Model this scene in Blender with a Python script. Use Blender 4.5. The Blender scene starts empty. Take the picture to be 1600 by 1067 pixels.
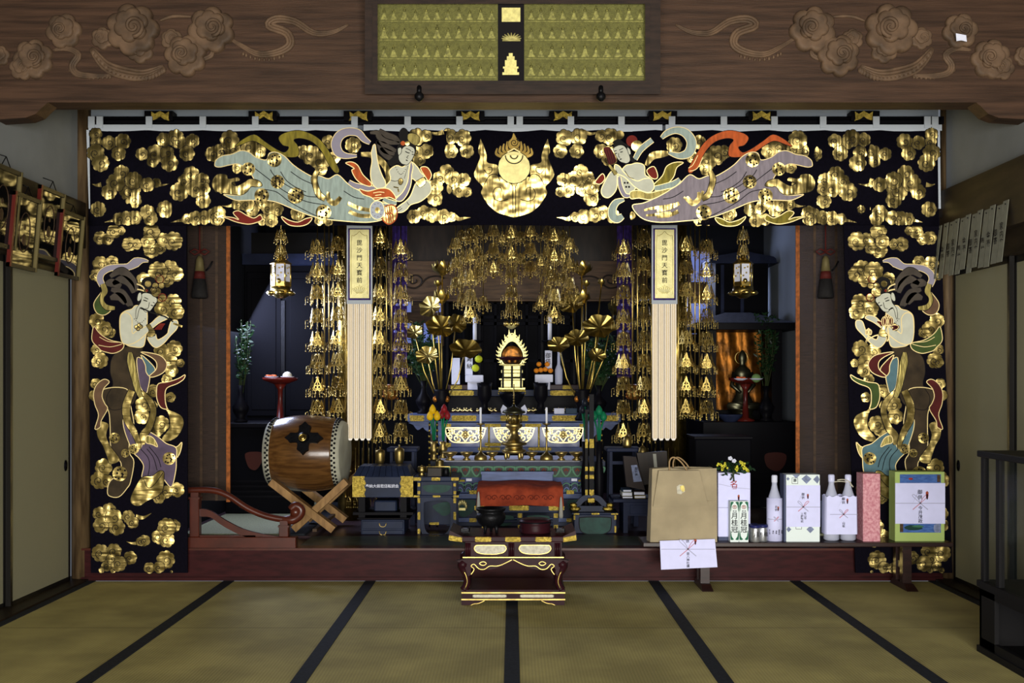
import bpy, math, random
from mathutils import Vector, Matrix
from mathutils.geometry import tessellate_polygon
SC = bpy.context.scene
COL = SC.collection
PI = math.pi
rnd = random.Random(7)
# ---- measures: the photograph's scale at the altar front (y = 0) is 243 px per metre, the eye is 1.28 m above the mats, 7 m away
D0, FP, HZ, CH = 7.0, 1701.0, 597.0, 1.28
def K(y): return (D0 + y) / FP
def PX(px, y): return (px - 800) * K(y)
def PZ(py, y): return CH - (py - HZ) * K(y)
def P(px, py, y): return Vector((PX(px, y), y, PZ(py, y)))

# ---------------------------------------------------------------- materials
def lin(c):
    return tuple((x / 255 / 12.92) if x / 255 <= .04045 else ((x / 255 + .055) / 1.055) ** 2.4 for x in c) + (1,)
MT = {}
def M(name, col, rough=.5, metal=0, var=0, vs=6, vst=(1, 1, 1), bump=0, bs=60, bst=(1, 1, 1), coat=0, col2=None, emit=0, wave=None, spec=.16, det=4, aniso=0):
    m = bpy.data.materials.new(name); m.use_nodes = True
    nt = m.node_tree; n = nt.nodes; L = nt.links.new
    b = n['Principled BSDF']
    b.inputs['Base Color'].default_value = lin(col)
    b.inputs['Roughness'].default_value = rough
    b.inputs['Metallic'].default_value = metal
    b.inputs['Coat Weight'].default_value = coat
    b.inputs['Coat Roughness'].default_value = .12
    b.inputs['Specular IOR Level'].default_value = spec
    if emit:
        b.inputs['Emission Color'].default_value = lin(col); b.inputs['Emission Strength'].default_value = emit
    tc = n.new('ShaderNodeTexCoord')
    def noise(s, st, d=4):
        mp = n.new('ShaderNodeMapping'); mp.inputs['Scale'].default_value = st
        L(tc.outputs['Object'], mp.inputs['Vector'])
        t = n.new('ShaderNodeTexNoise'); t.inputs['Scale'].default_value = s; t.inputs['Detail'].default_value = d
        L(mp.outputs[0], t.inputs['Vector']); return t
    if var or col2:
        t = noise(vs, vst, det)
        r = n.new('ShaderNodeValToRGB')
        c2 = col2 or tuple(max(0, x * (1 - var)) for x in col)
        r.color_ramp.elements[0].position = .35; r.color_ramp.elements[1].position = .65
        r.color_ramp.elements[0].color = lin(c2); r.color_ramp.elements[1].color = lin(col)
        L(t.outputs['Fac'], r.inputs['Fac']); L(r.outputs['Color'], b.inputs['Base Color'])
    h = None
    if bump:
        t = noise(bs, bst, 3)
        bp = n.new('ShaderNodeBump'); bp.inputs['Strength'].default_value = bump; bp.inputs['Distance'].default_value = .01
        L(t.outputs['Fac'], bp.inputs['Height']); h = bp
        L(bp.outputs['Normal'], b.inputs['Normal'])
    if wave:   # (scale, axis, strength)
        w = n.new('ShaderNodeTexWave'); w.inputs['Scale'].default_value = wave[0]; w.bands_direction = wave[1]
        w.inputs['Distortion'].default_value = wave[3] if len(wave) > 3 else 0
        L(tc.outputs['Object'], w.inputs['Vector'])
        bp = n.new('ShaderNodeBump'); bp.inputs['Strength'].default_value = wave[2]; bp.inputs['Distance'].default_value = .004
        L(w.outputs['Fac'], bp.inputs['Height'])
        if h: L(h.outputs['Normal'], bp.inputs['Normal'])
        L(bp.outputs['Normal'], b.inputs['Normal'])
    MT[name] = m
    return m

M('beam_wood', (70, 50, 37), .55, 0, col2=(46, 32, 23), vs=4, vst=(.5, 4, 9), bump=.2, bs=14, bst=(1, 6, 14), spec=.15)
M('carved_wood', (98, 77, 59), .6, 0, .35, 10, spec=.15)
M('dark_wood', (38, 28, 20), .45, 0, .35, 5, (4, 4, 1))
M('old_wood', (92, 74, 50), .6, 0, col2=(56, 42, 26), vs=6, vst=(5, 5, .6), bump=.15, bs=20, bst=(5, 5, .5))
M('lintel_wood', (48, 38, 27), .55, 0, .4, 4, (4, 1, 5))
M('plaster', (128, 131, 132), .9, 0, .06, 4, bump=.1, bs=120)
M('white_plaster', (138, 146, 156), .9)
M('fusuma', (136, 132, 106), .95, 0, .14, 90, (1, 6, 30), bump=.1, bs=200)
M('black_trim', (18, 16, 14), .4)
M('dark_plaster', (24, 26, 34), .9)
M('heri', (38, 42, 48), .8, 0, .3, 60)
M('red_lacquer', (54, 21, 22), .42, 0, .25, 9, (1, 1, 5), spec=.08)
M('rail_lacquer', (74, 30, 18), .3, 0, .2, 10, spec=.35)
M('green_board', (84, 94, 86), .35, 0, .3, 7, (1, 6, 6))
M('altar_floor', (74, 56, 60), .28, 0, .35, 5, (1, 9, 1))
M('cloth', (13, 11, 20), .9, 0, .2, 60, spec=.03, bump=.12, bs=6, bst=(4, 1, .6))
M('cloth_side', (13, 11, 20), .9, 0, .2, 60, spec=.03, bump=.1, bs=6, bst=(.6, 1, 3))
def foil(name, a, b):
    m = M(name, (220, 194, 120), .3, 1, .2, 5); nt = m.node_tree; n = nt.nodes; L = nt.links.new; bs = n['Principled BSDF']; tc = n.new('ShaderNodeTexCoord'); last = None
    for sc, st, dist, stren in ((7, (1, 1, 1), .05, .6), (3.1, a, .03, .5), (9, b, .004, .3)):
        mp = n.new('ShaderNodeMapping'); mp.inputs['Scale'].default_value = st; L(tc.outputs['Object'], mp.inputs['Vector'])
        t = n.new('ShaderNodeTexNoise'); t.inputs['Scale'].default_value = sc; t.inputs['Detail'].default_value = 2; L(mp.outputs[0], t.inputs['Vector'])
        bp = n.new('ShaderNodeBump'); bp.inputs['Strength'].default_value = stren; bp.inputs['Distance'].default_value = dist; L(t.outputs['Fac'], bp.inputs['Height'])
        if last: L(last.outputs['Normal'], bp.inputs['Normal'])
        last = bp
    L(last.outputs['Normal'], bs.inputs['Normal'])
foil('foil', (5, 1, .5), (8, 1, .6)); foil('foil_side', (.8, 1, 5), (.7, 1, 9))
M('foil_dim', (150, 124, 62), .42, .9, .2, 6, bump=.5, bs=6, bst=(4, 1, 1))
M('outline', (14, 11, 14), .8)
M('gold_thread', (236, 212, 150), .42, .7)
M('skin_silk', (192, 192, 174), .75, 0, .05, 20)
M('robe_blue', (154, 168, 160), .75, 0, .12, 12, (5, 1, 1))
M('robe_purple', (138, 128, 136), .75, 0, .12, 12, (5, 1, 1))
M('robe_violet', (92, 78, 98), .75, 0, .15, 12)
M('robe_teal', (86, 116, 124), .75, 0, .15, 12)
M('robe_brown', (104, 78, 58), .75, 0, .2, 12)
M('robe_dark', (66, 54, 38), .7, .2, .35, 9)
M('sash_gold', (164, 148, 84), .45, .6, .25, 9, (4, 1, 1), bump=.5, bs=10, bst=(4, 1, 1))
M('olive_silk', (136, 122, 40), .6, .2, .3, 8, (5, 1, 1))
M('green_silk', (66, 84, 38), .7, 0, .2, 8)
M('red_silk', (118, 34, 24), .7, 0, .15, 8)
M('dark_red_silk', (84, 26, 24), .7, 0, .2, 8)
M('orange_silk', (190, 88, 38), .65, 0, .2, 12, (4, 1, 1))
M('hair', (14, 12, 12), .7)
M('hair_brown', (74, 66, 58), .7, 0, .2, 12)
M('sash_lilac', (138, 132, 146), .75)
M('white_cloth', (166, 172, 180), .85)
M('gold', (214, 186, 106), .3, 1, .2, 30)
M('gilt', (196, 170, 78), .34, 1, .3, 70, bump=.5, bs=220)
M('old_gold', (176, 150, 74), .34, 1, .4, 14)
M('pale_gold', (216, 204, 138), .45, .6, .12, 30)
M('brass', (186, 162, 98), .4, 1, .3, 14)
M('navy_lacquer', (32, 40, 62), .42, 0, .2, 8, spec=.1, coat=0)
M('slate_lacquer', (84, 98, 140), .42, 0, .2, 8, (1, 4, 4), spec=.15)
M('black_lacquer', (12, 11, 15), .45, 0, spec=.05)
M('dark_lacquer', (44, 16, 22), .36, 0, .2, 8, spec=.1)
M('shrine_black', (11, 11, 15), .6, spec=.03)
M('green_panel', (24, 62, 54), .5, 0, .2, 20)
M('iron', (22, 22, 25), .42, .5, .3, 20, bump=.2, bs=80)
M('paper_white', (208, 210, 226), .85, 0, .03, 30)
M('paper_lilac', (206, 207, 242), .8, 0, .02, 20, spec=.05)
M('ink', (20, 18, 24), .7)
M('kraft', (158, 144, 116), .9, 0, .1, 6, bump=.5, bs=9, spec=.2)
M('tassel_grey', (150, 148, 140), .8)
M('tassel_dark', (30, 28, 28), .8, 0, .2, 40)
M('tassel_red', (70, 22, 18), .7)
M('orange_cloth', (150, 62, 36), .9, 0, col2=(118, 46, 28), vs=14, bump=.2, bs=40)
M('cloth_motif', (96, 36, 24), .9)
M('leaf', (34, 62, 34), .35, 0, .5, 20)
M('leaf_dark', (40, 70, 42), .4, 0, .45, 20)
M('stem', (52, 62, 34), .6)
M('red_wood', (84, 22, 15), .35, 0, .2, 8, coat=.1)
M('drum_wood', (92, 62, 30), .26, 0, col2=(66, 42, 20), vs=8, vst=(.6, 6, 6), coat=.3)
M('drum_skin', (168, 166, 148), .7, 0, .1, 8)
M('stand_wood', (150, 116, 72), .55, 0, col2=(118, 88, 52), vs=8, vst=(4, 4, 1))
M('frame_red', (74, 18, 11), .4, 0, spec=.2)
M('frame_brown', (44, 31, 24), .55, 0, .3, 9, (1, 6, 6), spec=.1)
M('gold_panel', (94, 92, 46), .6, .3, .15, 60, bump=.3, bs=150)
M('figure_gold', (128, 124, 66), .55, .4, .35, 60)
M('glass_dark', (10, 10, 9), .05, 0, spec=.22)
M('brown_wood', (86, 64, 42), .5, 0, col2=(58, 42, 28), vs=5, vst=(1, 5, 8), bump=.1, bs=20, bst=(1, 4, 12))
M('dim_wood', (70, 52, 36), .55, 0, .35, 5, (1, 5, 8))
M('shoji', (120, 136, 205), .8, emit=.55)
M('candle', (214, 216, 224), .5)
M('tatami_far', (158, 160, 128), .85, 0, .15, 80)
M('porcelain', (90, 110, 170), .2, 0, coat=.5)
M('white_paint', (196, 190, 170), .6, 0, .14, 60)
M('tulip_yellow', (206, 164, 20), .5); M('tulip_red', (122, 26, 30), .45); M('tulip_green', (14, 100, 66), .5); M('tulip_black', (26, 30, 40), .4)
M('fruit', (182, 190, 40), .4); M('orange_fruit', (214, 130, 30), .45); M('carrot', (210, 92, 40), .5); M('cabbage', (110, 140, 84), .6)
M('book_grey', (150, 150, 140), .8); M('book_dark', (44, 36, 34), .6); M('book_blue', (50, 66, 82), .6)
M('pink_paper', (180, 112, 124), .7, 0, col2=(210, 158, 164), vs=60)
M('lime_card', (158, 178, 104), .7, spec=.2); M('picture_blue', (74, 108, 170), .5, 0, col2=(50, 80, 140), vs=30, vst=(1, 1, 5))
M('pattern_grey', (128, 138, 168), .7, 0, .2, 40); M('carton', (214, 224, 222), .6); M('carton_green', (24, 92, 64), .6)
M('label_red', (150, 44, 34), .6); M('pink_cord', (186, 140, 160), .7); M('grey_cord', (164, 164, 190), .7)
M('box_side', (70, 76, 100), .7); M('can_silver', (190, 192, 196), .3, .8, .15, 40); M('lid_blue', (30, 34, 84), .35)
M('brocade', (150, 92, 30), .42, .7, .5, 9, bump=.7, bs=14)
M('amber', (170, 108, 40), .4, .5, .5, 30)
M('case_black', (17, 16, 17), .5, 0, spec=.1)
M('purple_cloth', (60, 40, 110), .8, 0, .4, 20)
M('dark_green', (38, 74, 52), .5, 0, .2, 30); M('wave_blue', (46, 62, 112), .45, 0, .2, 20); M('wave_green', (56, 104, 74), .45)
def special():
    # tatami: straw with a fine weave
    m = M('tatami', (178, 166, 106), .75, 0, .16, 3, (1, 1, 1)); nt = m.node_tree; n = nt.nodes; L = nt.links.new
    b = n['Principled BSDF']; tc = n.new('ShaderNodeTexCoord')
    w = n.new('ShaderNodeTexWave'); w.inputs['Scale'].default_value = 21; w.bands_direction = 'X'; w.inputs['Distortion'].default_value = .4
    w2 = n.new('ShaderNodeTexWave'); w2.inputs['Scale'].default_value = 34; w2.bands_direction = 'Y'; w2.inputs['Distortion'].default_value = 1
    for x in (w, w2): L(tc.outputs['Object'], x.inputs['Vector'])
    mx = n.new('ShaderNodeMath'); mx.operation = 'ADD'; L(w.outputs['Fac'], mx.inputs[0]); L(w2.outputs['Fac'], mx.inputs[1])
    mr = n.new('ShaderNodeMapRange'); mr.inputs['From Max'].default_value = 2; mr.inputs['To Min'].default_value = .78; mr.inputs['To Max'].default_value = 1.12
    L(mx.outputs[0], mr.inputs['Value'])
    src = b.inputs['Base Color'].links[0].from_socket
    mm = n.new('ShaderNodeMix'); mm.data_type = 'RGBA'; mm.blend_type = 'MULTIPLY'; mm.inputs['Factor'].default_value = 1
    L(src, mm.inputs['A']); L(mr.outputs[0], mm.inputs['B']); L(mm.outputs['Result'], b.inputs['Base Color'])
    bp = n.new('ShaderNodeBump'); bp.inputs['Strength'].default_value = .25; bp.inputs['Distance'].default_value = .004
    L(mx.outputs[0], bp.inputs['Height']); L(bp.outputs['Normal'], b.inputs['Normal'])
    # woven reed screen, half see-through
    m = M('reed', (62, 48, 40), .7, 0, .3, 12, (1, 1, 30)); nt = m.node_tree; n = nt.nodes; L = nt.links.new
    b = n['Principled BSDF']; out = n['Material Output']; tr = n.new('ShaderNodeBsdfTransparent'); mix = n.new('ShaderNodeMixShader')
    tc = n.new('ShaderNodeTexCoord'); w = n.new('ShaderNodeTexWave'); w.inputs['Scale'].default_value = 70; w.bands_direction = 'Z'; w.inputs['Distortion'].default_value = .6
    L(tc.outputs['Object'], w.inputs['Vector'])
    mr = n.new('ShaderNodeMapRange'); mr.inputs['To Min'].default_value = .45; mr.inputs['To Max'].default_value = .92; L(w.outputs['Fac'], mr.inputs['Value'])
    L(mr.outputs[0], mix.inputs['Fac']); L(tr.outputs[0], mix.inputs[1]); L(b.outputs[0], mix.inputs[2]); L(mix.outputs[0], out.inputs['Surface'])
    # clear glass / plastic film
    for nm, c, f in (('glass', (30, 36, 36), .10), ('film', (214, 218, 240), .45)):
        m = M(nm, c, .06); nt = m.node_tree; n = nt.nodes; L = nt.links.new
        b = n['Principled BSDF']; out = n['Material Output']; tr = n.new('ShaderNodeBsdfTransparent'); mix = n.new('ShaderNodeMixShader')
        mix.inputs['Fac'].default_value = f
        L(tr.outputs[0], mix.inputs[1]); L(b.outputs[0], mix.inputs[2]); L(mix.outputs[0], out.inputs['Surface'])
M('banner_gold', (232, 222, 160), .5, .2, .1, 14, bump=.15, bs=90)
M('ribbon_cream', (250, 243, 232), .7, 0, .04, 30, (8, 1, 1)); M('stripe_gold', (164, 136, 78), .5, .3); M('emblem_gold', (188, 178, 112), .5, .3, .15, 60)
M('cap_gold', (96, 86, 54), .6, .2); M('brocade_blue', (120, 120, 190), .7)
M('blue_black', (32, 38, 60), .5, 0, .2, 10, spec=.07)
M('crest_red', (70, 30, 22), .5)
M('brocade_edge', (150, 84, 36), .6, .2, .3, 40)
M('gold_leaf', (206, 178, 92), .32, 1, .2, 20); M('old_gold2', (196, 170, 92), .34, 1, .3, 18)
M('white_cloth2', (226, 229, 246), .8); M('dark_brass', (86, 84, 66), .35, .9, .2, 14); M('panel_blue', (58, 70, 122), .35, 0, .1, 8, coat=.3)
M('pierced_gold', (240, 218, 150), .4, .8, .1, 30)
M('slate_roof', (92, 98, 120), .5, 0, .15, 30); M('dark_lacquer_wood', (44, 24, 20), .35, 0, .3, 8, (1, 6, 6), spec=.4)
M('kraft_cord', (150, 124, 88), .8); M('tulip_yellow2', (196, 190, 60), .6); M('film_cap', (196, 198, 226), .35); M('slip_paper', (128, 128, 114), .85, 0, .08, 20)
special()

# ---------------------------------------------------------------- mesh builder
ORG = {}
class MB:
    def __init__(s, mat=None):
        s.v = []; s.f = []; s.mi = []; s.mats = []; s.sm = []; s.cur = 0; s.smooth = False
        if mat: s.use(mat)
    def use(s, mat, smooth=None):
        if mat not in s.mats: s.mats.append(mat)
        s.cur = s.mats.index(mat)
        if smooth is not None: s.smooth = smooth
        return s
    def add(s, vs, fs, smooth=None):
        o = len(s.v); s.v += [tuple(v) for v in vs]
        sm = s.smooth if smooth is None else smooth
        for f in fs: s.f.append([i + o for i in f]); s.mi.append(s.cur); s.sm.append(sm)
        return s
    def hexa(s, a, b):          # two quads (lists of 4 points) joined
        return s.add(list(a) + list(b), [(3, 2, 1, 0), (4, 5, 6, 7), (0, 1, 5, 4), (1, 2, 6, 5), (2, 3, 7, 6), (3, 0, 4, 7)], False)
    def box(s, x0, x1, y0, y1, z0, z1, ch=0):
        if ch:   # chamfered vertical and horizontal edges: a rounded slab outline in plan, three rings high
            c = min(ch, abs(x1 - x0) / 2.2, abs(y1 - y0) / 2.2, abs(z1 - z0) / 2.2)
            def ring(i, z):
                return [(x0 + i + c, y0 + i, z), (x1 - i - c, y0 + i, z), (x1 - i, y0 + i + c, z), (x1 - i, y1 - i - c, z), (x1 - i - c, y1 - i, z), (x0 + i + c, y1 - i, z), (x0 + i, y1 - i - c, z), (x0 + i, y0 + i + c, z)]
            R = [ring(c * .7, z0), ring(0, z0 + c), ring(0, z1 - c), ring(c * .7, z1)]
            vs = sum(R, []); fs = [tuple(range(7, -1, -1)), tuple(range(24, 32))]
            for k in range(3):
                for i in range(8): fs.append((k * 8 + i, k * 8 + (i + 1) % 8, k * 8 + 8 + (i + 1) % 8, k * 8 + 8 + i))
            return s.add(vs, fs, False)
        return s.hexa([(x0, y0, z0), (x1, y0, z0), (x1, y1, z0), (x0, y1, z0)], [(x0, y0, z1), (x1, y0, z1), (x1, y1, z1), (x0, y1, z1)])
    def bar(s, p, q, w, h, up=(0, 0, 1)):      # rectangular bar from p to q
        p = Vector(p); q = Vector(q); d = (q - p).normalized(); u = Vector(up)
        sd = d.cross(u)
        if sd.length < 1e-4: sd = d.cross(Vector((0, 1, 0)))
        sd.normalize(); u = sd.cross(d).normalized()
        a = [p + sd * x * w / 2 + u * y * h / 2 for x, y in ((-1, -1), (1, -1), (1, 1), (-1, 1))]
        b = [v + (q - p) for v in a]
        return s.hexa(a, b)
    def tube(s, pts, r, n=8, cap=True, closed=False):
        pts = [Vector(p) for p in pts]; m = len(pts)
        rs = r if isinstance(r, (list, tuple)) else [r] * m
        vs = []; fs = []; prev = None
        for i, p in enumerate(pts):
            a = pts[(i - 1) % m] if (closed or i > 0) else p; b = pts[(i + 1) % m] if (closed or i < m - 1) else p
            t = (b - a)
            t = t.normalized() if t.length > 1e-9 else Vector((0, 0, 1))
            if prev is None:
                u = t.cross(Vector((0, 0, 1)));
                if u.length < .05: u = t.cross(Vector((0, 1, 0)))
            else:
                u = prev - t * prev.dot(t)
                if u.length < 1e-5: u = t.cross(Vector((0, 1, 0)))
            u.normalize(); prev = u; w = t.cross(u)
            for k in range(n):
                c = 2 * PI * k / n; vs.append(p + (u * math.cos(c) + w * math.sin(c)) * rs[i])
        for i in range(m if closed else m - 1):
            j = (i + 1) % m
            for k in range(n): fs.append((i * n + k, i * n + (k + 1) % n, j * n + (k + 1) % n, j * n + k))
        if cap and not closed: fs += [tuple(range(n - 1, -1, -1)), tuple(range((m - 1) * n, m * n))]
        return s.add(vs, fs, True)
    def lathe(s, prof, c, n=20, axis='z', smooth=True, sc=(1, 1), ph=0):     # prof [(r, h)] about c
        vs = []; fs = []; m = len(prof)
        for r, h in prof:
            for k in range(n):
                a = 2 * PI * k / n + ph; x, y = r * math.cos(a) * sc[0], r * math.sin(a) * sc[1]
                q = (x, y, h) if axis == 'z' else ((h, x, y) if axis == 'x' else (x, h, y))
                vs.append((c[0] + q[0], c[1] + q[1], c[2] + q[2]))
        for i in range(m - 1):
            for k in range(n): fs.append((i * n + k, i * n + (k + 1) % n, (i + 1) * n + (k + 1) % n, (i + 1) * n + k))
        fs += [tuple(range(n - 1, -1, -1)), tuple(range((m - 1) * n, m * n))]
        return s.add(vs, fs, smooth)
    def ball(s, c, r, n=8, sz=1, sx=1, sy=1):
        c = Vector(c); vs = []; fs = []; m = max(4, n // 2 + 1)
        for i in range(m):
            a = PI * i / (m - 1)
            for k in range(n):
                b = 2 * PI * k / n
                vs.append((c.x + r * sx * math.sin(a) * math.cos(b), c.y + r * sy * math.sin(a) * math.sin(b), c.z + r * sz * math.cos(a)))
        for i in range(m - 1):
            for k in range(n): fs.append((i * n + k, (i + 1) * n + k, (i + 1) * n + (k + 1) % n, i * n + (k + 1) % n))
        return s.add(vs, fs, True)
    def poly(s, pts, y, back=None):     # flat figure in the x-z plane (concave allowed), optional thickness to y=back
        tri = tessellate_polygon([[Vector((p[0], p[1], 0)) for p in pts]])
        n = len(pts); area = sum(pts[i][0] * pts[(i + 1) % n][1] - pts[(i + 1) % n][0] * pts[i][1] for i in range(n))
        vs = [(p[0], y, p[1]) for p in pts]; fs = [t for t in tri]
        if back is not None:
            vs += [(p[0], back, p[1]) for p in pts]; fs = fs + [tuple(i + n for i in t[::-1]) for t in tri]
            for i in range(n): fs.append((i, i + n, (i + 1) % n + n, (i + 1) % n))
        return s.add(vs, fs, False)
    def ribbon(s, pts, w, y, back=None, closed=False):      # flat strip along a 2-D path in the x-z plane
        m = len(pts); ws = w if isinstance(w, (list, tuple)) else [w] * m
        l = []; r = []
        for i in range(m):
            a = pts[(i - 1) % m] if (closed or i) else pts[0]; b = pts[(i + 1) % m] if (closed or i < m - 1) else pts[-1]
            dx, dz = b[0] - a[0], b[1] - a[1]; q = math.hypot(dx, dz) or 1
            nx, nz = -dz / q * ws[i] / 2, dx / q * ws[i] / 2
            l.append((pts[i][0] + nx, pts[i][1] + nz)); r.append((pts[i][0] - nx, pts[i][1] - nz))
        vs = [(p[0], y, p[1]) for p in l + r]; fs = []
        e = m if closed else m - 1
        for i in range(e): j = (i + 1) % m; fs.append((i, j, m + j, m + i))
        if back is not None:
            o = 2 * m; vs += [(p[0], back, p[1]) for p in l + r]
            for i in range(e):
                j = (i + 1) % m; fs += [(o + m + i, o + m + j, o + j, o + i), (i, o + i, o + j, j), (m + j, o + m + j, o + m + i, m + i)]
        return s.add(vs, fs, False)
    def build(s, name, parent=None, loc=None):
        if parent is not None: o0 = Vector(ORG[parent.name])
        elif loc is not None: o0 = Vector(loc)
        else:
            xs = [v[0] for v in s.v]; ys = [v[1] for v in s.v]; zs = [v[2] for v in s.v]
            o0 = Vector(((min(xs) + max(xs)) / 2, (min(ys) + max(ys)) / 2, min(zs)))
        me = bpy.data.meshes.new(name)
        me.from_pydata([(v[0] - o0.x, v[1] - o0.y, v[2] - o0.z) for v in s.v], [], s.f)
        for m in s.mats: me.materials.append(MT[m])
        me.polygons.foreach_set('material_index', s.mi); me.polygons.foreach_set('use_smooth', s.sm)
        me.update()
        o = bpy.data.objects.new(name, me); COL.objects.link(o)
        if parent is not None: o.parent = parent
        else: o.location = o0
        ORG[o.name] = tuple(o0)
        return o
def tag(o, label=None, cat=None, group=None, kind=None):
    if label: o['label'] = label
    if cat: o['category'] = cat
    if group: o['group'] = group
    if kind: o['kind'] = kind
    return o
def thing(name, label, cat, loc, group=None):
    o = bpy.data.objects.new(name, None); o.empty_display_size = .05; COL.objects.link(o); o.location = loc; ORG[o.name] = tuple(loc)
    return tag(o, label, cat, group)
def struct(mb, name, label=None): return tag(mb.build(name), label, None, None, 'structure')
def copy_tree(o, parent=None, loc=None, label=None):
    c = o.copy(); COL.objects.link(c)
    if parent: c.parent = parent
    else:
        c.location = loc
        if label: c['label'] = label
    ORG[c.name] = tuple(loc) if loc is not None else ORG[o.name]
    for ch in list(o.children): copy_tree(ch, c)
    return c
def smooth_pts(pts, closed=True, n=4):
    m = len(pts); out = []
    for i in range(m if closed else m - 1):
        p = [pts[(i + j) % m] if closed else pts[min(max(i + j, 0), m - 1)] for j in (-1, 0, 1, 2)]
        for k in range(n):
            t = k / n
            out.append(tuple(.5 * (2 * p[1][d] + (p[2][d] - p[0][d]) * t + (2 * p[0][d] - 5 * p[1][d] + 4 * p[2][d] - p[3][d]) * t * t + (3 * p[1][d] - p[0][d] - 3 * p[2][d] + p[3][d]) * t ** 3) for d in range(len(pts[0]))))
    if not closed: out.append(tuple(pts[-1]))
    return out
def nums(t, k=2):
    a = [float(x) for x in t.replace(',', ' ').split()]
    return [tuple(a[i:i + k]) for i in range(0, len(a), k)]
def G(ox, oy, s, t, k=2):      # outline noted from an enlargement: origin and scale of that enlargement
    return [tuple([ox + p[0] / s, oy + p[1] / s] + [q / s for q in p[2:]]) for p in nums(t, k)]
TXT = []
def text(parent, name, body, size, x, y, z, mat='ink', vert=True, rot=(PI / 2, 0, 0), sp=1.0):
    TXT.append((parent, name, body, size, (x, y, z), mat, vert, rot, sp))
def flush_text():
    obs = []
    for t in TXT:
        parent, name, body, size, loc, mat, vert, rot, sp = t
        c = bpy.data.curves.new(name, 'FONT'); c.body = '\n'.join(body) if vert else body
        c.size = size; c.align_x = 'CENTER'; c.align_y = 'CENTER'; c.space_line = sp; c.offset = size * .012; c.resolution_u = 2
        o = bpy.data.objects.new(name + '_curve', c); COL.objects.link(o); obs.append(o)
    dg = bpy.context.evaluated_depsgraph_get(); dg.update()
    for o, t in zip(obs, TXT):
        parent, name, body, size, loc, mat, vert, rot, sp = t
        me = bpy.data.meshes.new_from_object(o.evaluated_get(dg)); me.name = name
        me.materials.clear(); me.materials.append(MT[mat])
        q = bpy.data.objects.new(name, me); COL.objects.link(q); q.parent = parent
        q.location = Vector(loc) - Vector(ORG[parent.name]); q.rotation_euler = rot
        c = o.data; bpy.data.objects.remove(o); bpy.data.curves.remove(c)
def scallop(cx, cy, r, n=6, ph=0, d=.13, seg=6):
    out = []
    for i in range(n * seg):
        a = 2 * PI * i / (n * seg) + ph
        q = r * (1 - d + d * abs(math.sin((a - ph) * n / 2)) ** .7)
        out.append((cx + q * math.cos(a), cy + q * math.sin(a)))
    return out
def spiral(cx, cy, r, a0, turns=1.15, sgn=1, n=14, r1=.12):
    return [(cx + r * (1 - (1 - r1) * i / n) * math.cos(a0 + sgn * 2 * PI * turns * i / n), cy + r * (1 - (1 - r1) * i / n) * math.sin(a0 + sgn * 2 * PI * turns * i / n)) for i in range(n + 1)]
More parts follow.
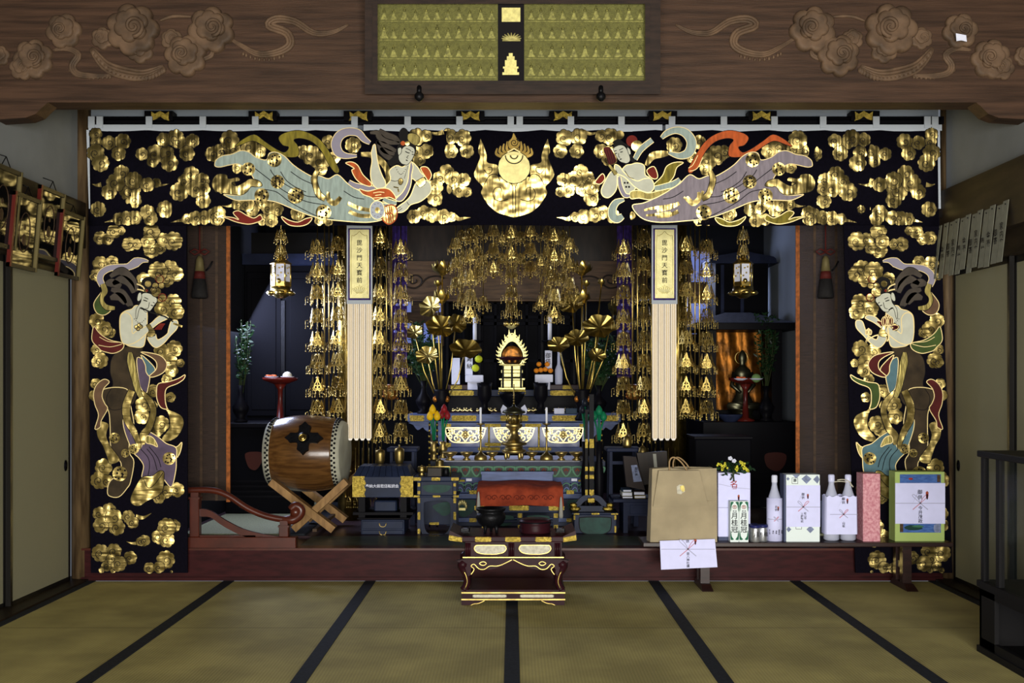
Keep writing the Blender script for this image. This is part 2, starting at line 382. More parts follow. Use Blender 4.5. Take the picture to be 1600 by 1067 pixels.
# ================================================================ the room
WX = 2.73
def room():
    fl = MB('tatami').box(-2.73, 2.73, -9.6, -.0, -.06, 0)
    fl.use('heri')
    for i in range(-2, 3):
        x = i * .91; fl.box(x - .034, x + .034, -9.6, -.002, -.05, .0035)
    for x in (-2.70, 2.70): fl.box(x - .025, x + .025, -9.6, -.002, -.05, .0035)
    fl.use('black_trim')
    for y in (-1.33, -3.15, -4.97, -6.79, -8.61): fl.box(-2.73, 2.73, y - .0006, y + .0006, -.01, .0008)
    struct(fl, 'floor', 'worn straw tatami mats with dark cloth borders')
    # timber strips the sliding panels run on
    for s, nm in ((-1, 'baseboard_left'), (1, 'baseboard_right')):
        b = MB('dark_wood').box(min(s * 2.73, s * 2.93), max(s * 2.73, s * 2.93), -9.6, .12, -.06, .012)
        struct(b, nm)
    # sliding paper doors: a visible near and far leaf each side, with black edges and round finger pulls
    n = 1
    for s in (-1, 1):
        edges = [(-.02, -.83), (-.85, -2.0), (-2.02, -3.7), (-3.72, -5.4), (-5.42, -7.4), (-7.42, -9.5)]
        if s > 0: edges = [(-.02, -.78), (-.80, -2.0)] + edges[2:]
        for k, (a, c) in enumerate(edges):
            x0 = s * (2.84 + .03 * (k % 2)); x1 = x0 + s * .025
            d = MB('fusuma').box(min(x0, x1), max(x0, x1), c, a, .03, 1.97)
            o = tag(d.build('door_%d' % n), 'pale sliding paper door, %s wall' % ('left' if s < 0 else 'right'), None, None, 'structure'); n += 1
            e = MB('black_trim')
            xf0, xf1 = min(x0 - s * .004, x1), max(x0 - s * .004, x1)
            for y in (a, c): e.box(xf0, xf1, y - .012, y + .012, .012, 2.0)
            e.box(xf0, xf1, c, a, .012, .035); e.box(xf0, xf1, c, a, 1.96, 2.0)
            e.build('edging', o)
            if k == 0:
                h = MB('black_lacquer').lathe([(.001, 0), (.036, 0), (.034, -s * .004), (.012, -s * .001), (.011, -s * .007), (.001, -s * .008)], (x0 - s * .004, a - .065, .75), 18, 'x', sc=(.62, 1))
                h.build('finger_pull', o)
    # upper plaster and lintels
    for s, nm, t in ((-1, 'wall_left', 'trim_1'), (1, 'wall_right', 'trim_2')):
        w = MB('plaster').box(min(s * 2.80, s * 2.95), max(s * 2.80, s * 2.95), -9.6, .02, 2.40, 3.95)
        struct(w, nm, 'pale grey plaster above the sliding doors')
        zt = 2.43 if s < 0 else 2.50
        l = MB('lintel_wood').box(min(s * 2.74, s * 2.95), max(s * 2.74, s * 2.95), -9.6, .0, 2.14, zt)
        l.box(min(s * 2.80, s * 2.95), max(s * 2.80, s * 2.95), -9.6, .0, 2.0, 2.14)
        struct(l, t, 'long dark timber lintel over sliding doors')
    struct(MB('dim_wood').box(-3, 3, -9.6, .2, 3.9, 4.0), 'ceiling')
    # rear wall behind the photographer: open front of the hall
    r = MB('dim_wood').box(-3, 3, -9.7, -9.6, 2.05, 4.0)
    r.box(-3, -2.62, -9.7, -9.6, 0, 2.05); r.box(2.62, 3, -9.7, -9.6, 0, 2.05)
    r.box(-3, 3, -9.7, -9.6, -.06, .03)
    for x in (-.9, .9): r.box(x - .05, x + .05, -9.7, -9.6, 0, 2.05)
    struct(r, 'wall_rear')
    # plaster strip over the curtain rail
    struct(MB('white_plaster').box(-2.78, 2.78, .10, .16, 2.86, 3.95), 'wall_front', 'white plaster strip above the curtain rail')
    # corner posts
    for s, nm, x0, x1, lb in ((-1, 'trim_3', 108, 137, 'round brown corner post beside the left hanging'), (1, 'trim_4', 1474, 1496, 'brown corner post beside the right hanging')):
        b = MB('old_wood'); cx = PX((x0 + x1) / 2, .03); rr = (PX(x1, .03) - PX(x0, .03)) / 2
        b.lathe([(rr, 0), (rr, 3.9)], (cx, .075, 0), 22)
        struct(b, nm, lb)

def altar_platform():
    t = thing('altar_platform', 'low dark red lacquered altar platform across the hall', 'platform', (0, .1, 0))
    m = MB('red_lacquer').box(-2.78, 2.78, .03, .12, .0, .197)
    m.box(-2.78, 2.78, .018, .12, 0, .022)
    m.build('riser', t)
    m = MB('rail_lacquer').box(-2.78, 2.78, .02, .14, .195, .2085)
    m.build('nosing', t)
    m = MB('green_board').box(PX(465, .06), 2.43, .06, .578, .15, .208)
    o = m.build('sill_board', t); o['label'] = 'dark green worn sill board'
    m = MB('altar_floor').box(-2.375, 2.435, .58, 3.54, .1, .208)
    m.box(-2.78, PX(465, .06) - .002, .14, .44, .1, .208)
    m.build('floorboards', t)
    for a, b, c, lb in ((-2.3, PX(462, 1.2), 1, 'pale green straw mat with dark border under the drum and railing side'), (PX(1100, 1.2), 2.3, 0, 'pale green straw mat behind the white gift boxes')):
        t = thing('straw_mat', lb, 'mat', ((a + b) / 2, 1.6, .209), 'straw mats on the platform')
        MB('tatami_far').box(a, b, .60, 2.6, .2085, .222).build('woven_straw', t)
        w = PX(500, 1.2) - PX(462, 1.2); x = b if c else a - w
        MB('heri').box(x, x + w, .60, 2.6, .2085, .2225).build('cloth_border', t)

def sanctuary():
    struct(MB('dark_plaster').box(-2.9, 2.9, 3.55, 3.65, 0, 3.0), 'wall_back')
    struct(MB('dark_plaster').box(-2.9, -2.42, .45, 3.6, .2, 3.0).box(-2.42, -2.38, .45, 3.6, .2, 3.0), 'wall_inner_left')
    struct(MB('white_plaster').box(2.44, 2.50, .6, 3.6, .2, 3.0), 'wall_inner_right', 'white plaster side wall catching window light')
    struct(MB('dim_wood').box(-2.9, 2.9, .2, 3.6, 2.86, 2.95), 'ceiling_inner')
    # shoji windows in the back wall
    y = 3.5
    for i, (x0, x1, z0, z1) in enumerate(((500, 546, 665, 460), (632, 690, 536, 462), (1078, 1108, 522, 392))):
        m = MB('shoji').box(PX(x0, y), PX(x1, y), y, y + .03, PZ(z0, y), PZ(z1, y))
        o = struct(m, 'window_%d' % (i + 1), 'bluish lit paper window behind the altar')
        f = MB('brown_wood'); w = .025
        X0, X1, Z0, Z1 = PX(x0, y), PX(x1, y), PZ(z0, y), PZ(z1, y)
        for a, b, c, d in ((X0 - w, X0, Z0 - w, Z1 + w), (X1, X1 + w, Z0 - w, Z1 + w), (X0, X1, Z0 - w, Z0), (X0, X1, Z1, Z1 + w)): f.box(a, b, y - .02, y + .03, c, d)
        if i == 1:
            for p0, p1 in ((643, 662),): f.box(PX(p0, y), PX(p1, y), y - .03, y, Z0, Z1)
            f.box(X0, X1, y - .027, y, PZ(505, y), PZ(488, y))
        if i == 2: f.box(X0, X1, y - .03, y, PZ(474, y), PZ(441, y))
        f.build('window_frame', o)
    # carved cross beam above the inner shrine
    y = 2.75
    t = thing('shrine_beam', 'brown cross beam with carved scrolls above the inner shrine', 'beam', P(800, 464, y))
    m = MB('brown_wood').box(PX(606, y), PX(1010, y), y, y + .18, PZ(462, y), PZ(408, y))
    m.box(PX(600, y), PX(1016, y), y - .03, y + .2, PZ(462, y) - .03, PZ(459, y))
    m.box(PX(615, y), PX(1000, y), y + .02, y + .16, PZ(470, y), PZ(462, y))
    m.build('beam', t)
    m = MB('dark_wood').box(PX(606, y), PX(1010, y), y + .04, y + .16, PZ(408, y), 2.86); m.build('upper_board', t)
    for s in (1, -1):
        g = MB('dark_wood')
        q = G(560, 340, 4.85, '350 520,420 535,470 510,480 470,450 440,410 440,385 465,390 490,415 500,440 485,435 470')
        q2 = G(560, 340, 4.85, '470 515,500 475,540 450,600 445,650 460')
        for a in (q, q2):
            pts = [(x if s > 0 else 1600 - x, yy) for x, yy in smooth_pts(a, False)]
            g.tube([P(x, yy, y - .004) for x, yy in pts], .008, 6)
        g.build('scroll_carving', t)
    # inner shrine doors
    y = 3.1
    t = thing('shrine_gate', 'dark lattice doors of the inner shrine under scroll beam', 'gate', (PX(798, y), y, .209))
    m = MB('shrine_black').box(PX(694, y), PX(902, y), y + .05, y + .09, .209, PZ(468, y)); m.build('backing', t)
    for x0, x1 in ((700, 748), (750, 798), (800, 846), (848, 896)):
        d = MB('shrine_black')
        X0, X1 = PX(x0, y), PX(x1, y); Z1 = PZ(470, y); Z0 = PZ(640, y)
        for a, b in ((X0, X0 + .03), (X1 - .03, X1), ((X0 + X1) / 2 - .012, (X0 + X1) / 2 + .012)): d.box(a, b, y, y + .05, Z0, Z1)
        for z in (Z0, PZ(566, y), PZ(508, y), PZ(498, y), Z1 - .03): d.box(X0, X1, y, y + .05, z, z + .03)
        for k in range(9):
            xx = X0 + (X1 - X0) * (k + 1) / 10; d.box(xx - .003, xx + .003, y + .02, y + .03, PZ(498, y), Z1)
        for k in range(5):
            zz = PZ(498, y) + (Z1 - PZ(498, y)) * (k + 1) / 6; d.box(X0, X1, y + .02, y + .03, zz - .003, zz + .003)
        d.build('door', t)
    m = MB('black_lacquer')
    for px in (699, 749, 799, 847, 897): m.box(PX(px, y) - .012, PX(px, y) + .012, y - .02, y + .05, .209, PZ(468, y))
    m.build('post', t)
    for i, px in enumerate((545, 1055)):
        o = MB('old_gold').lathe([(.085, .21), (.085, 2.86)], (PX(px, 1.5), 1.5, 0), 24).build('gilt_pillar')
        tag(o, 'round gilded pillar behind the hanging scroll beside the ' + ('drum' if i == 0 else 'paper bag'), 'pillar', 'gilded pillars')
    # round timber posts each side of the windows
    for i, (px, w) in enumerate(((652, 8), (873, 5))): pass

def camera_light():
    cd = bpy.data.cameras.new('camera'); co = bpy.data.objects.new('camera', cd); COL.objects.link(co)
    co.location = (0, -D0, CH); co.rotation_euler = (PI / 2, 0, 0)
    cd.sensor_width = 36; cd.lens = FP / 1600 * 36; cd.shift_y = (HZ - 533.5) / 1600; cd.clip_start = .05
    SC.camera = co
    def area(nm, loc, rot, sx, sy, pw, col):
        l = bpy.data.lights.new(nm, 'AREA'); l.shape = 'RECTANGLE'; l.size = sx; l.size_y = sy; l.energy = pw; l.color = col
        o = bpy.data.objects.new(nm, l); COL.objects.link(o); o.location = loc; o.rotation_euler = rot; return o
    for x, pw in ((-1.76, 220), (0, 330), (1.76, 470)):
        area('daylight_open_front', (x, -9.55, 1.04), (PI / 2, 0, 0), 1.65, 1.98, pw, (1.0, .98, .93))
    area('daylight_side_window', (-2.36, 1.9, 1.75), (0, -PI / 2 * .68, 0), .9, 1.3, 110, (.62, .7, 1))
    area('daylight_back_window', (1.6, 3.45, 2.2), (-PI / 2 * .75, 0, 0), 1.2, .7, 22, (.6, .68, 1))
    area('daylight_back_window', (-1.5, 3.45, 2.2), (-PI / 2 * .75, 0, 0), 1.2, .7, 22, (.6, .68, 1))
    w = bpy.data.worlds.new('world'); SC.world = w; w.use_nodes = True
    w.node_tree.nodes['Background'].inputs[0].default_value = (.55, .6, .7, 1); w.node_tree.nodes['Background'].inputs[1].default_value = .25
    v = SC.view_settings; v.view_transform = 'Standard'; v.look = 'None'; v.gamma = 1; v.use_curve_mapping = False; v.exposure = 0
# ================================================================ carved beam and gilt panel
YB = -1.1
def mir(pts, c=1600): return [(c - p[0],) + tuple(p[1:]) for p in pts]
def relief_puff(m, px, py, r, n, ph, sg, y):
    # a carved cloud: domed scalloped boss with a raised scroll
    k = K(y); cx, cz = PX(px, y), PZ(py, y); R = r * k
    N = n * 6; h0 = 0
    for ti, (F, dz, H) in enumerate(((1.0, 0, .24), (.66, .12, .22))):
        vs = []; fs = []
        rings = [(F, h0 - .03), (F * .985, h0 + H * .55), (F * .92, h0 + H * .9), (F * .78, h0 + H), (F * .5, h0 + H * .85)]
        for f, h in rings:
            for x, z in scallop(cx, cz + dz * R, R * f, max(5, n - ti), ph + ti * .5, .17, 6): vs.append((x, y - h * R, z))
        NN = max(5, n - ti) * 6
        vs.append((cx, y - (h0 + H * .8) * R, cz + dz * R))
        for i in range(len(rings) - 1):
            for j in range(NN): fs.append((i * NN + j, (i + 1) * NN + j, (i + 1) * NN + (j + 1) % NN, i * NN + (j + 1) % NN))
        for j in range(NN): fs.append(((len(rings) - 1) * NN + j, len(vs) - 1, (len(rings) - 1) * NN + (j + 1) % NN))
        m.add(vs, fs, True); h0 += H * .62
    cz += .17 * R
    sp = spiral(cx + sg * R * .12, cz - R * .12, R * .40, -PI / 2, 1.5, sg, 26, .1)
    m.tube([(x, y - R * (.37), z) for i, (x, z) in enumerate(sp)], [R * .085 * (1 - .5 * i / len(sp)) for i in range(len(sp))], 6)
def beam_and_frame():
    t = thing('carved_beam', 'massive dark timber beam carved with swirling clouds across the hall', 'beam', P(800, 160, YB))
    m = MB('beam_wood').box(-2.795, 2.795, YB, YB + .16, PZ(160, YB), 3.89)
    # thicker ends drop a little at the side walls
    for s in (-1, 1):
        a = [(s * (800 - p[0]) + 800, p[1]) for p in ((-7, 150), (58, 150), (75, 160), (66, 168), (56, 178), (40, 184), (-7, 187))]
        pts = [(PX(x, YB), PZ(yy, YB)) for x, yy in a]
        m.poly(pts if s < 0 else pts[::-1], YB - .002, YB + .12)
    m.build('beam', t)
    L = []
    puffs = G(0, 0, 2.736, '145 255 88,275 135 78,570 130 115,440 165 50,905 130 102,795 240 92,735 170 48,0 240 45,95 290 55,600 215 60', 3)
    lines = [(G(0, 0, 2.736, '960 150,1040 200,1110 232,1190 222,1240 190,1225 140,1150 110,1180 82,1260 92,1340 140,1420 138,1490 105'), 3, 12),
             (G(0, 0, 2.736, '390 205,450 280,530 312,620 320,700 285'), 4, -14), (G(0, 0, 2.736, '225 215,290 208,335 235,310 280,330 315,400 325,475 322'), 3, 9),
             (G(0, 0, 2.736, '680 90,740 70,820 72'), 1, 5), (G(0, 0, 2.736, '700 150,770 140'), 1, 5), (G(0, 0, 2.736, '850 260,900 240,910 215'), 2, 8)]
    m = MB('carved_wood'); k = K(YB)
    for sd in (0, 1):
        for i, p in enumerate(puffs):
            q = p if not sd else mir([p])[0]
            relief_puff(m, q[0], q[1], q[2], 7 if p[2] > 30 else 6, i * .7, 1 if (i % 2 == 0) ^ (sd == 1) else -1, YB - .004 * (i % 3))
        for pts, n, gap in lines:
            base = smooth_pts(pts if not sd else mir(pts), False)
            for j in range(n):
                off = []
                for i, p in enumerate(base):
                    a = base[max(0, i - 1)]; b = base[min(len(base) - 1, i + 1)]; d = math.hypot(b[0] - a[0], b[1] - a[1]) or 1
                    taper = math.sin(PI * (i + .6) / (len(base) + .2)) ** .6
                    o = (j - (n - 1) / 2) * gap / 2.736 * taper * (-1 if sd else 1)
                    off.append((p[0] - (b[1] - a[1]) / d * o, p[1] + (b[0] - a[0]) / d * o))
                m.tube([P(x, yy, YB - .003) for x, yy in off], [k * 2.6 * math.sin(PI * (i + .6) / (len(off) + .2)) ** .5 + .001 for i in range(len(off))], 6)
        # feathered fringe under the arcs
        arc = smooth_pts(G(0, 0, 2.736, '400 225,470 300,560 330,640 330,700 300'), False, 5)
        for i, p in enumerate(arc if not sd else mir(arc)):
            m.ball(P(p[0], p[1], YB - .002), k * 4.5, 7, 1.2, 1, .8)
        tail = smooth_pts(G(0, 0, 2.736, '330 320,390 330,470 330,') if False else G(0, 0, 2.736, '300 300,340 325,400 332,470 330'), False, 4)
        for p in (tail if not sd else mir(tail)): m.ball(P(p[0], p[1], YB - .002), k * 3, 6, 1, 1, .8)
        curl = smooth_pts(G(0, 0, 2.736, '1040 230,1090 250,1150 255,1210 240'), False, 3)
        for p in (curl if not sd else mir(curl)): m.ball(P(p[0], p[1], YB - .002), k * 2.6, 6, 1.2, 1, .8)
    m.build('carved_cloud_scroll', t)
    p = MB('paper_white'); y = YB - .045
    p.poly([(PX(a, y), PZ(b, y)) for a, b in ((1491, 54), (1507, 57), (1508, 67), (1500, 65), (1492, 66))], y - .022, y - .018)
    tag(p.build('paper_scrap'), 'small scrap of white paper stuck on the carved beam', 'paper')
    # iron rings of the gallery frame
    f = thing('gilt_picture', 'framed gilt panel of many tiny seated figures leaning on the beam', 'framed panel', P(800, 148, YB - .03))
    zb, zt = PZ(147, YB - .06), PZ(-22, YB - .06)
    y0, y1 = YB - .035, YB - .125           # the frame leans forward at its top
    def pt(px, py, d=0):
        fz = (147 - py) / 169; yy = y0 + (y1 - y0) * fz - d
        return Vector((PX(px, yy), yy, PZ(py, yy)))
    def quad(mb, x0, x1, ya, yb, d0, d1):   # slab between pixel bounds of the leaning plane, from depth d0 to d1
        mb.hexa([pt(x0, yb, d1), pt(x1, yb, d1), pt(x1, yb, d0), pt(x0, yb, d0)], [pt(x0, ya, d1), pt(x1, ya, d1), pt(x1, ya, d0), pt(x0, ya, d0)])
    m = MB('frame_brown')
    oL, oR, iL, iR = 570, 1032, 590, 1008
    quad(m, oL, oR, 131, 147, 0, .05); quad(m, oL, oR, -22, 6, 0, .05); quad(m, oL, iL, 6, 131, 0, .05); quad(m, iR, oR, 6, 131, 0, .05)
    quad(m, oL + 12, oR - 12, 126, 132, .02, .058); quad(m, iL - 8, iL, 6, 126, .02, .058); quad(m, iR, iR + 8, 6, 126, .02, .058)
    m.build('frame', f)
    m = MB('gold_panel'); quad(m, iL - 1, iR + 1, 4, 128, .0, .012); m.build('gilt_ground', f)
    m = MB('outline'); quad(m, 778, 819, 4, 128, .012, .015)
    m.build('dark_centre_strip', f)
    m = MB('emblem_gold'); quad(m, 784, 813, 12, 34, .015, .018); m.build('gold_square', f); m = MB('emblem_gold')
    for k in range(9):      # canopy flower
        a = k * PI / 8; c = pt(799, 62, .018)
        m.tube([c, c + Vector((math.cos(a) * .052, -.004, math.sin(a) * .03 + .006))], [.008, .003], 5)
    m.tube([pt(785, 63, .018), pt(813, 63, .018)], .006, 6); m.build('gold_flower', f); m = MB('emblem_gold')
    for i, (w, h) in enumerate(((13, 4), (10, 6), (12, 3), (9, 10), (6, 6), (3, 5))):
        yb = 117 - sum((4, 6, 3, 10, 6, 5)[:i]); quad(m, 798 - w, 798 + w, yb - h, yb, .012, .022 - i * .001)
    m.build('seated_gold_figure', f)
    m = MB('figure_gold')
    for r in range(4):
        for c in range(22):
            if c < 11: px = 598 + c * 17.0
            else: px = 828 + (c - 11) * 17.2
            pb = 31 + r * 29.2; s = rnd.uniform(.75, 1.1)
            if c % 11 == 0: px += 2
            quad(m, px - 6 * s, px + 6 * s, pb - 3, pb, .012, .017)
            b = [pt(px - 4.5 * s, pb - 3, .016), pt(px + 4.5 * s, pb - 3, .016), pt(px + 1.5 * s, pb - 13 * s, .016), pt(px - 1.5 * s, pb - 13 * s, .016)]
            m.add(b, [(0, 1, 2, 3)])
            m.ball(pt(px, pb - 15.5 * s, .016), .0085 * s, 6, 1, 1, .5)
            m.tube([pt(px, pb - 16 * s, .016), pt(px, pb - 21 * s, .016)], [.004, .001], 4)
        quad(m, 592, 776, 33 + r * 29.2, 34 + r * 29.2, .012, .014); quad(m, 821, 1006, 33 + r * 29.2, 34 + r * 29.2, .012, .014)
    m.build('gilt_figures', f)
    for i, px in enumerate((655, 939)):
        m = MB('iron'); c = P(px, 140, YB - .10)
        m.tube([c + Vector((0, .09, .012)), c + Vector((0, .0, .012)), c + Vector((0, 0, -.02))], .012, 8)
        m.ball(P(px, 151, YB - .10), .026, 12)
        tag(m.build('frame_hook'), 'dark knob hook under the gilt panel, on its ' + ('end above the flying drum player' if i == 0 else 'end above the red pipe player'), 'hook', 'hooks under the gilt panel')

# ================================================================ embroidered hangings
class Emb:
    def __init__(s, y, foil, xf=None):
        s.y = y; s.foil = foil; s.xf = xf or (lambda x, yy: (x, yy)); s.b = {}; s.tick = 0
    def mb(s, part): return s.b.setdefault(part, MB())
    def w(s, pts, y):
        k = K(y); return [(PX(*_f(s, p, y)), PZ(s.xf(p[0], p[1])[1], y)) for p in pts]
    def cloud(s, t, n=0):
        m = s.mb('cloud_pattern')
        for i, (px, py, r) in enumerate(t):
            s.tick = (s.tick + 1) % 9
            y = s.y - .0015 - .0006 * s.tick; k = K(y); cx, cy = s.xf(px, py)
            X, Z, R = PX(cx, y), PZ(cy, y), r * k
            nl = max(5, min(8, int(r / 2) + 1)); ph = rnd.uniform(0, 6)
            N = nl * 6
            o = scallop(X, Z, R + .9 * k, nl, ph); q = scallop(X, Z, R, nl, ph)
            m.use('outline'); m.add([(X, y, Z)] + [(a, y, b) for a, b in o], [(0, 1 + j, 1 + (j + 1) % N) for j in range(N)], False)
            y2 = y - .0003
            mid = [(X + (a - X) * .55, Z + (b - Z) * .55) for a, b in q]; h = R * .02
            m.use(s.foil)
            m.add([(X, y2 - h, Z)] + [(a, y2 - h * .7, b) for a, b in mid] + [(a, y2, b) for a, b in q],
                  [(0, 1 + j, 1 + (j + 1) % N) for j in range(N)] + [(1 + j, 1 + N + j, 1 + N + (j + 1) % N, 1 + (j + 1) % N) for j in range(N)], True)
            m.use('outline'); sg = rnd.choice((-1, 1))
            sp = spiral(X + sg * R * .1, Z - R * .1, R * .5, rnd.uniform(-2.4, -.8), 1.2, sg, 14, .15)
            m.ribbon(sp, 1.0 * k, y2 - h - .0012)
    def tail(s, pts, w=8):
        pts = smooth_pts(pts, False); n = len(pts)
        s.rib('cloud_pattern', s.foil, pts, [max(.6, w * (1 - i / (n - 1))) for i in range(n)], 4)
    def rib(s, part, mat, pts, w, lay=12):
        y = s.y - .0015 - .0006 * lay; k = K(y)
        q = [(PX(*s.xf(*p[:1], p[1])[:1], y), PZ(s.xf(p[0], p[1])[1], y)) for p in pts]
        m = s.mb(part).use(mat); m.ribbon(q, [x * k for x in w] if isinstance(w, (list, tuple)) else w * k, y)
    def stroke(s, part, mat, pts, w, lay=20, sm=True, edge=None):
        p = smooth_pts(pts, False, 5) if sm else pts
        if isinstance(w, (list, tuple)):
            ww = [w[min(len(w) - 1, int(i / len(p) * (len(w) - 1)))] + (w[min(len(w) - 1, int(i / len(p) * (len(w) - 1)) + 1)] - w[min(len(w) - 1, int(i / len(p) * (len(w) - 1)))]) * (i / len(p) * (len(w) - 1) % 1) for i in range(len(p))]
        else: ww = [w] * len(p)
        if edge: s.rib(part, edge, p, [x + 2 for x in ww], lay - .4)
        s.rib(part, mat, p, ww, lay)
    def fill(s, part, mat, pts, lay=14, edge='gold_thread', ew=1.3, sm=True):
        p = smooth_pts(pts, True, 4) if sm else pts
        s.t2 = (getattr(s, 't2', 0) + 1) % 12
        y = s.y - .0015 - .0006 * (lay + .03 * s.t2); k = K(y)
        q = [(PX(s.xf(*a[:2])[0], y), PZ(s.xf(*a[:2])[1], y)) for a in p]
        m = s.mb(part).use(mat); m.poly(q, y)
        if edge: m.use(edge); m.ribbon(q, ew * k, y - .0003, None, True)
    def disc(s, part, mat, px, py, r, lay=18, sy=1, edge=None):
        s.fill(part, mat, [(px + r * math.cos(a * PI / 8), py + r * sy * math.sin(a * PI / 8)) for a in range(16)], lay, edge, 1, False)
    def medal(s, part, px, py, r, lay=19):
        s.disc(part, s.foil, px, py, r, lay)
        for k in range(9):
            a = k * 2.4; q = r * (.3 + .55 * ((k * 7) % 9) / 9)
            s.disc(part, 'outline', px + q * math.cos(a), py + q * math.sin(a), r * .14, lay + .5)
    def done(s, parent, labels):
        for part, m in s.b.items():
            if m.v:
                o = m.build(part, parent)
                if part in labels: o['label'] = labels[part]
def _f(s, p, y): return (s.xf(p[0], p[1])[0], y)

def flyer(e, P_, robe, ribbon, red, first):
    # the floating figure: robe with two trailing tails, ribbons, arms, head (drawn for the one over the drum; the other is its mirror with own pose)
    B = (330, 190, 6.275); C = (540, 190, 6.277)
    e.fill(P_, robe, G(*B, '35 420,50 375,110 335,200 320,290 285,370 300,440 350,540 375,570 310,640 300,720 340,800 420,900 490,1000 540,1060 530,1150 560,1240 520,1340 610,1420 660,1506 700,1600 760,1700 800,1800 820,1760 900,1680 960,1560 985,1430 985,1300 975,1150 960,1000 930,860 880,740 830,640 790,520 770,380 770,240 770,120 715,200 720,300 720,350 680,400 620,420 570,380 500,330 450,260 415,180 425,90 445,45 440'), 14)
    e.fill(P_, 'gold_thread' if False else e.foil, G(*B, '10 580,60 515,150 520,170 560,260 545,280 580,200 600,250 630,330 590,380 560,470 580,500 630,440 640,390 640,350 690,290 720,180 710,60 690,15 650'), 16, 'outline', 1)
    for q in ('430 460,560 560,700 670,850 750,960 790,1110 815', '520 665,640 690,760 780,900 860,1050 930,1200 950', '580 470,620 530,720 610,860 690,940 730,1040 740', '680 490,740 580,840 650,930 690', '780 490,880 560,990 610', '1300 680,1400 740,1500 760'):
        e.stroke(P_, 'outline', G(*B, q), 1.1, 24)
    for q in ('620 375 72', '365 465 66', '650 590 68', '495 725 72', '830 725 80', '1100 890 76'):
        p = G(*B, q, 3)[0]; e.medal(P_, *p)
    e.stroke(P_, e.foil, G(*B, '1040 480,1010 560,1030 650,1060 720,1120 760'), [6, 9, 8, 9, 6], 20, True, 'outline')
    e.stroke(P_, e.foil, G(*B, '1150 690,1150 760,1210 800,1270 740'), [4, 8, 9, 5], 21, True, None)
    e.stroke(P_, e.foil, G(*B, '1340 800,1440 845,1560 870'), 6, 21); e.stroke(P_, e.foil, G(*B, '1350 880,1450 920,1560 925'), 6, 21)
    e.fill(P_, ribbon, G(*B, '230 245,300 180,420 125,520 190,640 270,720 300,760 250,700 230,660 160,720 110,860 85,1000 130,1100 210,1180 330,1255 470,1220 505,1150 420,1080 290,990 200,880 165,810 180,850 240,850 340,720 345,600 300,480 220,400 190,300 225'), 11, 'outline', .8)
    e.fill(P_, red, G(*B, '105 930,210 940,270 960,215 895,270 875,350 920,420 945,480 915,500 960,440 990,360 1005,250 985,160 950'), 13)
    e.fill(P_, red, G(*B, '690 930,760 965,850 985,930 950,990 945,950 1000,870 1025,770 1015,710 970'), 13)
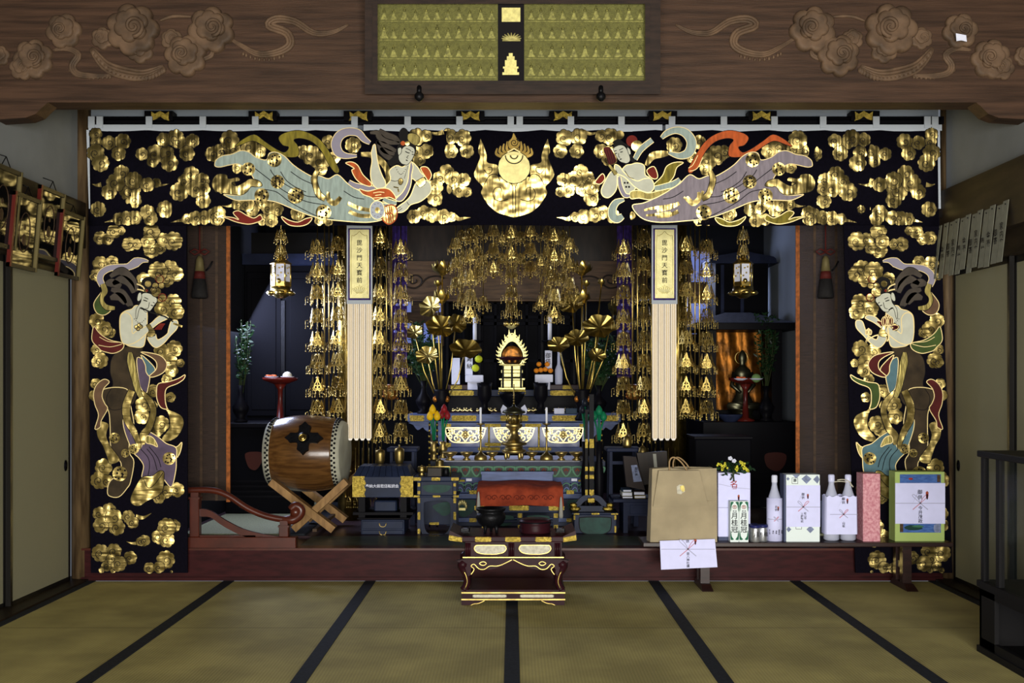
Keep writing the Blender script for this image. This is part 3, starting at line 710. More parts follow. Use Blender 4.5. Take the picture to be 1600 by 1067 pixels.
def valance():
    # top band with flying figures
    t = thing('embroidered_valance', 'wide dark curtain band embroidered with gold clouds and two flying figures', 'curtain', P(800, 352, -.04))
    y = -.05
    m = MB('cloth'); n = 60
    vs = []; x0, x1 = 138, 1467
    for i in range(n + 1):
        px = x0 + (x1 - x0) * i / n
        sag = 2.6 * abs(math.sin(PI * (px - 142) / 88)) if True else 0
        dy = .004 * math.sin(i * 1.7) + .0
        for py, d in ((203 + sag * .9, 0), (352 - .8 * math.sin(i * .5), 0)):
            vs.append((PX(px, y), y + dy, PZ(py, y))); vs.append((PX(px, y), y + .012 + dy, PZ(py, y)))
    fs = []
    for i in range(n):
        a = i * 4; b = a + 4
        fs += [(a, a + 2, b + 2, b), (a + 1, b + 1, b + 3, a + 3), (a, b, b + 1, a + 1), (a + 2, a + 3, b + 3, b + 2)]
    fs += [(0, 1, 3, 2), (n * 4, n * 4 + 2, n * 4 + 3, n * 4 + 1)]
    m.add(vs, fs, True); m.build('cloth_band', t)
    m = MB('white_cloth')
    for a, b in ((138, 556), (568, 1035), (1040, 1472)):
        pts = []; 
        for i in range(41):
            px = a + (b - a) * i / 40; pts.append((PX(px, y), PZ(203 + 2.6 * abs(math.sin(PI * (px - 142) / 88)), y)))
        pts += [(PX(b, y), PZ(194.5, y)), (PX(a, y), PZ(194.5, y))]
        m.poly(pts, y + .002, y + .008)
    m.build('white_heading', t)
    for px in (143, 156, 233, 317, 399, 477, 554, 637, 718, 798, 812, 892, 971, 1050, 1131, 1210, 1286, 1369, 1449, 1461):
        MB('white_cloth').box(PX(px - 5, y), PX(px + 5, y), y - .004, y + .004, PZ(200, y), PZ(182, y)).build('white_loop', t)
    for a, b, c, d in ((135, 139.5, 141, 139), (1465, 1468.5, 1470, 1466.5)):
        m = MB('white_cloth'); pts = [(PX(a, y), PZ(203, y)), (PX(b, y), PZ(203, y)), (PX(c, y), PZ(326, y)), (PX(d, y), PZ(326, y))]
        m.poly(pts, y - .001, y + .01); m.build('white_edge_strip', t)
    e1 = Emb(y, 'foil'); e2 = Emb(y, 'foil', lambda x, yy: (1605 - x, yy))
    for e in (e1, e2):
        A = (130, 160, 5.333)
        for q in ('105 265 55,110 330 50,215 335 60,330 325 68,295 425 62', '105 420 75,145 505 75', '490 430 55,600 430 80,580 490 52,700 420 60,720 505 74', '670 310 60,770 300 75,800 330 60,910 320 60,865 425 66',
                  '1080 430 66,1150 410 70,1240 400 80,1210 310 70', '320 590 70,270 670 80,215 745 66,420 650 75,535 685 62,610 670 40,390 735 92,420 815 68', '900 600 70,850 660 66,800 745 80,990 650 64,930 720 72,1000 720 60,1000 820 64',
                  '1150 680 80,1210 690 60', '125 890 66', '300 970 55,365 965 62,430 960 60,535 915 64,560 965 62,685 890 74', '860 970 48,935 965 62,1010 960 60,1100 940 70,1130 975 50'):
            e.cloud(G(*A, q, 3))
        for q in ('600 672,640 690,715 678', '290 985,240 985,180 998', '860 980,800 985,730 1000', '150 685,110 690,75 680'): e.tail(G(*A, q), 8)
        B = (330, 190, 6.275)
        for q in ('180 180 95,380 250 90,470 290 70,90 300 75', '900 300 70,980 330 100,1070 390 95,1080 470 60,1150 200 70,1210 350 62', '260 810 60,350 810 76,400 860 74,500 800 66,560 850 70,640 860 70,500 960 60,590 970 66,70 900 76,50 960 60', '850 900 74,1060 970 50,1150 975 50', '250 450 60', '1390 230 80'):
            e.cloud(G(*B, q, 3))
        e.tail(G(*B, '210 820,160 830,105 825'), 6)
        C = (540, 190, 6.277)
        for q in ('700 150 85,790 140 60,790 290 74,720 370 66,700 300 60', '1010 150 84,1150 160 84,1030 290 72,1190 290 70', '990 490 74,920 550 66,1050 560 80,1160 570 68,880 640 80,970 660 74,1120 670 76,1190 690 50,880 750 82', '670 930 70,770 890 70,850 915 76,960 930 74,1040 935 50'):
            e.cloud(G(*C, q, 3))
        e.tail(G(*C, '1060 920,1110 955,1170 945,1225 940'), 9); e.tail(G(*C, '960 100,880 120,770 80'), 8)
    flyer(e1, 'flying_figure_with_drum', 'robe_blue', 'olive_silk', 'red_silk', True)
    flyer(e2, 'flying_figure_with_pipe', 'robe_purple', 'orange_silk', 'olive_silk', False)
    f = 'flying_figure_with_drum'; C = (540, 190, 6.277); e = e1
    def c(q): return G(*C, q)
    e.stroke(f, 'sash_lilac', c('110 335,0 335,-70 300,-95 220,-60 140,20 100,120 110,180 170,240 210'), [3, 8, 13, 14, 13, 11, 10, 8, 3], 12, True, 'gold_thread')
    e.stroke(f, 'foil', c('150 320,260 330,360 400,410 480,420 560,380 640'), [6, 9, 10, 9, 8, 5], 14, True, 'outline')
    for q in ('300 200,360 220,430 260,500 290', '340 260,400 290,480 320', '310 190,350 280,420 350,500 370', '330 80,400 130,480 160,530 200', '240 110,310 110,340 160,420 200,540 210'):
        e.stroke(f, 'hair_brown', c(q), [3, 9, 8, 3], 13, True, 'outline')
    e.fill(f, 'orange_silk', c('0 405,60 395,120 430,170 520,250 600,240 635,160 610,100 560,60 480,85 460,40 430'), 22)
    e.stroke(f, 'sash_lilac', c('30 590,100 630,200 650,290 655'), [5, 8, 8, 4], 21, True, 'gold_thread')
    e.fill(f, 'hair', c('405 400,460 350,490 300,510 240,540 200,520 120,560 60,610 90,610 170,640 205,690 245,685 300,655 340,640 400,560 450,510 410,460 440,430 425'), 22, None)
    e.fill(f, 'skin_silk', c('270 235,290 225,300 290,312 370,330 450,360 530,390 590,385 640,310 655,265 610,246 540,246 470,258 390,252 310,262 265'), 23)
    e.fill(f, 'skin_silk', c('430 480,500 430,560 445,640 395,700 440,740 500,770 540,700 585,655 560,620 610,590 680,530 720,480 740,420 690,390 640,440 570'), 23)
    e.fill(f, 'skin_silk', c('690 600,745 575,800 580,838 630,830 700,740 780,640 815,600 860,550 890,485 882,520 830,590 780,640 720'), 24)
    e.fill(f, 'skin_silk', c('575 245,615 235,665 255,680 295,665 345,640 390,600 425,560 420,525 380,520 330,545 280'), 25, 'outline', .8)
    e.fill(f, 'skin_silk', c('515 262,545 256,548 300,522 330,512 300'), 26, 'outline', .8)
    for q, w in (('590 262,625 275,640 290', 1.1), ('585 292,610 305,628 308', 1.4), ('648 295,665 300', 1.2), ('650 320,668 322', 1.3), ('618 330,600 352,612 360', .9), ('592 375,608 384', 1.6), ('525 395,555 415,590 425', .8), ('600 785,612 805,625 820', .8), ('500 860,540 835', .8), ('510 880,555 850', .8)):
        e.stroke(f, 'outline', c(q), w, 28)
    for k in range(9): e.disc(f, 'outline', *c('%d %d' % (490 + k * 12, 445 + 60 * math.sin(k * PI / 8) + k * 3))[0], .7, 27)
    for k in range(9): e.disc(f, 'outline', *c('%d %d' % (610 - k * 4, 440 + k * 14))[0], .7, 27)
    for k in range(8): e.disc(f, 'outline', *c('%d %d' % (445 + k * 11, 575 + 10 * math.sin(k * PI / 7)))[0], .7, 27)
    e.fill(f, 'foil', c('520 570,545 555,565 585,545 620,520 610'), 27, 'outline', .8); e.stroke(f, 'foil', c('470 640,520 650'), 2, 27); e.stroke(f, 'foil', c('515 660,520 690'), 2.4, 27)
    e.fill(f, 'sash_lilac', c('640 390,662 440,648 520,640 620,600 720,545 780,490 765,560 690,608 590,622 480'), 25)
    e.fill(f, 'foil', c('685 595,725 565,768 548,785 600,730 645'), 25, 'outline', .9)
    e.fill(f, 'orange_silk', c('735 455,800 448,842 520,815 580,785 545'), 25)
    e.fill(f, 'orange_silk', c('135 660,220 682,330 655,420 660,478 715,492 765,430 742,360 752,290 772,250 742,170 712'), 26)
    e.stroke(f, 'robe_blue', c('370 760,440 790,500 800'), [5, 7, 3], 27, True, 'gold_thread')
    for q in ('270 700,330 690,380 695', '290 725,350 715', '270 750,330 745,370 748'): e.stroke(f, 'gold_thread', c(q), 1, 28)
    e.fill(f, 'foil', c('390 830,470 820,505 880,490 960,430 1005,380 980,350 930,370 870'), 27, 'orange_silk', 2)
    for k in range(7): e.stroke(f, 'orange_silk', c('%d %d,%d %d' % (385 + k * 10, 830 + (k % 2) * 60, 400 + k * 12, 985 - (k % 2) * 70)), 1.6, 28, False)
    e.disc(f, 'white_cloth', *c('310 868')[0], 11.5, 29, 1.28, 'gold_thread'); e.disc(f, 'foil', *c('312 868')[0], 4, 30, 1.2)
    for k in range(9): e.disc(f, 'sash_lilac', *c('%d %d' % (310 + 46 * math.cos(k * .7), 868 + 66 * math.sin(k * .7)))[0], 1.2, 30)
    e.disc(f, 'orange_silk', *c('562 212')[0], 3.6, 27); e.disc(f, 'foil', *c('605 212')[0], 3.6, 27); e.fill(f, 'sash_gold', c('615 120,690 120,730 170,700 230,640 220,610 180'), 21, 'outline', .8)
    f = 'flying_figure_with_pipe'; e = Emb(y, 'foil'); E_ = (930, 190, 6.277)
    def c(q): return G(*E_, q)
    e.stroke(f, 'robe_blue', c('720 305,830 335,920 300,945 200,890 115,800 85,710 110,650 160'), [3, 9, 14, 14, 12, 9, 8, 3], 16, True, 'gold_thread')
    e.stroke(f, 'robe_blue', c('390 370,450 270,560 180'), [6, 8, 7], 18, True, 'gold_thread')
    e.stroke(f, 'foil', c('500 430,560 340,640 320,720 310'), [5, 12, 11, 5], 15, True, 'outline')
    e.stroke(f, 'orange_silk', c('920 470,980 440,1030 340'), [4, 8, 7], 19, True, 'gold_thread')
    e.fill(f, 'olive_silk', c('560 640,580 610,660 530,700 440,780 400,865 402,800 450,770 540,700 615,620 640'), 20)
    e.stroke(f, 'robe_blue', c('580 655,680 640,770 610,830 565'), [6, 9, 8, 4], 21, True, 'gold_thread')
    e.fill(f, 'sash_gold', c('345 690,430 675,520 700,620 680,745 655,650 720,540 765,430 750,350 755'), 24, 'gold_thread')
    for q in ('480 870,560 850,700 830,780 810', '500 920,620 910,740 890', '870 740,930 790,1010 780,1060 680'): e.stroke(f, 'foil', c(q), [3, 5, 4], 22)
    e.fill(f, 'hair', c('165 262,185 225,170 200,230 170,280 205,330 240,350 310,400 390,440 430,390 415,340 380,310 400,330 300,300 240,250 225,190 250'), 22, None)
    e.fill(f, 'skin_silk', c('300 430,350 420,410 405,480 430,490 520,540 560,540 660,420 640,370 690,345 725,300 735,255 650,215 570,250 490'), 23)
    e.fill(f, 'skin_silk', c('150 495,205 480,216 560,205 670,140 742,82 735,58 680,88 600'), 24)
    e.fill(f, 'skin_silk', c('195 420,240 440,290 505,400 580,480 560,545 560,578 620,565 672,510 695,400 650,290 545,215 510,190 460'), 25)
    e.fill(f, 'skin_silk', c('178 265,230 232,285 240,325 300,342 380,305 410,255 398,218 362,192 310'), 25, 'outline', .8)
    e.fill(f, 'skin_silk', c('312 255,340 270,350 315,330 320'), 26, 'outline', .8)
    for q, w in (('185 290,210 285', 1.2), ('235 280,275 260', 1.1), ('195 315,215 310', 1.3), ('245 300,270 295', 1.4), ('230 310,232 345,245 350', .9), ('240 370,260 366', 1.6), ('255 398,300 410', .8), ('290 480,330 540,380 560', .9)):
        e.stroke(f, 'outline', c(q), w, 28)
    e.fill(f, 'dark_red_silk', c('75 270,110 245,150 255,195 330,208 395,135 425,108 350'), 23, 'foil', 1)
    for k in range(4): e.stroke(f, 'outline', c('%d %d,%d %d' % (90 + k * 25, 275, 135 + k * 20, 410)), .8, 24, False)
    e.stroke(f, 'sash_gold', c('135 425,180 480,205 520'), [3, 5, 5], 26, True, 'outline')
    for k in range(4): e.disc(f, 'outline', *c('%d %d' % (290 + k * 14, 600 + (k % 2) * 40))[0], 1.6, 27)
    e.stroke(f, 'sash_lilac', c('235 545,250 640,290 720,340 725'), [4, 6, 6, 3], 26, True, 'gold_thread')
    e.stroke(f, 'robe_blue', c('285 765,210 790,170 850,170 920,215 955,270 925'), [3, 9, 11, 12, 11, 6], 21, True, 'gold_thread')
    for q in ('505 480,575 440,612 520,600 560,550 550', '0 600,20 560,72 510,95 560,50 612'): e.fill(f, 'red_silk', c(q), 26)
    for q in ('340 900,370 880,400 930,350 965', ): e.fill(f, 'foil', c(q), 18, 'outline', .8)
    e.disc(f, 'red_silk', *c('360 190')[0], 9, 17); e.disc(f, 'foil', *c('410 240')[0], 9, 17); e.disc(f, 'foil', *c('240 130')[0], 7, 17)
    e2.b.setdefault(f, MB()); 
    for p, m in e.b.items():
        g = e2.mb(p); 
        for i, fc in enumerate(m.f):
            pass
        o = len(g.v); g.v += m.v
        for fc, mi, sm in zip(m.f, m.mi, m.sm):
            g.use(m.mats[mi]); g.f.append([a + o for a in fc]); g.mi.append(g.cur); g.sm.append(sm)
    # flaming jewel on a cloud in the middle
    e = Emb(y, 'foil'); D = (730, 190, 6.277); J = 'flaming_jewel'
    half = nums('130 165,105 290,125 350,82 460,65 520,95 580,150 640,135 700,185 790,220 832,290 890,375 920,455 942')
    inn = nums('170 520,200 400,190 330,160 235')
    left = smooth_pts(half, False); right = [(920 - x, v) for x, v in left[::-1]]
    innl = smooth_pts([(300, 540), (300, 430), (200, 400), (192, 330), (165, 240), (130, 165)], False)
    pl = left + right[1:] + [(920 - x, v) for x, v in innl[::-1]][1:] + innl[:-1]
    e.fill(J, 'foil', [(D[0] + x / D[2], D[1] + v / D[2]) for x, v in pl], 6, 'outline', .8, False)
    for s in (0, 1):
        for q in ('165 620,220 530,290 520,320 580', '340 690,330 650,280 650,252 700,270 760,330 780,400 760', '165 470,200 510,240 490,240 450,205 450', '380 590,440 620,445 740,450 900'):
            e.stroke(J, 'outline', G(*D, ','.join('%f %f' % (x if not s else 920 - x, v) for x, v in nums(q))), 1.1, 9)
    for k in range(-5, 6):
        a = k * .155; L = 210 - abs(k) * 4 if k else 300
        p0 = (460 + 150 * math.sin(a * 1.1), 445 - 150 * math.cos(a * 1.1)); x1 = 460 + k * 33
        y1 = 150 + abs(k) * 22
        if k == 0: continue
        e.stroke(J, 'foil_dim', G(*D, '%f %f,%f %f,%f %f' % (p0[0], p0[1], (p0[0] + x1) / 2 + k * 7, (p0[1] + y1) / 2 + 14, x1, y1)), [4.5, 4, 1], 5, True, 'outline')
    e.fill(J, 'foil_dim', G(*D, '455 110,490 170,520 210,500 260,460 280,410 260,400 200,435 160'), 7, 'outline', 1)
    p = spiral(460, 205, 42, -1, 1.6, 1, 20, .15); e.stroke(J, 'outline', [(D[0] + a / D[2], D[1] + b / D[2]) for a, b in p], 1.2, 11, False)
    e.disc(J, 'pale_gold', 803.3, 261.5, 25.5, 12, 1, 'outline')
    for r, w in ((86, 1.6), (60, 3), (36, 1.6), (14, 3)):
        e.stroke(J, 'gold_thread' if w > 2 else 'outline', G(*D, ','.join('%f %f' % (460 + r * math.cos(a * PI / 8), 330 + r * math.sin(a * PI / 8) * .95) for a in range(0, 9))), w, 16)
    e.stroke(J, 'gold_thread', G(*D, '395 300,460 265,520 300'), 1.5, 16, False)
    lab = {'cloud_pattern': 'gold foil cloud appliques', 'flying_figure_with_drum': 'flying figure in pale blue robe with hand drum', 'flying_figure_with_pipe': 'flying figure in grey purple robe with mouth organ', 'flaming_jewel': 'round flaming gold jewel on cloud'}
    for p, m in e2.b.items():
        g = e1.mb(p); o = len(g.v); g.v += m.v
        for fc, mi, sm in zip(m.f, m.mi, m.sm):
            g.use(m.mats[mi]); g.f.append([a + o for a in fc]); g.mi.append(g.cur); g.sm.append(sm)
    e1.done(t, lab); e.done(t, lab)

def side_hanging(right):
    y = -.022
    if right:
        xf = lambda x, yy: (1609 - x + (yy - 350) / 545 * 21, yy)
        t = thing('embroidered_hanging', 'long dark hanging with gold clouds and figure smelling lotus flowers, behind the bench of gifts', 'hanging', P(1414, 893, y))
    else:
        xf = lambda x, yy: (x, yy)
        t = thing('embroidered_hanging', 'long dark hanging with gold clouds and figure playing a flute, beside framed pictures', 'hanging', P(218, 895, y))
    m = MB('cloth_side'); q = [xf(*p) for p in ((139, 340), (291, 340), (293, 620), (293, 895), (142, 895), (140, 620))]
    pts = [(PX(a, y), PZ(b, y)) for a, b in q]
    m.poly(pts if right else pts, y, y + .012); m.build('cloth', t)
    e = Emb(y, 'foil_side', xf); A = (130, 345, 7.11); B = (130, 480, 7.11); C = (130, 600, 5.93); D = (130, 750, 6.67)
    for q in ('190 190 78,270 200 70,340 120 80,420 110 50', '760 120 95,510 260 82,590 260 62,720 230 80,760 320 95,850 300 72,890 210 80,1000 225 108', '190 480 90,320 460 75,150 600 72,110 620 40', '830 560 110,960 540 105,1030 590 88,920 650 90,670 650 80', '1000 900 92,880 980 92,1030 1010 95'): e.cloud(G(*A, q, 3))
    for q in ('150 150 88,230 240 92,300 280 62', '145 470 62,190 590 90,150 610 62', '1010 460 95,870 490 88,960 610 92,1080 620 48,980 700 78,930 800 62', '140 850 62,120 980 60', '970 1000 58', '700 1000 72,780 940 60'): e.cloud(G(*B, q, 3))
    for q in ('560 190 80,545 300 74,720 370 80,690 430 58,650 60 60,640 200 50', '190 770 82,150 890 85,220 900 62', '870 980 70,770 1000 60,700 1050 60', '400 620 50'): e.cloud(G(*C, q, 3))
    for q in ('270 310 74,170 350 74,185 470 85,320 390 92,350 490 88,470 380 68,515 440 66', '870 490 98,950 475 66,790 590 80,870 620 84,640 630 60,600 640 50', '180 760 95,320 740 82,300 820 60,370 870 85,490 810 72,250 890 62,190 940 30,310 940 30', '860 830 98,690 915 60,790 910 62,920 955 14'): e.cloud(G(*D, q, 3))
    e.tail(G(*D, '550 385,630 390,710 345'), 9); e.tail(G(*D, '590 650,520 660,450 640'), 7)
    F_ = 'celestial_figure'
    rob, skirt, loop, dark = ('green_silk', 'robe_teal', 'dark_red_silk', 'robe_dark') if right else ('dark_red_silk', 'robe_violet', 'robe_brown', 'robe_dark')
    # scarf swirling over the head, hair
    e.stroke(F_, 'sash_lilac', G(*A, '725 450,660 440,590 460,500 510,380 515,280 530,205 580,185 650,215 720'), [1, 6, 14, 9, 8, 9, 9, 9, 8], 12, True, 'gold_thread')
    e.stroke(F_, 'sash_gold', G(*A, '215 700,240 780,210 840,210 900,260 960,350 970'), [7, 9, 6, 6, 8, 4], 15, True, 'outline')
    e.fill(F_, 'robe_brown' if right else 'green_silk', G(*A, '215 780,130 890,120 960,160 1030,240 1045,310 990,250 960,205 900,205 830'), 14)
    for q in ('300 620,400 560,480 590,560 680,600 780', '330 700,430 650,520 700,560 800', '310 760,420 800,500 900,540 960', '300 860,400 840,470 920', '250 700,330 690,420 730'):
        e.stroke(F_, 'hair_brown', G(*A, q), [5, 13, 11, 4], 13, True, 'outline')
    e.fill(F_, 'hair', G(*A, '600 930,590 850,620 800,640 720,660 650,740 620,800 660,800 740,830 800,830 850,760 810,680 800,640 900,560 980,500 950'), 18, None)
    e.disc(F_, 'foil_side', *G(*A, '720 700')[0], 5, 19)
    for q in ('595 700,660 730,690 780', '600 760,650 770,700 790'): e.stroke(F_, 'gold_thread', G(*A, q), 2, 21)
    for px, py, r in ((700, 775, 3), (800, 720, 5), (810, 790, 8), (850, 650, 6), (830, 600, 4), (870, 720, 5), (780, 770, 5), (880, 850, 6), (850, 880, 4)):
        e.disc(F_, 'foil_side', *G(*A, '%d %d' % (px, py))[0], r, 21, 1, 'red_silk' if r == 6 else 'outline')
    e.disc(F_, 'red_silk', *G(*A, '706 775')[0], 2, 22)
    # body
    e.fill(F_, 'skin_silk', G(*B, '590 -20,700 20,710 190,690 360,660 440,560 440,480 415,420 320,405 200,415 90,470 40,540 20'), 19)
    e.fill(F_, 'skin_silk', G(*A, '655 810,740 808,825 872,795 930,745 1000,690 1012,650 965,620 990,600 1080,585 1080,590 980,640 900'), 20, 'outline', .8)
    e.fill(F_, 'skin_silk', G(*A, '612 810,640 798,650 850,625 890,600 880'), 22, 'outline', .8)
    for q, w in (('680 850,722 870', 1.1), ('668 880,712 893', 1.5), ('775 905,795 915', 1.1), ('750 935,778 945', 1.3), ('735 905,722 968,690 975', .9), ('628 965,680 990', 1.7)): e.stroke(F_, 'outline', G(*A, q), w, 25)
    e.fill(F_, 'skin_silk', G(*B, '408 200,412 300,440 395,520 412,620 365,760 240,850 170,945 120,905 88,830 108,740 188,600 258,545 285,540 120,480 60,420 90'), 23)
    e.fill(F_, 'skin_silk', G(*B, '715 335,760 420,820 448,895 400,965 320,1045 230,1045 150,980 155,950 240,930 300,830 360,795 290'), 22)
    e.fill(F_, 'foil_side', G(*B, '700 200,740 190,765 230,790 250,800 310,740 330,705 310,730 260'), 24, 'outline', .8)
    for k in range(8): e.disc(F_, 'outline', *G(*B, '%d %d' % (570 + k * 17, 130 + 45 * math.sin(k * PI / 7)))[0], .7, 24)
    for px, py in ((590, 220), (620, 200), (610, 240), (640, 215)): e.disc(F_, 'foil_side', *G(*B, '%d %d' % (px, py))[0], 3, 24, 1, 'outline')
    if not right:
        e.stroke(F_, 'hair', G(*A, '640 965,760 1020,900 1060,1000 1120'), 2.2, 26, False); e.stroke(F_, 'foil_side', G(*B, '1000 180,1060 200,1100 215'), 3, 26)
        for k in range(5): e.stroke(F_, 'red_silk', G(*B, '%d 250,%d 210,%d 180' % (790 + k * 18, 830 + k * 14, 860 + k * 12)), 1.2, 25)
    else:
        ex = Emb(y, 'foil_side'); H = (1310, 470, 7.11)
        for cx, cy, r in ((545, 230, 1), (335, 350, .55)):
            for k in range(-2, 3):
                ex.fill(F_, 'dark_red_silk', G(*H, ','.join('%f %f' % (cx + a * r + k * 22 * r * (1 - .1), cy + b * r) for a, b in ((0, -85 + abs(k) * 16), (24, -20), (16, 40), (-16, 40), (-24, -20)))), 27 + abs(k) * .3, 'gold_thread', 1)
        ex.stroke(F_, 'gold_thread', G(*H, '335 390,300 470,330 430,400 390,440 380'), 2, 27); ex.stroke(F_, 'gold_thread', G(*H, '545 290,560 400,540 450'), 2, 27)
        for q in ('430 230,470 250,480 280', '590 280,650 290,600 320'): ex.stroke(F_, 'dark_red_silk', G(*H, q), [2, 5, 2], 27, True, 'gold_thread')
    # robe, sashes
    e.fill(F_, rob, G(*B, '118 215,95 330,110 390,160 440,200 480,260 500,330 512,400 490,445 450,440 400,310 368,220 320,165 270'), 17)
    for q in ('180 330,280 380,420 390', '170 420,300 440,430 410'): e.stroke(F_, 'gold_thread', G(*B, q), 1, 21)
    e.fill(F_, dark, G(*B, '440 450,560 440,660 450,640 520,600 640,590 760,610 900,560 1067,420 1130,300 1130,260 1000,330 860,300 720,320 560'), 16, 'outline', 1)
    e.fill(F_, dark, G(*C, '170 60,300 30,420 60,440 200,470 380,430 520,430 640,470 720,440 900,410 960,330 1045,240 1035,225 980,250 900,330 830,350 730,260 600,250 400,235 250,170 150'), 16)
    e.fill(F_, loop, G(*B, '115 960,150 860,230 800,290 830,230 900,210 990,240 1070,270 1130,200 1260,190 1330,130 1350,170 1200,130 1080'), 18)
    e.fill(F_, 'foil_side', G(*C, '130 350,235 370,215 470,250 570,340 700,250 740,215 660,180 570,130 480'), 17, 'outline', .9)
    e.fill(F_, skirt, G(*C, '530 600,590 450,680 480,770 550,860 590,862 700,858 800,820 950,760 900,700 810,640 870,545 870,560 760,520 690,470 640,430 560,380 420,370 330,400 330,440 450,500 540'), 19)
    e.fill(F_, skirt, G(*B, '600 560,700 620,740 760,720 900,700 950,640 900,610 760'), 18)
    for q in ('530 600,600 680,615 760,600 850', '590 600,650 680,685 800', '610 580,690 680,720 770'): e.stroke(F_, 'outline', G(*C, q), 1.1, 22)
    for px, py, r in ((470, 600, 48), (795, 690, 60), (390, 640, 40), (290, 500, 50), (340, 830, 70)): e.medal(F_, *G(*C, '%d %d' % (px, py))[0], r / C[2], 20)
    e.fill(F_, 'foil_side', G(*C, '550 860,640 850,700 805,745 810,750 870,735 990,670 1050,600 1080,520 1130,450 1110,440 1050,490 940'), 21, 'outline', 1)
    e.stroke(F_, 'foil_side', G(*C, '640 900,700 850,640 960,560 970'), 1.4, 24); e.stroke(F_, 'outline', G(*C, '560 880,600 960,660 930,740 820'), 1, 24)
    e.stroke(F_, 'sash_gold', G(*B, '520 500,530 600,560 740,600 900,640 1000'), [5, 12, 10, 8, 5], 22, True, 'outline')
    e.stroke(F_, 'foil_side', G(*C, '450 60,400 200,410 330,470 440,510 540,515 600'), [10, 12, 11, 9, 7, 4], 22, True, 'outline')
    e.stroke(F_, 'foil_side', G(*C, '540 70,620 160,650 260,610 400,560 470,540 560'), [5, 9, 9, 10, 12, 8], 21, True, 'outline')
    e.fill(F_, 'robe_teal' if not right else loop, G(*B, '640 530,720 590,800 690,745 765,700 720,690 640'), 19)
    e.fill(F_, 'robe_brown' if not right else 'dark_red_silk', G(*B, '640 498,760 510,870 545,930 630,895 720,790 772,735 765,810 690,812 610,750 552'), 20)
    e.fill(F_, 'dark_red_silk' if not right else 'green_silk', G(*B, '1130 750,1115 800,1040 850,940 890,910 950,915 1067,930 1130,860 1110,820 1020,815 930,835 850,940 830,1060 790'), 19)
    e.fill(F_, 'foil_side', G(*C, '760 130,740 200,790 280,800 400,730 500,770 535,870 490,930 380,915 300,850 260,790 230'), 18, 'outline', .9)
    e.fill(F_, 'sash_gold', G(*C, '800 590,870 580,915 540,895 640,850 690,790 650'), 18)
    e.fill(F_, 'sash_gold', G(*C, '590 480,650 500,690 580,640 560,580 540'), 23, 'gold_thread')
    if right:
        g = e.mb(F_); m = ex.mb(F_); o = len(g.v); g.v += m.v
        for fc, mi, sm in zip(m.f, m.mi, m.sm):
            g.use(m.mats[mi]); g.f.append([a + o for a in fc]); g.mi.append(g.cur); g.sm.append(sm)
    e.done(t, {'cloud_pattern': 'gold foil cloud appliques', F_: 'standing figure in swirling scarves'})

def banners():
    valance(); side_hanging(False); side_hanging(True)
    # rail carrying the valance
    t = thing('curtain_rail', 'dark wooden rail with gold fittings carrying the embroidered valance', 'rail', P(800, 193, .03))
    y = .03
    m = MB('black_lacquer').box(PX(138, y), PX(1475, y), y, y + .05, PZ(193, y), PZ(182, y)); m.tube([P(150, 185, y - .01), P(1470, 185, y - .01)], .012, 8); m.build('rail', t)
    for px in (250, 412, 560, 735, 880, 1035, 1190, 1350):
        m = MB('black_lacquer').box(PX(px - 22, y), PX(px + 22, y), y - .03, y + .06, PZ(190, y), PZ(175, y)); m.build('bracket', t)
        m = MB('gilt'); pts = [(px + a, 182 + b) for a, b in ((-14, -8), (-8, -4), (0, -9), (8, -4), (14, -8), (13, 2), (15, 7), (6, 4), (0, 0), (-6, 4), (-15, 7), (-13, 2))]
        m.poly([(PX(a, y - .05), PZ(b, y - .05)) for a, b in pts], y - .05, y - .042); m.build('butterfly_fitting', t)
# ================================================================ gilt hanging ornaments
def canopy_mesh(R, H, gold='gold'):
    m = MB(gold)
    for k in range(6):
        a0 = k * PI / 3; a1 = a0 + PI / 3
        A = Vector((R * math.cos(a0), R * math.sin(a0), 0)); B = Vector((R * math.cos(a1), R * math.sin(a1), 0)); T = (A + B) * .5 * .80 + Vector((0, 0, H))
        c = (A + B) / 2; U = (B - A) * 1.0; W = T - c; N = U.cross(W).normalized()
        def q(u, w): return c + U * u * .98 + W * w
        def strip(pts, wd, closed=True):
            n = len(pts); l = []; r = []
            for i in range(n):
                p0 = Vector(pts[(i - 1) % n]) if closed or i else Vector(pts[0]); p1 = Vector(pts[(i + 1) % n]) if closed or i < n - 1 else Vector(pts[-1])
                d = (p1 - p0); d = d.normalized() if d.length else Vector((1, 0)); nn = Vector((-d.y, d.x)) * wd / 2
                l.append(Vector(pts[i]) + nn); r.append(Vector(pts[i]) - nn)
            V = [q(*p) for p in l + r]; V += [v - N * .002 for v in V]; F = []
            for i in range(n if closed else n - 1):
                j = (i + 1) % n; F += [(i, j, n + j, n + i), (2 * n + n + i, 2 * n + n + j, 2 * n + j, 2 * n + i), (i, 2 * n + i, 2 * n + j, j), (n + j, 3 * n + j, 3 * n + i, n + i)]
            m.add(V, F, False)
        strip([(-.5, 0), (-.56, .14), (-.40, .30), (-.34, .5), (-.18, .62), (-.12, .82), (0, 1.05), (.12, .82), (.18, .62), (.34, .5), (.40, .30), (.56, .14), (.5, 0), (.26, -.08), (0, .03), (-.26, -.08)], .085)
        strip([(0, .03), (.02, .3), (0, .5), (-.02, .7), (0, 1)], .07, False)
        for cx, cz, r in ((-.22, .22, .17), (.22, .22, .17)): strip([(cx + r * math.cos(j * PI / 3.5), cz + r * math.sin(j * PI / 3.5)) for j in range(7)], .06)
    m.lathe([(R * .12, H * .9), (R * .3, H * .96), (R * .1, H * 1.08)], (0, 0, 0), 6)
    return m
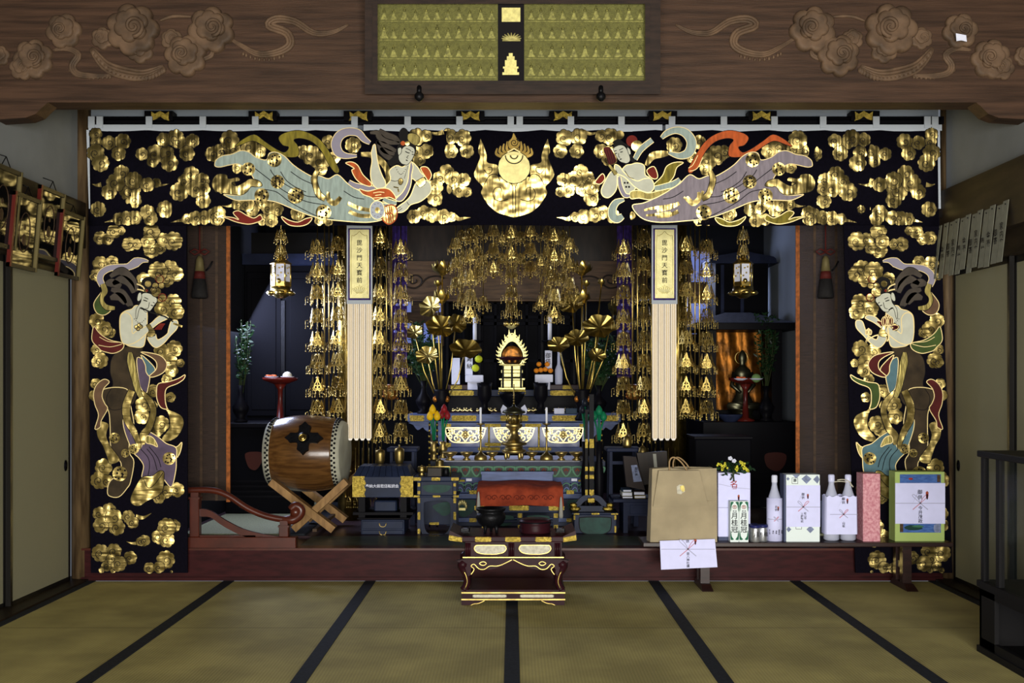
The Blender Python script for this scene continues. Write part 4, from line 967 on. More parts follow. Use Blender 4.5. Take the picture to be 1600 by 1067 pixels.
def fringe_mesh(R, H, L, gold='gold', sat=True):
    m = MB(gold)
    for k in range(12):
        a = k * PI / 6 + .3; r = R * (1.0 if k % 2 == 0 else .8)
        x, y = r * math.cos(a), r * math.sin(a); l = L * (1 if k % 2 else .72) * rnd.uniform(.85, 1.1)
        m.tube([(x, y, 0), (x * 1.03, y * 1.03, -l)], .0011, 3, False)
        m.ball((x * 1.03, y * 1.03, -l), .0062, 6, 1.2)
        m.ball((x * 1.015, y * 1.015, -l * .45), .0042, 5)
    if sat:
        for k in range(6):
            a = k * PI / 3 + .3; r = R * 1.3
            x, y = r * math.cos(a), r * math.sin(a); dx, dy = -math.sin(a) * .012, math.cos(a) * .012
            m.tube([(x * .77, y * .77, .008), (x, y, .002)], .0013, 3, False)
            m.tube([(x - dx, y - dy, -.028), (x, y, .0), (x + dx, y + dy, -.028)], .0018, 4, False, True)
            m.tube([(x, y, -.028), (x, y, -.052)], .001, 3, False); m.ball((x, y, -.054), .0055, 6)
    return m
def ornament(px, y, tops, R, label, group, zc=2.86):
    x = PX(px, y); z0 = PZ(tops[-1] + 26, y)
    t = thing('hanging_ornament', label, 'ornament', (x, y, z0), group)
    m = MB('old_gold').tube([(x, y, zc), (x, y, z0)], .0035, 6); m.ball((x, y, z0), .011, 8); m.build('rod', t)
    for i, tp in enumerate(tops):
        key = round(R, 3); zt = PZ(tp, y) - R * 1.35
        if key not in TIER:
            TIER[key] = (canopy_mesh(R * .86, R * 1.35), [fringe_mesh(R, R, R * .75) for _ in range(2)])
        cm, fm = TIER[key]
        def put(mb, nm, par):
            tag_ = (key, nm, i % 2 if nm == 'bead_fringe' else 0)
            if tag_ not in MESHC:
                me = bpy.data.meshes.new(nm); me.from_pydata(mb.v, [], mb.f)
                for q in mb.mats: me.materials.append(MT[q])
                me.polygons.foreach_set('use_smooth', mb.sm); me.update(); MESHC[tag_] = me
            o = bpy.data.objects.new(nm, MESHC[tag_]); COL.objects.link(o); o.parent = par; return o
        c = put(cm, 'filigree_canopy', t); c.location = Vector((x, y, zt)) - Vector(ORG[t.name]); c.rotation_euler = (0, 0, rnd.uniform(0, 1.05)); ORG[c.name] = (x, y, zt)
        f = put(fm[i % 2], 'bead_fringe', c); f.rotation_euler = (0, 0, 0)
TIER = {}; MESHC = {}
def hangings():
    T8 = [375, 411, 446, 483, 519, 554, 590, 626]
    g = 'tiered gold ornaments around the inscribed banners'
    for s, nm in ((0, 'above the drum'), (1, 'above the paper bag')):
        f = lambda x: x if not s else 1600 - x
        side = ('left', 'right')[s]
        ornament(f(496), 1.22, T8, .068, 'tall tiered gold ornament of its cluster outermost from altar, hanging %s' % nm, g)
        ornament(f(528), 1.25, [370, 407, 442, 480, 517, 552, 589, 624], .068, 'tall tiered gold ornament on outer edge of inscribed banner, %s' % nm, g)
        ornament(f(594), 1.2, [358, 402, 444, 480, 517, 554, 589, 625, 662], .066, 'tall tiered gold ornament on altar-side edge of inscribed banner, %s side' % ('drum' if not s else 'paper bag'), g)
        ornament(f(626), 1.45, [375, 411, 446, 484, 519, 554, 589, 626, 662], .07, 'tall tiered gold ornament beside evergreen branches, innermost of the %s cluster' % ('drum-side' if not s else 'bag-side'), g)
        # rods behind the banner
        x0 = f(570); t = thing('rod_curtain', 'curtain of thin gold rods and beads behind the inscribed banner %s' % nm, 'ornament', P(x0, 782, 1.2), 'rod curtains')
        for k, px in enumerate((507, 514, 521, 540, 548, 554, 561, 568, 575, 582, 589, 596, 604, 612)):
            y = 1.12 + .16 * (k % 3); m = MB('gold'); zb = PZ(776 + 6 * (k % 3), y) if 540 <= px <= 596 else PZ(650, y)
            a = P(f(px), 352, y); m.tube([(a.x, y, 2.86), (a.x, y, zb)], .0048, 6); m.ball((a.x, y, zb), .009, 8)
            for z in (zb + .16 + .02 * (k % 2), zb + .22): m.ball((a.x, y, z), .010, 7)
            m.build('rod', t)
        for k in range(5):
            y = 1.0; p = P(f(545 + k * 10.5), 775, y); m = MB('gold')
            m.tube([p + Vector((-.016, 0, -.04)), p, p + Vector((.016, 0, -.04))], .003, 4, False, True); m.tube([p + Vector((0, 0, 0)), (p.x, y, PZ(700, y))], .0015, 4)
            for d in (-.014, 0, .014): m.tube([p + Vector((d, 0, -.04)), p + Vector((d, 0, -.08))], .0012, 3); m.ball(p + Vector((d, 0, -.083)), .006, 6)
            m.build('pendant', t)
        # inscribed banner with ribbon tails
        y = .95; c = f(562); k_ = K(y)
        t = thing('inscribed_banner', 'tall gold banner with black characters and ribbon tails hanging %s' % nm, 'banner', P(c, 688, y), 'inscribed banners')
        def rect(mb, a, b, p, q, d0, d1): mb.box(PX(c + a, y), PX(c + b, y), y - d1, y - d0, PZ(q, y), PZ(p, y))
        m = MB('white_cloth'); rect(m, -20, 20, 352, 472, 0, .008); m.tube([(PX(c, y), y, PZ(352, y)), (PX(c, y), y, 2.86)], .004, 6); m.build('backing', t)
        m = MB('purple_cloth'); rect(m, -17.5, 17.5, 357, 469, .008, .010); m.build('border', t)
        m = MB('banner_gold'); rect(m, -15, 15, 359, 466, .010, .013); o = m.build('gold_field', t)
        m = MB('sash_gold'); arch = smooth_pts([(c - 12.5, 460), (c - 12.5, 376), (c - 9, 369), (c - 4, 366), (c, 362), (c + 4, 366), (c + 9, 369), (c + 12.5, 376), (c + 12.5, 460)], False, 3)
        m.ribbon([(PX(a, y), PZ(b, y)) for a, b in arch], .0038, y - .0145)
        for j in range(-3, 4):
            pts = smooth_pts([(c + j * 1.2, 459), (c + j * 3.0 - 1.5, 452), (c + j * 3.4, 445 + abs(j) * 2), (c + j * 3.0 + 1.5, 452)], True, 3); m.ribbon([(PX(a, y), PZ(b, y)) for a, b in pts], .0025, y - .0145, None, True)
        m.build('arch_and_lotus', t)
        text(t, 'lettering', '毘沙門天寳前', .043, PX(c, y), y - .0155, PZ(409.5, y), sp=1.27)
        m = MB('white_cloth'); rect(m, -20, 20, 470, 475, .0, .012); m.build('cross_bar', t)
        for j in range(4):
            a = -19 + j * 9.6; m = MB('ribbon_cream')
            pts = [(c + a, 474), (c + a + 8.8, 474), (c + a + 8.8, 684), (c + a + 6.2, 688), (c + a + 2.6, 688), (c + a, 684)]
            m.poly([(PX(u, y), PZ(v, y)) for u, v in pts], y - .006, y); r = m.build('ribbon_tail', t)
            m = MB('stripe_gold')
            for d, w in ((.9, .003), (3.1, .0055), (5.7, .0055), (7.9, .003)):
                m.ribbon([(PX(c + a + d, y), PZ(475, y)), (PX(c + a + d, y), PZ(685, y))], w, y - .0068)
            m.build('gold_stripe', r)
        # lantern in the outer bay
        y = 1.5; px = f(439); p = P(px, 405, y)
        t = thing('hanging_lantern', 'hexagonal brass lantern with paper panes hanging %s' % ('over the drum' if not s else 'before the black roofed shrine'), 'lantern', P(px, 466, y), 'brass lanterns')
        m = MB('gold').tube([(p.x, y, 2.86), (p.x, y, PZ(400, y))], .004, 6); m.build('chain', t)
        for tp in (362, 386):
            c_ = canopy_mesh(.046, .07); fr = fringe_mesh(.05, .05, .04, 'gold', False)
            for nm2, mm in (('filigree_canopy', c_), ('bead_fringe', fr)):
                mm.v = [(v[0] + p.x, v[1] + y, v[2] + PZ(tp, y) - .055) for v in mm.v]; mm.build(nm2, t)
        h = .0854; R = .082
        zt, zb = PZ(412, y), PZ(448, y)
        m = MB('gold').lathe([(.012, PZ(398, y)), (.03, PZ(403, y)), (R * .8, PZ(409, y)), (R * 1.05, zt), (R * .95, zt - .006)], (p.x, y, 0), 6, 'z', False, (1, 1), .1); m.build('roof', t)
        for j in range(6):
            a0 = .1 + j * PI / 3; a1 = a0 + PI / 3
            q = lambda a, z, r: (p.x + r * math.cos(a), y + r * math.sin(a), z)
            mm = MB('paper_white'); mm.add([q(a0, zb + .03, R * .86), q(a1, zb + .03, R * .86), q(a1, zt, R * .86), q(a0, zt, R * .86)], [(0, 1, 2, 3)]); mm.build('paper_pane', t)
            mm = MB('gold')
            mm.tube([q(a0, zb, R * .9), q(a0, zt, R * .9)], .006, 6); mm.bar(q(a0, zb + .02, R * .88), q(a1, zb + .02, R * .88), .006, .035)
            for (u, v) in ((.25, .35), (.6, .5), (.4, .75), (.75, .8)):
                a = a0 + (a1 - a0) * u; rr = R * .865 * math.cos(PI / 6) / math.cos((u - .5) * PI / 3); b = q(a, zb + .03 + (zt - zb - .03) * v, rr)
                mm.ball(b, .008, 6)
            mm.build('lattice_side', t)
        m = MB('gold'); 
        for j in range(6):
            a = j * PI / 3 + .1 + PI / 6; m.ball((p.x + .08 * math.cos(a), y + .08 * math.sin(a), PZ(458, y)), .04, 8, .5)
        m.lathe([(.03, PZ(466, y)), (.085, PZ(459, y)), (.08, zb)], (p.x, y, 0), 12); m.ball((p.x, y - .08, PZ(440, y)), .018, 8, 1.2); m.build('lotus_base', t)
    # canopy of ornaments over the altar
    g = 'gold ornaments of the canopy over the altar'
    L = [(712, 1.7, [372, 402, 434], .055, 'next to the lotus bud on the drum side'), (735, 1.45, [357, 388, 420, 452, 478], .06, 'long, third-from-edge toward the drum'),
         (755, 1.9, [400, 463], .05, 'short, over the tall white candle nearer the drum'), (771, 1.6, [352, 380, 408], .055, 'short, between centre and drum side'),
         (799, 1.3, [352, 384, 416, 446, 470], .06, 'long central one ending in a lotus cup'), (829, 1.6, [352, 380, 408], .055, 'short, between centre and bag side'),
         (845, 1.9, [400, 463], .05, 'short, over the tall white candle nearer the bag'), (866, 1.45, [357, 388, 420, 452, 478], .06, 'long, third-from-edge toward the bag'), (890, 1.7, [372, 402, 434, 452], .055, 'next to the large lotus flower on bag side'),
         (722, 2.1, [360, 392, 425, 458], .055, 'set back behind the others, drum side'), (746, 1.75, [352, 384, 416], .055, 'set back between two long ones, drum side'), (785, 2.0, [362, 396], .055, 'set back just beside the central one, drum side'), (813, 2.0, [362, 396], .055, 'set back just beside the central one, bag side'), (856, 1.75, [352, 384, 416, 444], .055, 'set back between two long ones, bag side'), (880, 2.1, [360, 392, 425, 458], .055, 'set back behind the others, bag side')]
    for px, y, tops, R, lb in L: ornament(px, y, tops, R, 'gold canopy ornament over altar, ' + lb, g)
    y = 1.3; p = P(799, 514, y)
    t = thing('lotus_cup', 'small gold lotus cup hanging above the flame-shaped halo', 'ornament', p)
    m = MB('pale_gold').lathe([(.012, 0), (.035, .012), (.05, .04), (.047, .042), (.03, .02)], (p.x, y, p.z), 14); m.build('cup', t)
    m = MB('gold')
    for j in range(8): a = j * PI / 4; m.ball((p.x + .047 * math.cos(a), y + .047 * math.sin(a), p.z + .04), .014, 6, 1.5)
    m.tube([(p.x, y, p.z + .03), (p.x, y, p.z + .16)], .003, 6); m.build('petals', t)

    for s in (0, 1):
        f = lambda a: a if not s else 1600 - a
        nm = ('drum', 'bag')[s]
        y = 1.85; t = thing('brocade_streamer', 'blue-purple brocade streamer hanging behind gold ornaments on the %s side' % nm, 'streamer', P(f(624), 590, y), 'brocade streamers')
        m = MB('purple_cloth'); n = 8; vs = []
        for j in range(2):
            for i in range(n + 1): vs.append((PX(f(624) - 12 + 24 * i / n, y), y + .012 * (i % 2), PZ(590, y) if not j else 2.86))
        m.add(vs, [(i, i + 1, n + 2 + i, n + 1 + i) for i in range(n)], False); m.build('cloth', t)
        m = MB('brocade_blue')
        for j in range(9):
            for d in (-6, 5): m.ball(P(f(624) + d + (3 if j % 2 else 0), 462 + j * 14, y - .004), .018, 7, .7, 1, .25)
        m.build('woven_flower', t)
        y = 1.75; c = P(f(610), 612, y); t = thing('amber_lantern', 'small amber beaded lantern among gold ornaments on the %s side' % nm, 'lantern', c - Vector((0, 0, .07)), 'amber lanterns')
        m = MB('amber').lathe([(.03, -.065), (.05, -.05), (.055, 0), (.045, .05), (.02, .06)], c, 12); m.build('globe', t)
        m = MB('amber')
        for j in range(26): a = j * 2.4; z = -.055 + .11 * j / 26; m.ball((c.x + .057 * math.cos(a), c.y + .057 * math.sin(a), c.z + z), .010, 6)
        m.build('bead_net', t); MB('old_gold').tube([c + Vector((0, 0, .06)), (c.x, y, 2.86)], .003, 5).build('cord', t)
# ================================================================ left half of the platform
def vase_plant(name, label, cat, px, y, py_top, py_base, spread, n, leafmat, vase=None, seed=1, long=1.0, f0=.28):
    r = random.Random(seed); x = PX(px, y); zb = PZ(py_base, y); zt = PZ(py_top, y)
    t = thing(name, label, cat, (x, y, zb)); H = zt - zb
    vh = 0
    if vase:
        vh = min(.30, H * .35)
        m = MB(vase).lathe([(.055, 0), (.06, .01), (.03, .03), (.06, vh * .28), (.068, vh * .4), (.03, vh * .62), (.018, vh * .8), (.03, vh)], (x, y, zb), 20); m.build('vase', t)
    m = MB('stem'); lf = MB(leafmat)
    for i in range(n):
        a = r.uniform(0, 2 * PI); d = spread * r.uniform(.2, 1); h = H * r.uniform(.6, 1)
        tip = Vector((x + d * math.cos(a), y + d * math.sin(a) * .6, zb + h)); base = Vector((x + r.uniform(-.02, .02), y, zb + vh * .8)); mid = base.lerp(tip, .5) + Vector((d * .3 * math.cos(a), 0, .02))
        m.tube([base, mid, tip], [.004, .003, .0015], 5)
        nl = 15
        for j in range(nl):
            f = f0 + (1 - f0) * j / nl; c = base.lerp(mid, f * 2) if f < .5 else mid.lerp(tip, f * 2 - 1)
            for e in range(2):
                v = Vector((r.uniform(-1, 1), r.uniform(-1, .4), r.uniform(-.3, .8))).normalized(); L_ = r.uniform(.035, .06) * long; w = Vector((r.uniform(-1, 1), r.uniform(-1, 1), r.uniform(-1, 1))).cross(v).normalized() * L_ * .2
                p1 = c + v * L_ * .5; up = v.cross(w).normalized() * L_ * .06
                lf.add([c, p1 + w, c + v * L_, p1 - w, p1 + up], [(0, 1, 4), (1, 2, 4), (2, 3, 4), (3, 0, 4)], True)
    m.build('stem', t); o = lf.build('foliage', t); o['kind'] = 'stuff'
    return t
def sudare(px0, px1, label, edge_right, y=.42):
    t = thing('reed_screen', label, 'screen', P((px0 + px1) / 2, 780, y))
    m = MB('reed').box(PX(px0, y), PX(px1, y), y, y + .004, PZ(782, y), 2.86); m.build('reed_sheet', t)
    m = MB('robe_brown')
    for px in (px0 + (px1 - px0) * f for f in (.32, .68)):
        m = MB('dim_wood').box(PX(px - 2, y), PX(px + 2, y), y - .003, y, PZ(782, y), PZ(352, y)); m.build('binding_band', t)
    e = (px1 - 6, px1) if edge_right else (px0, px0 + 6)
    m = MB('brocade_edge').box(PX(e[0], y), PX(e[1], y), y - .008, y + .006, PZ(784, y), PZ(352, y)); m.build('brocade_edge', t)
    return t
def tassel(px, label, y=.36):
    t = thing('screen_tassel', label, 'tassel', P(px, 466, y)); x = PX(px, y)
    m = MB('tassel_red').tube([(x, y, PZ(345, y)), (x, y, PZ(393, y))], .005, 6)
    for s in (-1, 1): m.tube([P(px, 393, y), P(px + s * 8, 389, y), P(px + s * 15, 393, y), P(px + s * 8, 398, y), P(px, 394, y)], .006, 6)
    m.build('cord_bow', t)
    m = MB('cap_gold').lathe([(.012, PZ(400, y)), (.024, PZ(406, y)), (.032, PZ(424, y))], (x, y, 0), 14); m.build('gold_cap', t)
    m = MB('tassel_red').lathe([(.034, PZ(424, y)), (.04, PZ(436, y))], (x, y, 0), 14); m.build('red_band', t)
    m = MB('tassel_dark').lathe([(.04, PZ(436, y)), (.055, PZ(463, y)), (.05, PZ(466, y)), (.01, PZ(464, y))], (x, y, 0), 18); m.build('skirt', t)
    m = MB('iron').tube([P(px + 10, 423, y + .03), P(px + 16, 416, y + .03), P(px + 20, 408, y + .03)], .006, 6); m.build('hook', t)
def left_side():
    sudare(293, 360, 'brown reed screen with bright edge binding behind the curved railing', True)
    tassel(312, 'dark tassel on red cord hanging before the reed screen above curved railing')
    # curved railing
    y = .08; t = thing('curved_railing', 'red-brown lacquered railing with curled end at platform edge', 'railing', P(378, 857, y))
    m = MB('rail_lacquer').tube(smooth_pts([tuple(P(a, b, y)) for a, b in ((286, 766), (330, 766), (356, 774), (385, 793), (412, 805), (440, 811), (456, 809))], False, 5), .021, 12)
    m.tube(smooth_pts([tuple(P(a, b, y)) for a, b in ((440, 811), (458, 812), (469, 804), (470, 795), (462, 790), (455, 796))], False, 4), [.02, .022, .026, .03, .03, .028] + [.028] * 15, 12); m.ball(P(462, 800, y), .038, 12); m.build('handrail', t)
    for a, b, tp in ((298, 313, 768), (437, 452, 812)):
        m = MB('rail_lacquer').box(PX(a, y), PX(b, y), y - .03, y + .03, PZ(838, y), PZ(tp + 8, y), .004); m.box(PX(a - 1, y), PX(b + 1, y), y - .034, y + .034, PZ(tp + 11, y), PZ(tp + 8, y)); m.box(PX(a, y) + .006, PX(b, y) - .006, y - .025, y + .025, PZ(tp + 8, y), PZ(tp + 1, y)); m.build('post', t)
    m = MB('rail_lacquer').box(PX(286, y), PX(464, y), y - .035, y + .04, PZ(857, y), PZ(838, y), .004); m.build('bottom_rail', t)
    m = MB('rail_lacquer'); pts = smooth_pts([(313, 795), (330, 798), (352, 812), (380, 826), (410, 834), (437, 838), (437, 840), (390, 840), (350, 822), (330, 808), (313, 806)], True, 3)
    m.poly([(PX(a, y), PZ(b, y)) for a, b in pts], y - .012, y + .012); m.box(PX(313, y), PX(400, y), y - .012, y + .012, PZ(840, y), PZ(836, y)); m.build('curved_brace', t)
    # big drum on its crossed stand
    y = .86; c = P(481, 708, y)
    t = thing('barrel_drum', 'large barrel drum with brown lacquered body and pale skins on crossed stand', 'drum', P(482, 766, y)); t.rotation_euler = (0, 0, 0)
    ca, sa = math.cos(-.06), math.sin(-.06)
    def rot(mb):
        mb.v = [(c.x + (v[0] - c.x) * ca - (v[1] - c.y) * sa, c.y + (v[0] - c.x) * sa + (v[1] - c.y) * ca, v[2]) for v in mb.v]; return mb
    L = .275; R0, R1 = .228, .276
    prof = lambda u: R0 + (R1 - R0) * (1 - u * u)
    m = MB('drum_wood').lathe([(prof(u), u * L) for u in [-.86 + 1.72 * i / 16 for i in range(17)]], c, 40, 'x'); rot(m).build('body', t)
    for s in (-1, 1):
        m = MB('drum_skin').lathe([(.001, s * L), (R0 * .93, s * L), (R0 * 1.0, s * L * .985), (prof(.86) + .004, s * L * .84), (prof(.8) + .004, s * L * .80), (prof(.8) - .01, s * L * .80)], c, 40, 'x'); k = rot(m).build('drum_skin', t)
        m = MB('iron')
        for q in (.83, .89):
            for j in range(44):
                a = j * 2 * PI / 44 + (q > .85) * .07; r = prof(q) + .008 if q < .85 else prof(.89) + .004
                m.ball((c.x + s * L * q, c.y + r * math.cos(a), c.z + r * math.sin(a)), .0095, 6)
        rot(m).build('tack_rows', k)
    yb = c.y - R1 + .002
    tl = math.radians(23)
    def lift(mb):
        mb.v = [(v[0], c.y + (v[1] - c.y) * math.cos(tl) + (v[2] - c.z) * math.sin(tl), c.z - (v[1] - c.y) * math.sin(tl) + (v[2] - c.z) * math.cos(tl)) for v in mb.v]; return rot(mb)
    m = MB('iron'); pts = []
    for i in range(32):
        a = i * PI / 16; q = .135 * (abs(math.cos(2 * a)) ** 1.5 * .55 + .45) * (1 - .12 * (i % 2)); pts.append((c.x + .035 + q * math.cos(a), c.z + .015 + q * .9 * math.sin(a)))
    m.poly(pts, yb - .016, yb + .03); lift(m).build('boss_plate', t)
    m = MB('iron').lathe([(.04, yb - .016), (.036, yb - .03), (.02, yb - .04), (.001, yb - .044)], (c.x + .035, 0, c.z + .015), 18, 'y')
    o = lift(m).build('boss', t)
    m = MB('gold').tube([(c.x + .035 + .024 * math.cos(a * PI / 8), yb - .045, c.z + .004 + .024 * math.sin(a * PI / 8)) for a in range(16)], .006, 6, False, True); m.ball((c.x + .035, yb - .042, c.z + .002), .018, 10, 1, 1, .5); lift(m).build('ring_handle', t)
    t = thing('drum_stand', 'pale wooden crossed stand carrying the barrel drum', 'stand', P(478, 835, .72))
    for k, yy in enumerate((.60, 1.13)):
        for a, b in (((424, 752), (522, 838)), ((541, 752), (459, 838))):
            sc = K(.6) / K(yy); p, q = P(a[0], a[1], .6), P(b[0], b[1], .6); p.y = q.y = yy + (.028 if a[0] > 500 else 0)
            p.z = max(p.z, 0); q.z = .252
            m = MB('stand_wood').bar(p, q, .05, .085, (0, 1, 0)); m.build('leg', t)
    m = MB('dim_wood')
    for a in ((492, 832), (503, 822)): m.bar(P(a[0], a[1] - 4, .6) + Vector((0, -.01, .0)), P(a[0], a[1] - 4, .6) + Vector((0, .58, 0)), .03, .02)
    m.build('stretcher', t)
    # back of the bay: black cabinet doors, low chest
    y = 2.6; t = thing('altar_cabinet', 'tall black altar cabinet with closed doors behind the drum', 'cabinet', P(440, 700, y))
    m = MB('shrine_black').box(PX(383, y), PX(530, y), y, y + .5, .21, PZ(415, y)); m.build('body', t)
    m = MB('blue_black').box(PX(382, y), PX(536, y), y - .08, y + .55, PZ(415, y), PZ(398, y)); m.build('cornice', t)
    for a, b in ((386, 440), (446, 500)):
        m = MB('shrine_black').box(PX(a, y), PX(b, y), y - .02, y, PZ(650, y), PZ(425, y), .006); m.box(PX(a + 8, y), PX(b - 8, y), y - .026, y - .02, PZ(640, y), PZ(436, y), .006); m.build('door', t)
    m = MB('case_black').box(PX(390, y), PX(516, y), y + .06, y + .12, PZ(398, y), PZ(362, y)); o = m.build('grey_panel', t)
    m = MB('iron').box(PX(440, y), PX(446, y), y - .03, y, PZ(650, y), PZ(470, y)); m.build('door_bar', t)
    y = 1.75; t = thing('black_chest', 'low black chest with faded red round emblem behind the drum', 'chest', P(420, 780, y))
    m = MB('shrine_black').box(PX(352, y), PX(470, y), y, y + .6, .223, PZ(668, y), .006); m.build('body', t)
    m = MB('black_lacquer').box(PX(350, y), PX(474, y), y - .03, y + .62, PZ(668, y), PZ(661, y), .004); m.build('top', t)
    m = MB('crest_red'); pts = smooth_pts([(383, 710), (390, 706), (405, 706), (411, 710), (408, 724), (400, 734), (391, 732), (386, 724)], True, 3); m.poly([(PX(a, y), PZ(b, y)) for a, b in pts], y - .006, y - .001); m.build('emblem', t)
    m = MB('black_lacquer')
    for p in (750, 758, 766, 774): m.box(PX(352, y), PX(470, y), y - .012, y - .001, PZ(p + 3, y), PZ(p, y))
    m.build('plinth_moulding', t)
    vase_plant('sakaki_vase', 'evergreen sprigs in a slender black vase by the tall black cabinet', 'plant', 376, 1.9, 482, 659.3, .10, 9, 'leaf', 'black_lacquer', 3)
    tray_stand(438, 1.95, 590, 659, 'red', 'red pedestal tray of offerings on the low black chest behind the drum')
    p = P(464, 660.1, 1.8)
    tag(MB('blue_black').lathe([(.03, 0), (.035, .008), (.08, .04), (.085, .045), (.07, .035)], p, 20).build('offering_bowl'), 'wide dark bowl on the low black chest behind the drum', 'bowl')
    # sutra box with gold corners on a black stand with drawer chest
    y = .66
    t = thing('drawer_chest', 'small black two-drawer chest with gold ring handles under the sutra box', 'chest', P(599, 835, y))
    m = MB('navy_lacquer').box(PX(564, y), PX(632, y), y, y + .32, .209, PZ(812, y), .004); m.build('body', t)
    for a, b in ((814, 826), (828, 835)):
        m = MB('navy_lacquer').box(PX(566, y), PX(630, y), y - .008, y, max(.211, PZ(b, y)), PZ(a, y), .003); d = m.build('drawer', t)
        c = P(598, (a + b) / 2 + (0 if a == 814 else 1), y - .012); m = MB('gold').tube([c + Vector((.022 * math.cos(q), 0, .014 * math.sin(q))) for q in [PI * (.85 + .1 * i) * 1.0 for i in range(14)]], .0024, 6)
        for s in (-1, 1): m.ball(c + Vector((s * .024, .002, .008)), .005, 6)
        m.build('handle', d)
    t = thing('tray_frame', 'black lacquered tray frame with sloping sides standing on the drawer chest', 'stand', P(599, 812, y))
    m = MB('black_lacquer')
    z0, z1 = PZ(812, y), PZ(777, y)
    m.box(PX(558, y), PX(640, y), y - .01, y + .33, z0 + .002, z0 + .014, .003); m.box(PX(552, y), PX(646, y), y - .02, y + .34, PZ(804, y), PZ(800, y)); m.build('base', t)
    for a in (560, 625):
        m = MB('black_lacquer').box(PX(a, y), PX(a + 10, y), y + .01, y + .3, z0 + .014, z1 - .001); m.build('side', t)
    m = MB('navy_lacquer').box(PX(582, y), PX(618, y), y + .08, y + .26, PZ(802, y), PZ(784, y), .01); o = m.build('inner_box', t)
    t = thing('sutra_box', 'navy lacquered sutra box with gold corner mounts and folded books on top', 'box', P(598, 776, y))
    m = MB('navy_lacquer').box(PX(551, y), PX(645, y), y - .03, y + .33, PZ(777, y) + .002, PZ(744, y), .004); m.build('box_body', t)
    for s in (0, 1):
        x0, x1 = (551, 572) if not s else (625, 645)
        pts = [(550.5, 744), (570, 744), (569, 749), (571.5, 755), (569, 760), (571.5, 765), (569, 772), (571, 776.5), (550.5, 776.5)]
        if s: pts = [(1196 - a, b) for a, b in pts]
        m = MB('gilt'); yy = y - .035; m.poly([(PX(a, yy), PZ(b, yy)) for a, b in pts], yy, yy + .006); m.build('corner_mount', t)
    text(t, 'lettering', '奉納大般若経転読会', .026, PX(598, y), y - .034, PZ(759, y), 'paper_white', False)
    m = MB('navy_lacquer')
    n = 9
    for k in range(n):
        a = k / n; b = (k + .93) / n
        f = lambda q, w: PX(552 + 92 * q, y) if not w else PX(560 + 76 * q, y)
        zt = PZ(729, y)
        m.hexa([(f(a, 0), y - .02, PZ(744, y)), (f(b, 0), y - .02, PZ(744, y)), (f(b, 0), y + .32, PZ(744, y)), (f(a, 0), y + .32, PZ(744, y))],
               [(f(a, 1), y + .05, zt), (f(b, 1), y + .05, zt), (f(b, 1), y + .28, zt), (f(a, 1), y + .28, zt)])
    o = m.build('folded_books', t); 
    # bells, stools behind
    for i, (px, pt, y, lb) in enumerate(((594, 702, .95, 'nearer the inscribed banner'), (624, 699, .95, 'nearer the altar'))):
        p = P(px, 726, y); t = thing('hand_bell', 'upturned brass hand bell behind the sutra box, the one ' + lb, 'bell', p, 'brass bells behind the sutra box')
        h = PZ(pt, y) - p.z
        m = MB('brass').lathe([(.012, 0), (.025, h * .06), (.033, h * .3), (.036, h * .7), (.034, h * .92), (.012, h)], (p.x, y, p.z), 18); m.build('bell_body', t)
        m = MB('brass').tube([(p.x, y, p.z + h), (p.x, y, p.z + h + .02)], .006, 6); m.build('knob', t)
    shelf_stool(628, 1.12, 700, 24, 'dark four-legged stool behind the sutra box', True)
def shelf_stool(px, y, pt, hw, label, full):
    t = thing('wooden_stool', label, 'stool', (PX(px, y), y + .1, .209))
    m = MB('blue_black').box(PX(px - hw, y), PX(px + hw, y), y, y + .24, PZ(pt + 6, y), PZ(pt, y), .006); m.build('seat', t)
    for a in (-hw + 5, hw - 9):
        for b in (0.02, .19):
            m = MB('blue_black'); x = PX(px + a, y); m.hexa([(x - .012, y + b, .209), (x + .024, y + b, .209), (x + .024, y + b + .03, .209), (x - .012, y + b + .03, .209)], [(x, y + b, PZ(pt + 6, y)), (x + .02, y + b, PZ(pt + 6, y)), (x + .02, y + b + .03, PZ(pt + 6, y)), (x, y + b + .03, PZ(pt + 6, y))]); m.build('leg', t)
    m = MB('blue_black').box(PX(px - hw + 6, y), PX(px + hw - 6, y), y + .03, y + .05, PZ(pt + 26, y), PZ(pt + 21, y)); m.build('stretcher', t)
def tray_stand(px, y, pt, pb, col, label):
    p = P(px, pb, y); zt = PZ(pt, y)
    t = thing('pedestal_tray', label, 'tray', p)
    m = MB('red_wood').lathe([(.075, 0), (.08, .012), (.03, .03), (.018, (zt - p.z) * .5), (.02, (zt - p.z) * .72), (.05, (zt - p.z) * .85), (.001, (zt - p.z) * .86)], p, 24); m.build('pedestal', t)
    m = MB('red_wood').lathe([(.05, (zt - p.z) * .85), (.14, zt - p.z - .02), (.145, zt - p.z), (.13, zt - p.z - .008), (.001, zt - p.z - .012)], p, 24); m.build('tray_plate', t)
    for i, (dx, kind) in enumerate(((-.07, 'carrot'), (.06, 'cabbage'))):
        q = (p.x + dx, y - .01, zt - .008)
        m = MB('paper_white').lathe([(.025, 0), (.055, .014), (.057, .018), (.001, .012)], q, 16)
        d = tag(m.build('offering_dish'), 'white dish on pedestal tray by %s, holding %s' % ('the drum' if px < 800 else 'gold cloth niche', 'orange slices' if kind == 'carrot' else ('a pale dome of food' if px < 800 else 'a green dome of food')), 'dish', 'offering dishes')
        m = MB('carrot' if (kind == 'carrot') else ('cabbage' if px > 800 else 'white_paint'))
        if kind == 'carrot':
            for k in range(6): m.ball((q[0] + .028 * math.cos(k), q[1] + .02 * math.sin(k * 1.7), q[2] + .024 + .003 * (k % 2)), .017, 8, .4)
        else:
            m.ball((q[0], q[1], q[2] + .02), .04, 14, .95)
        m.build('food', d)
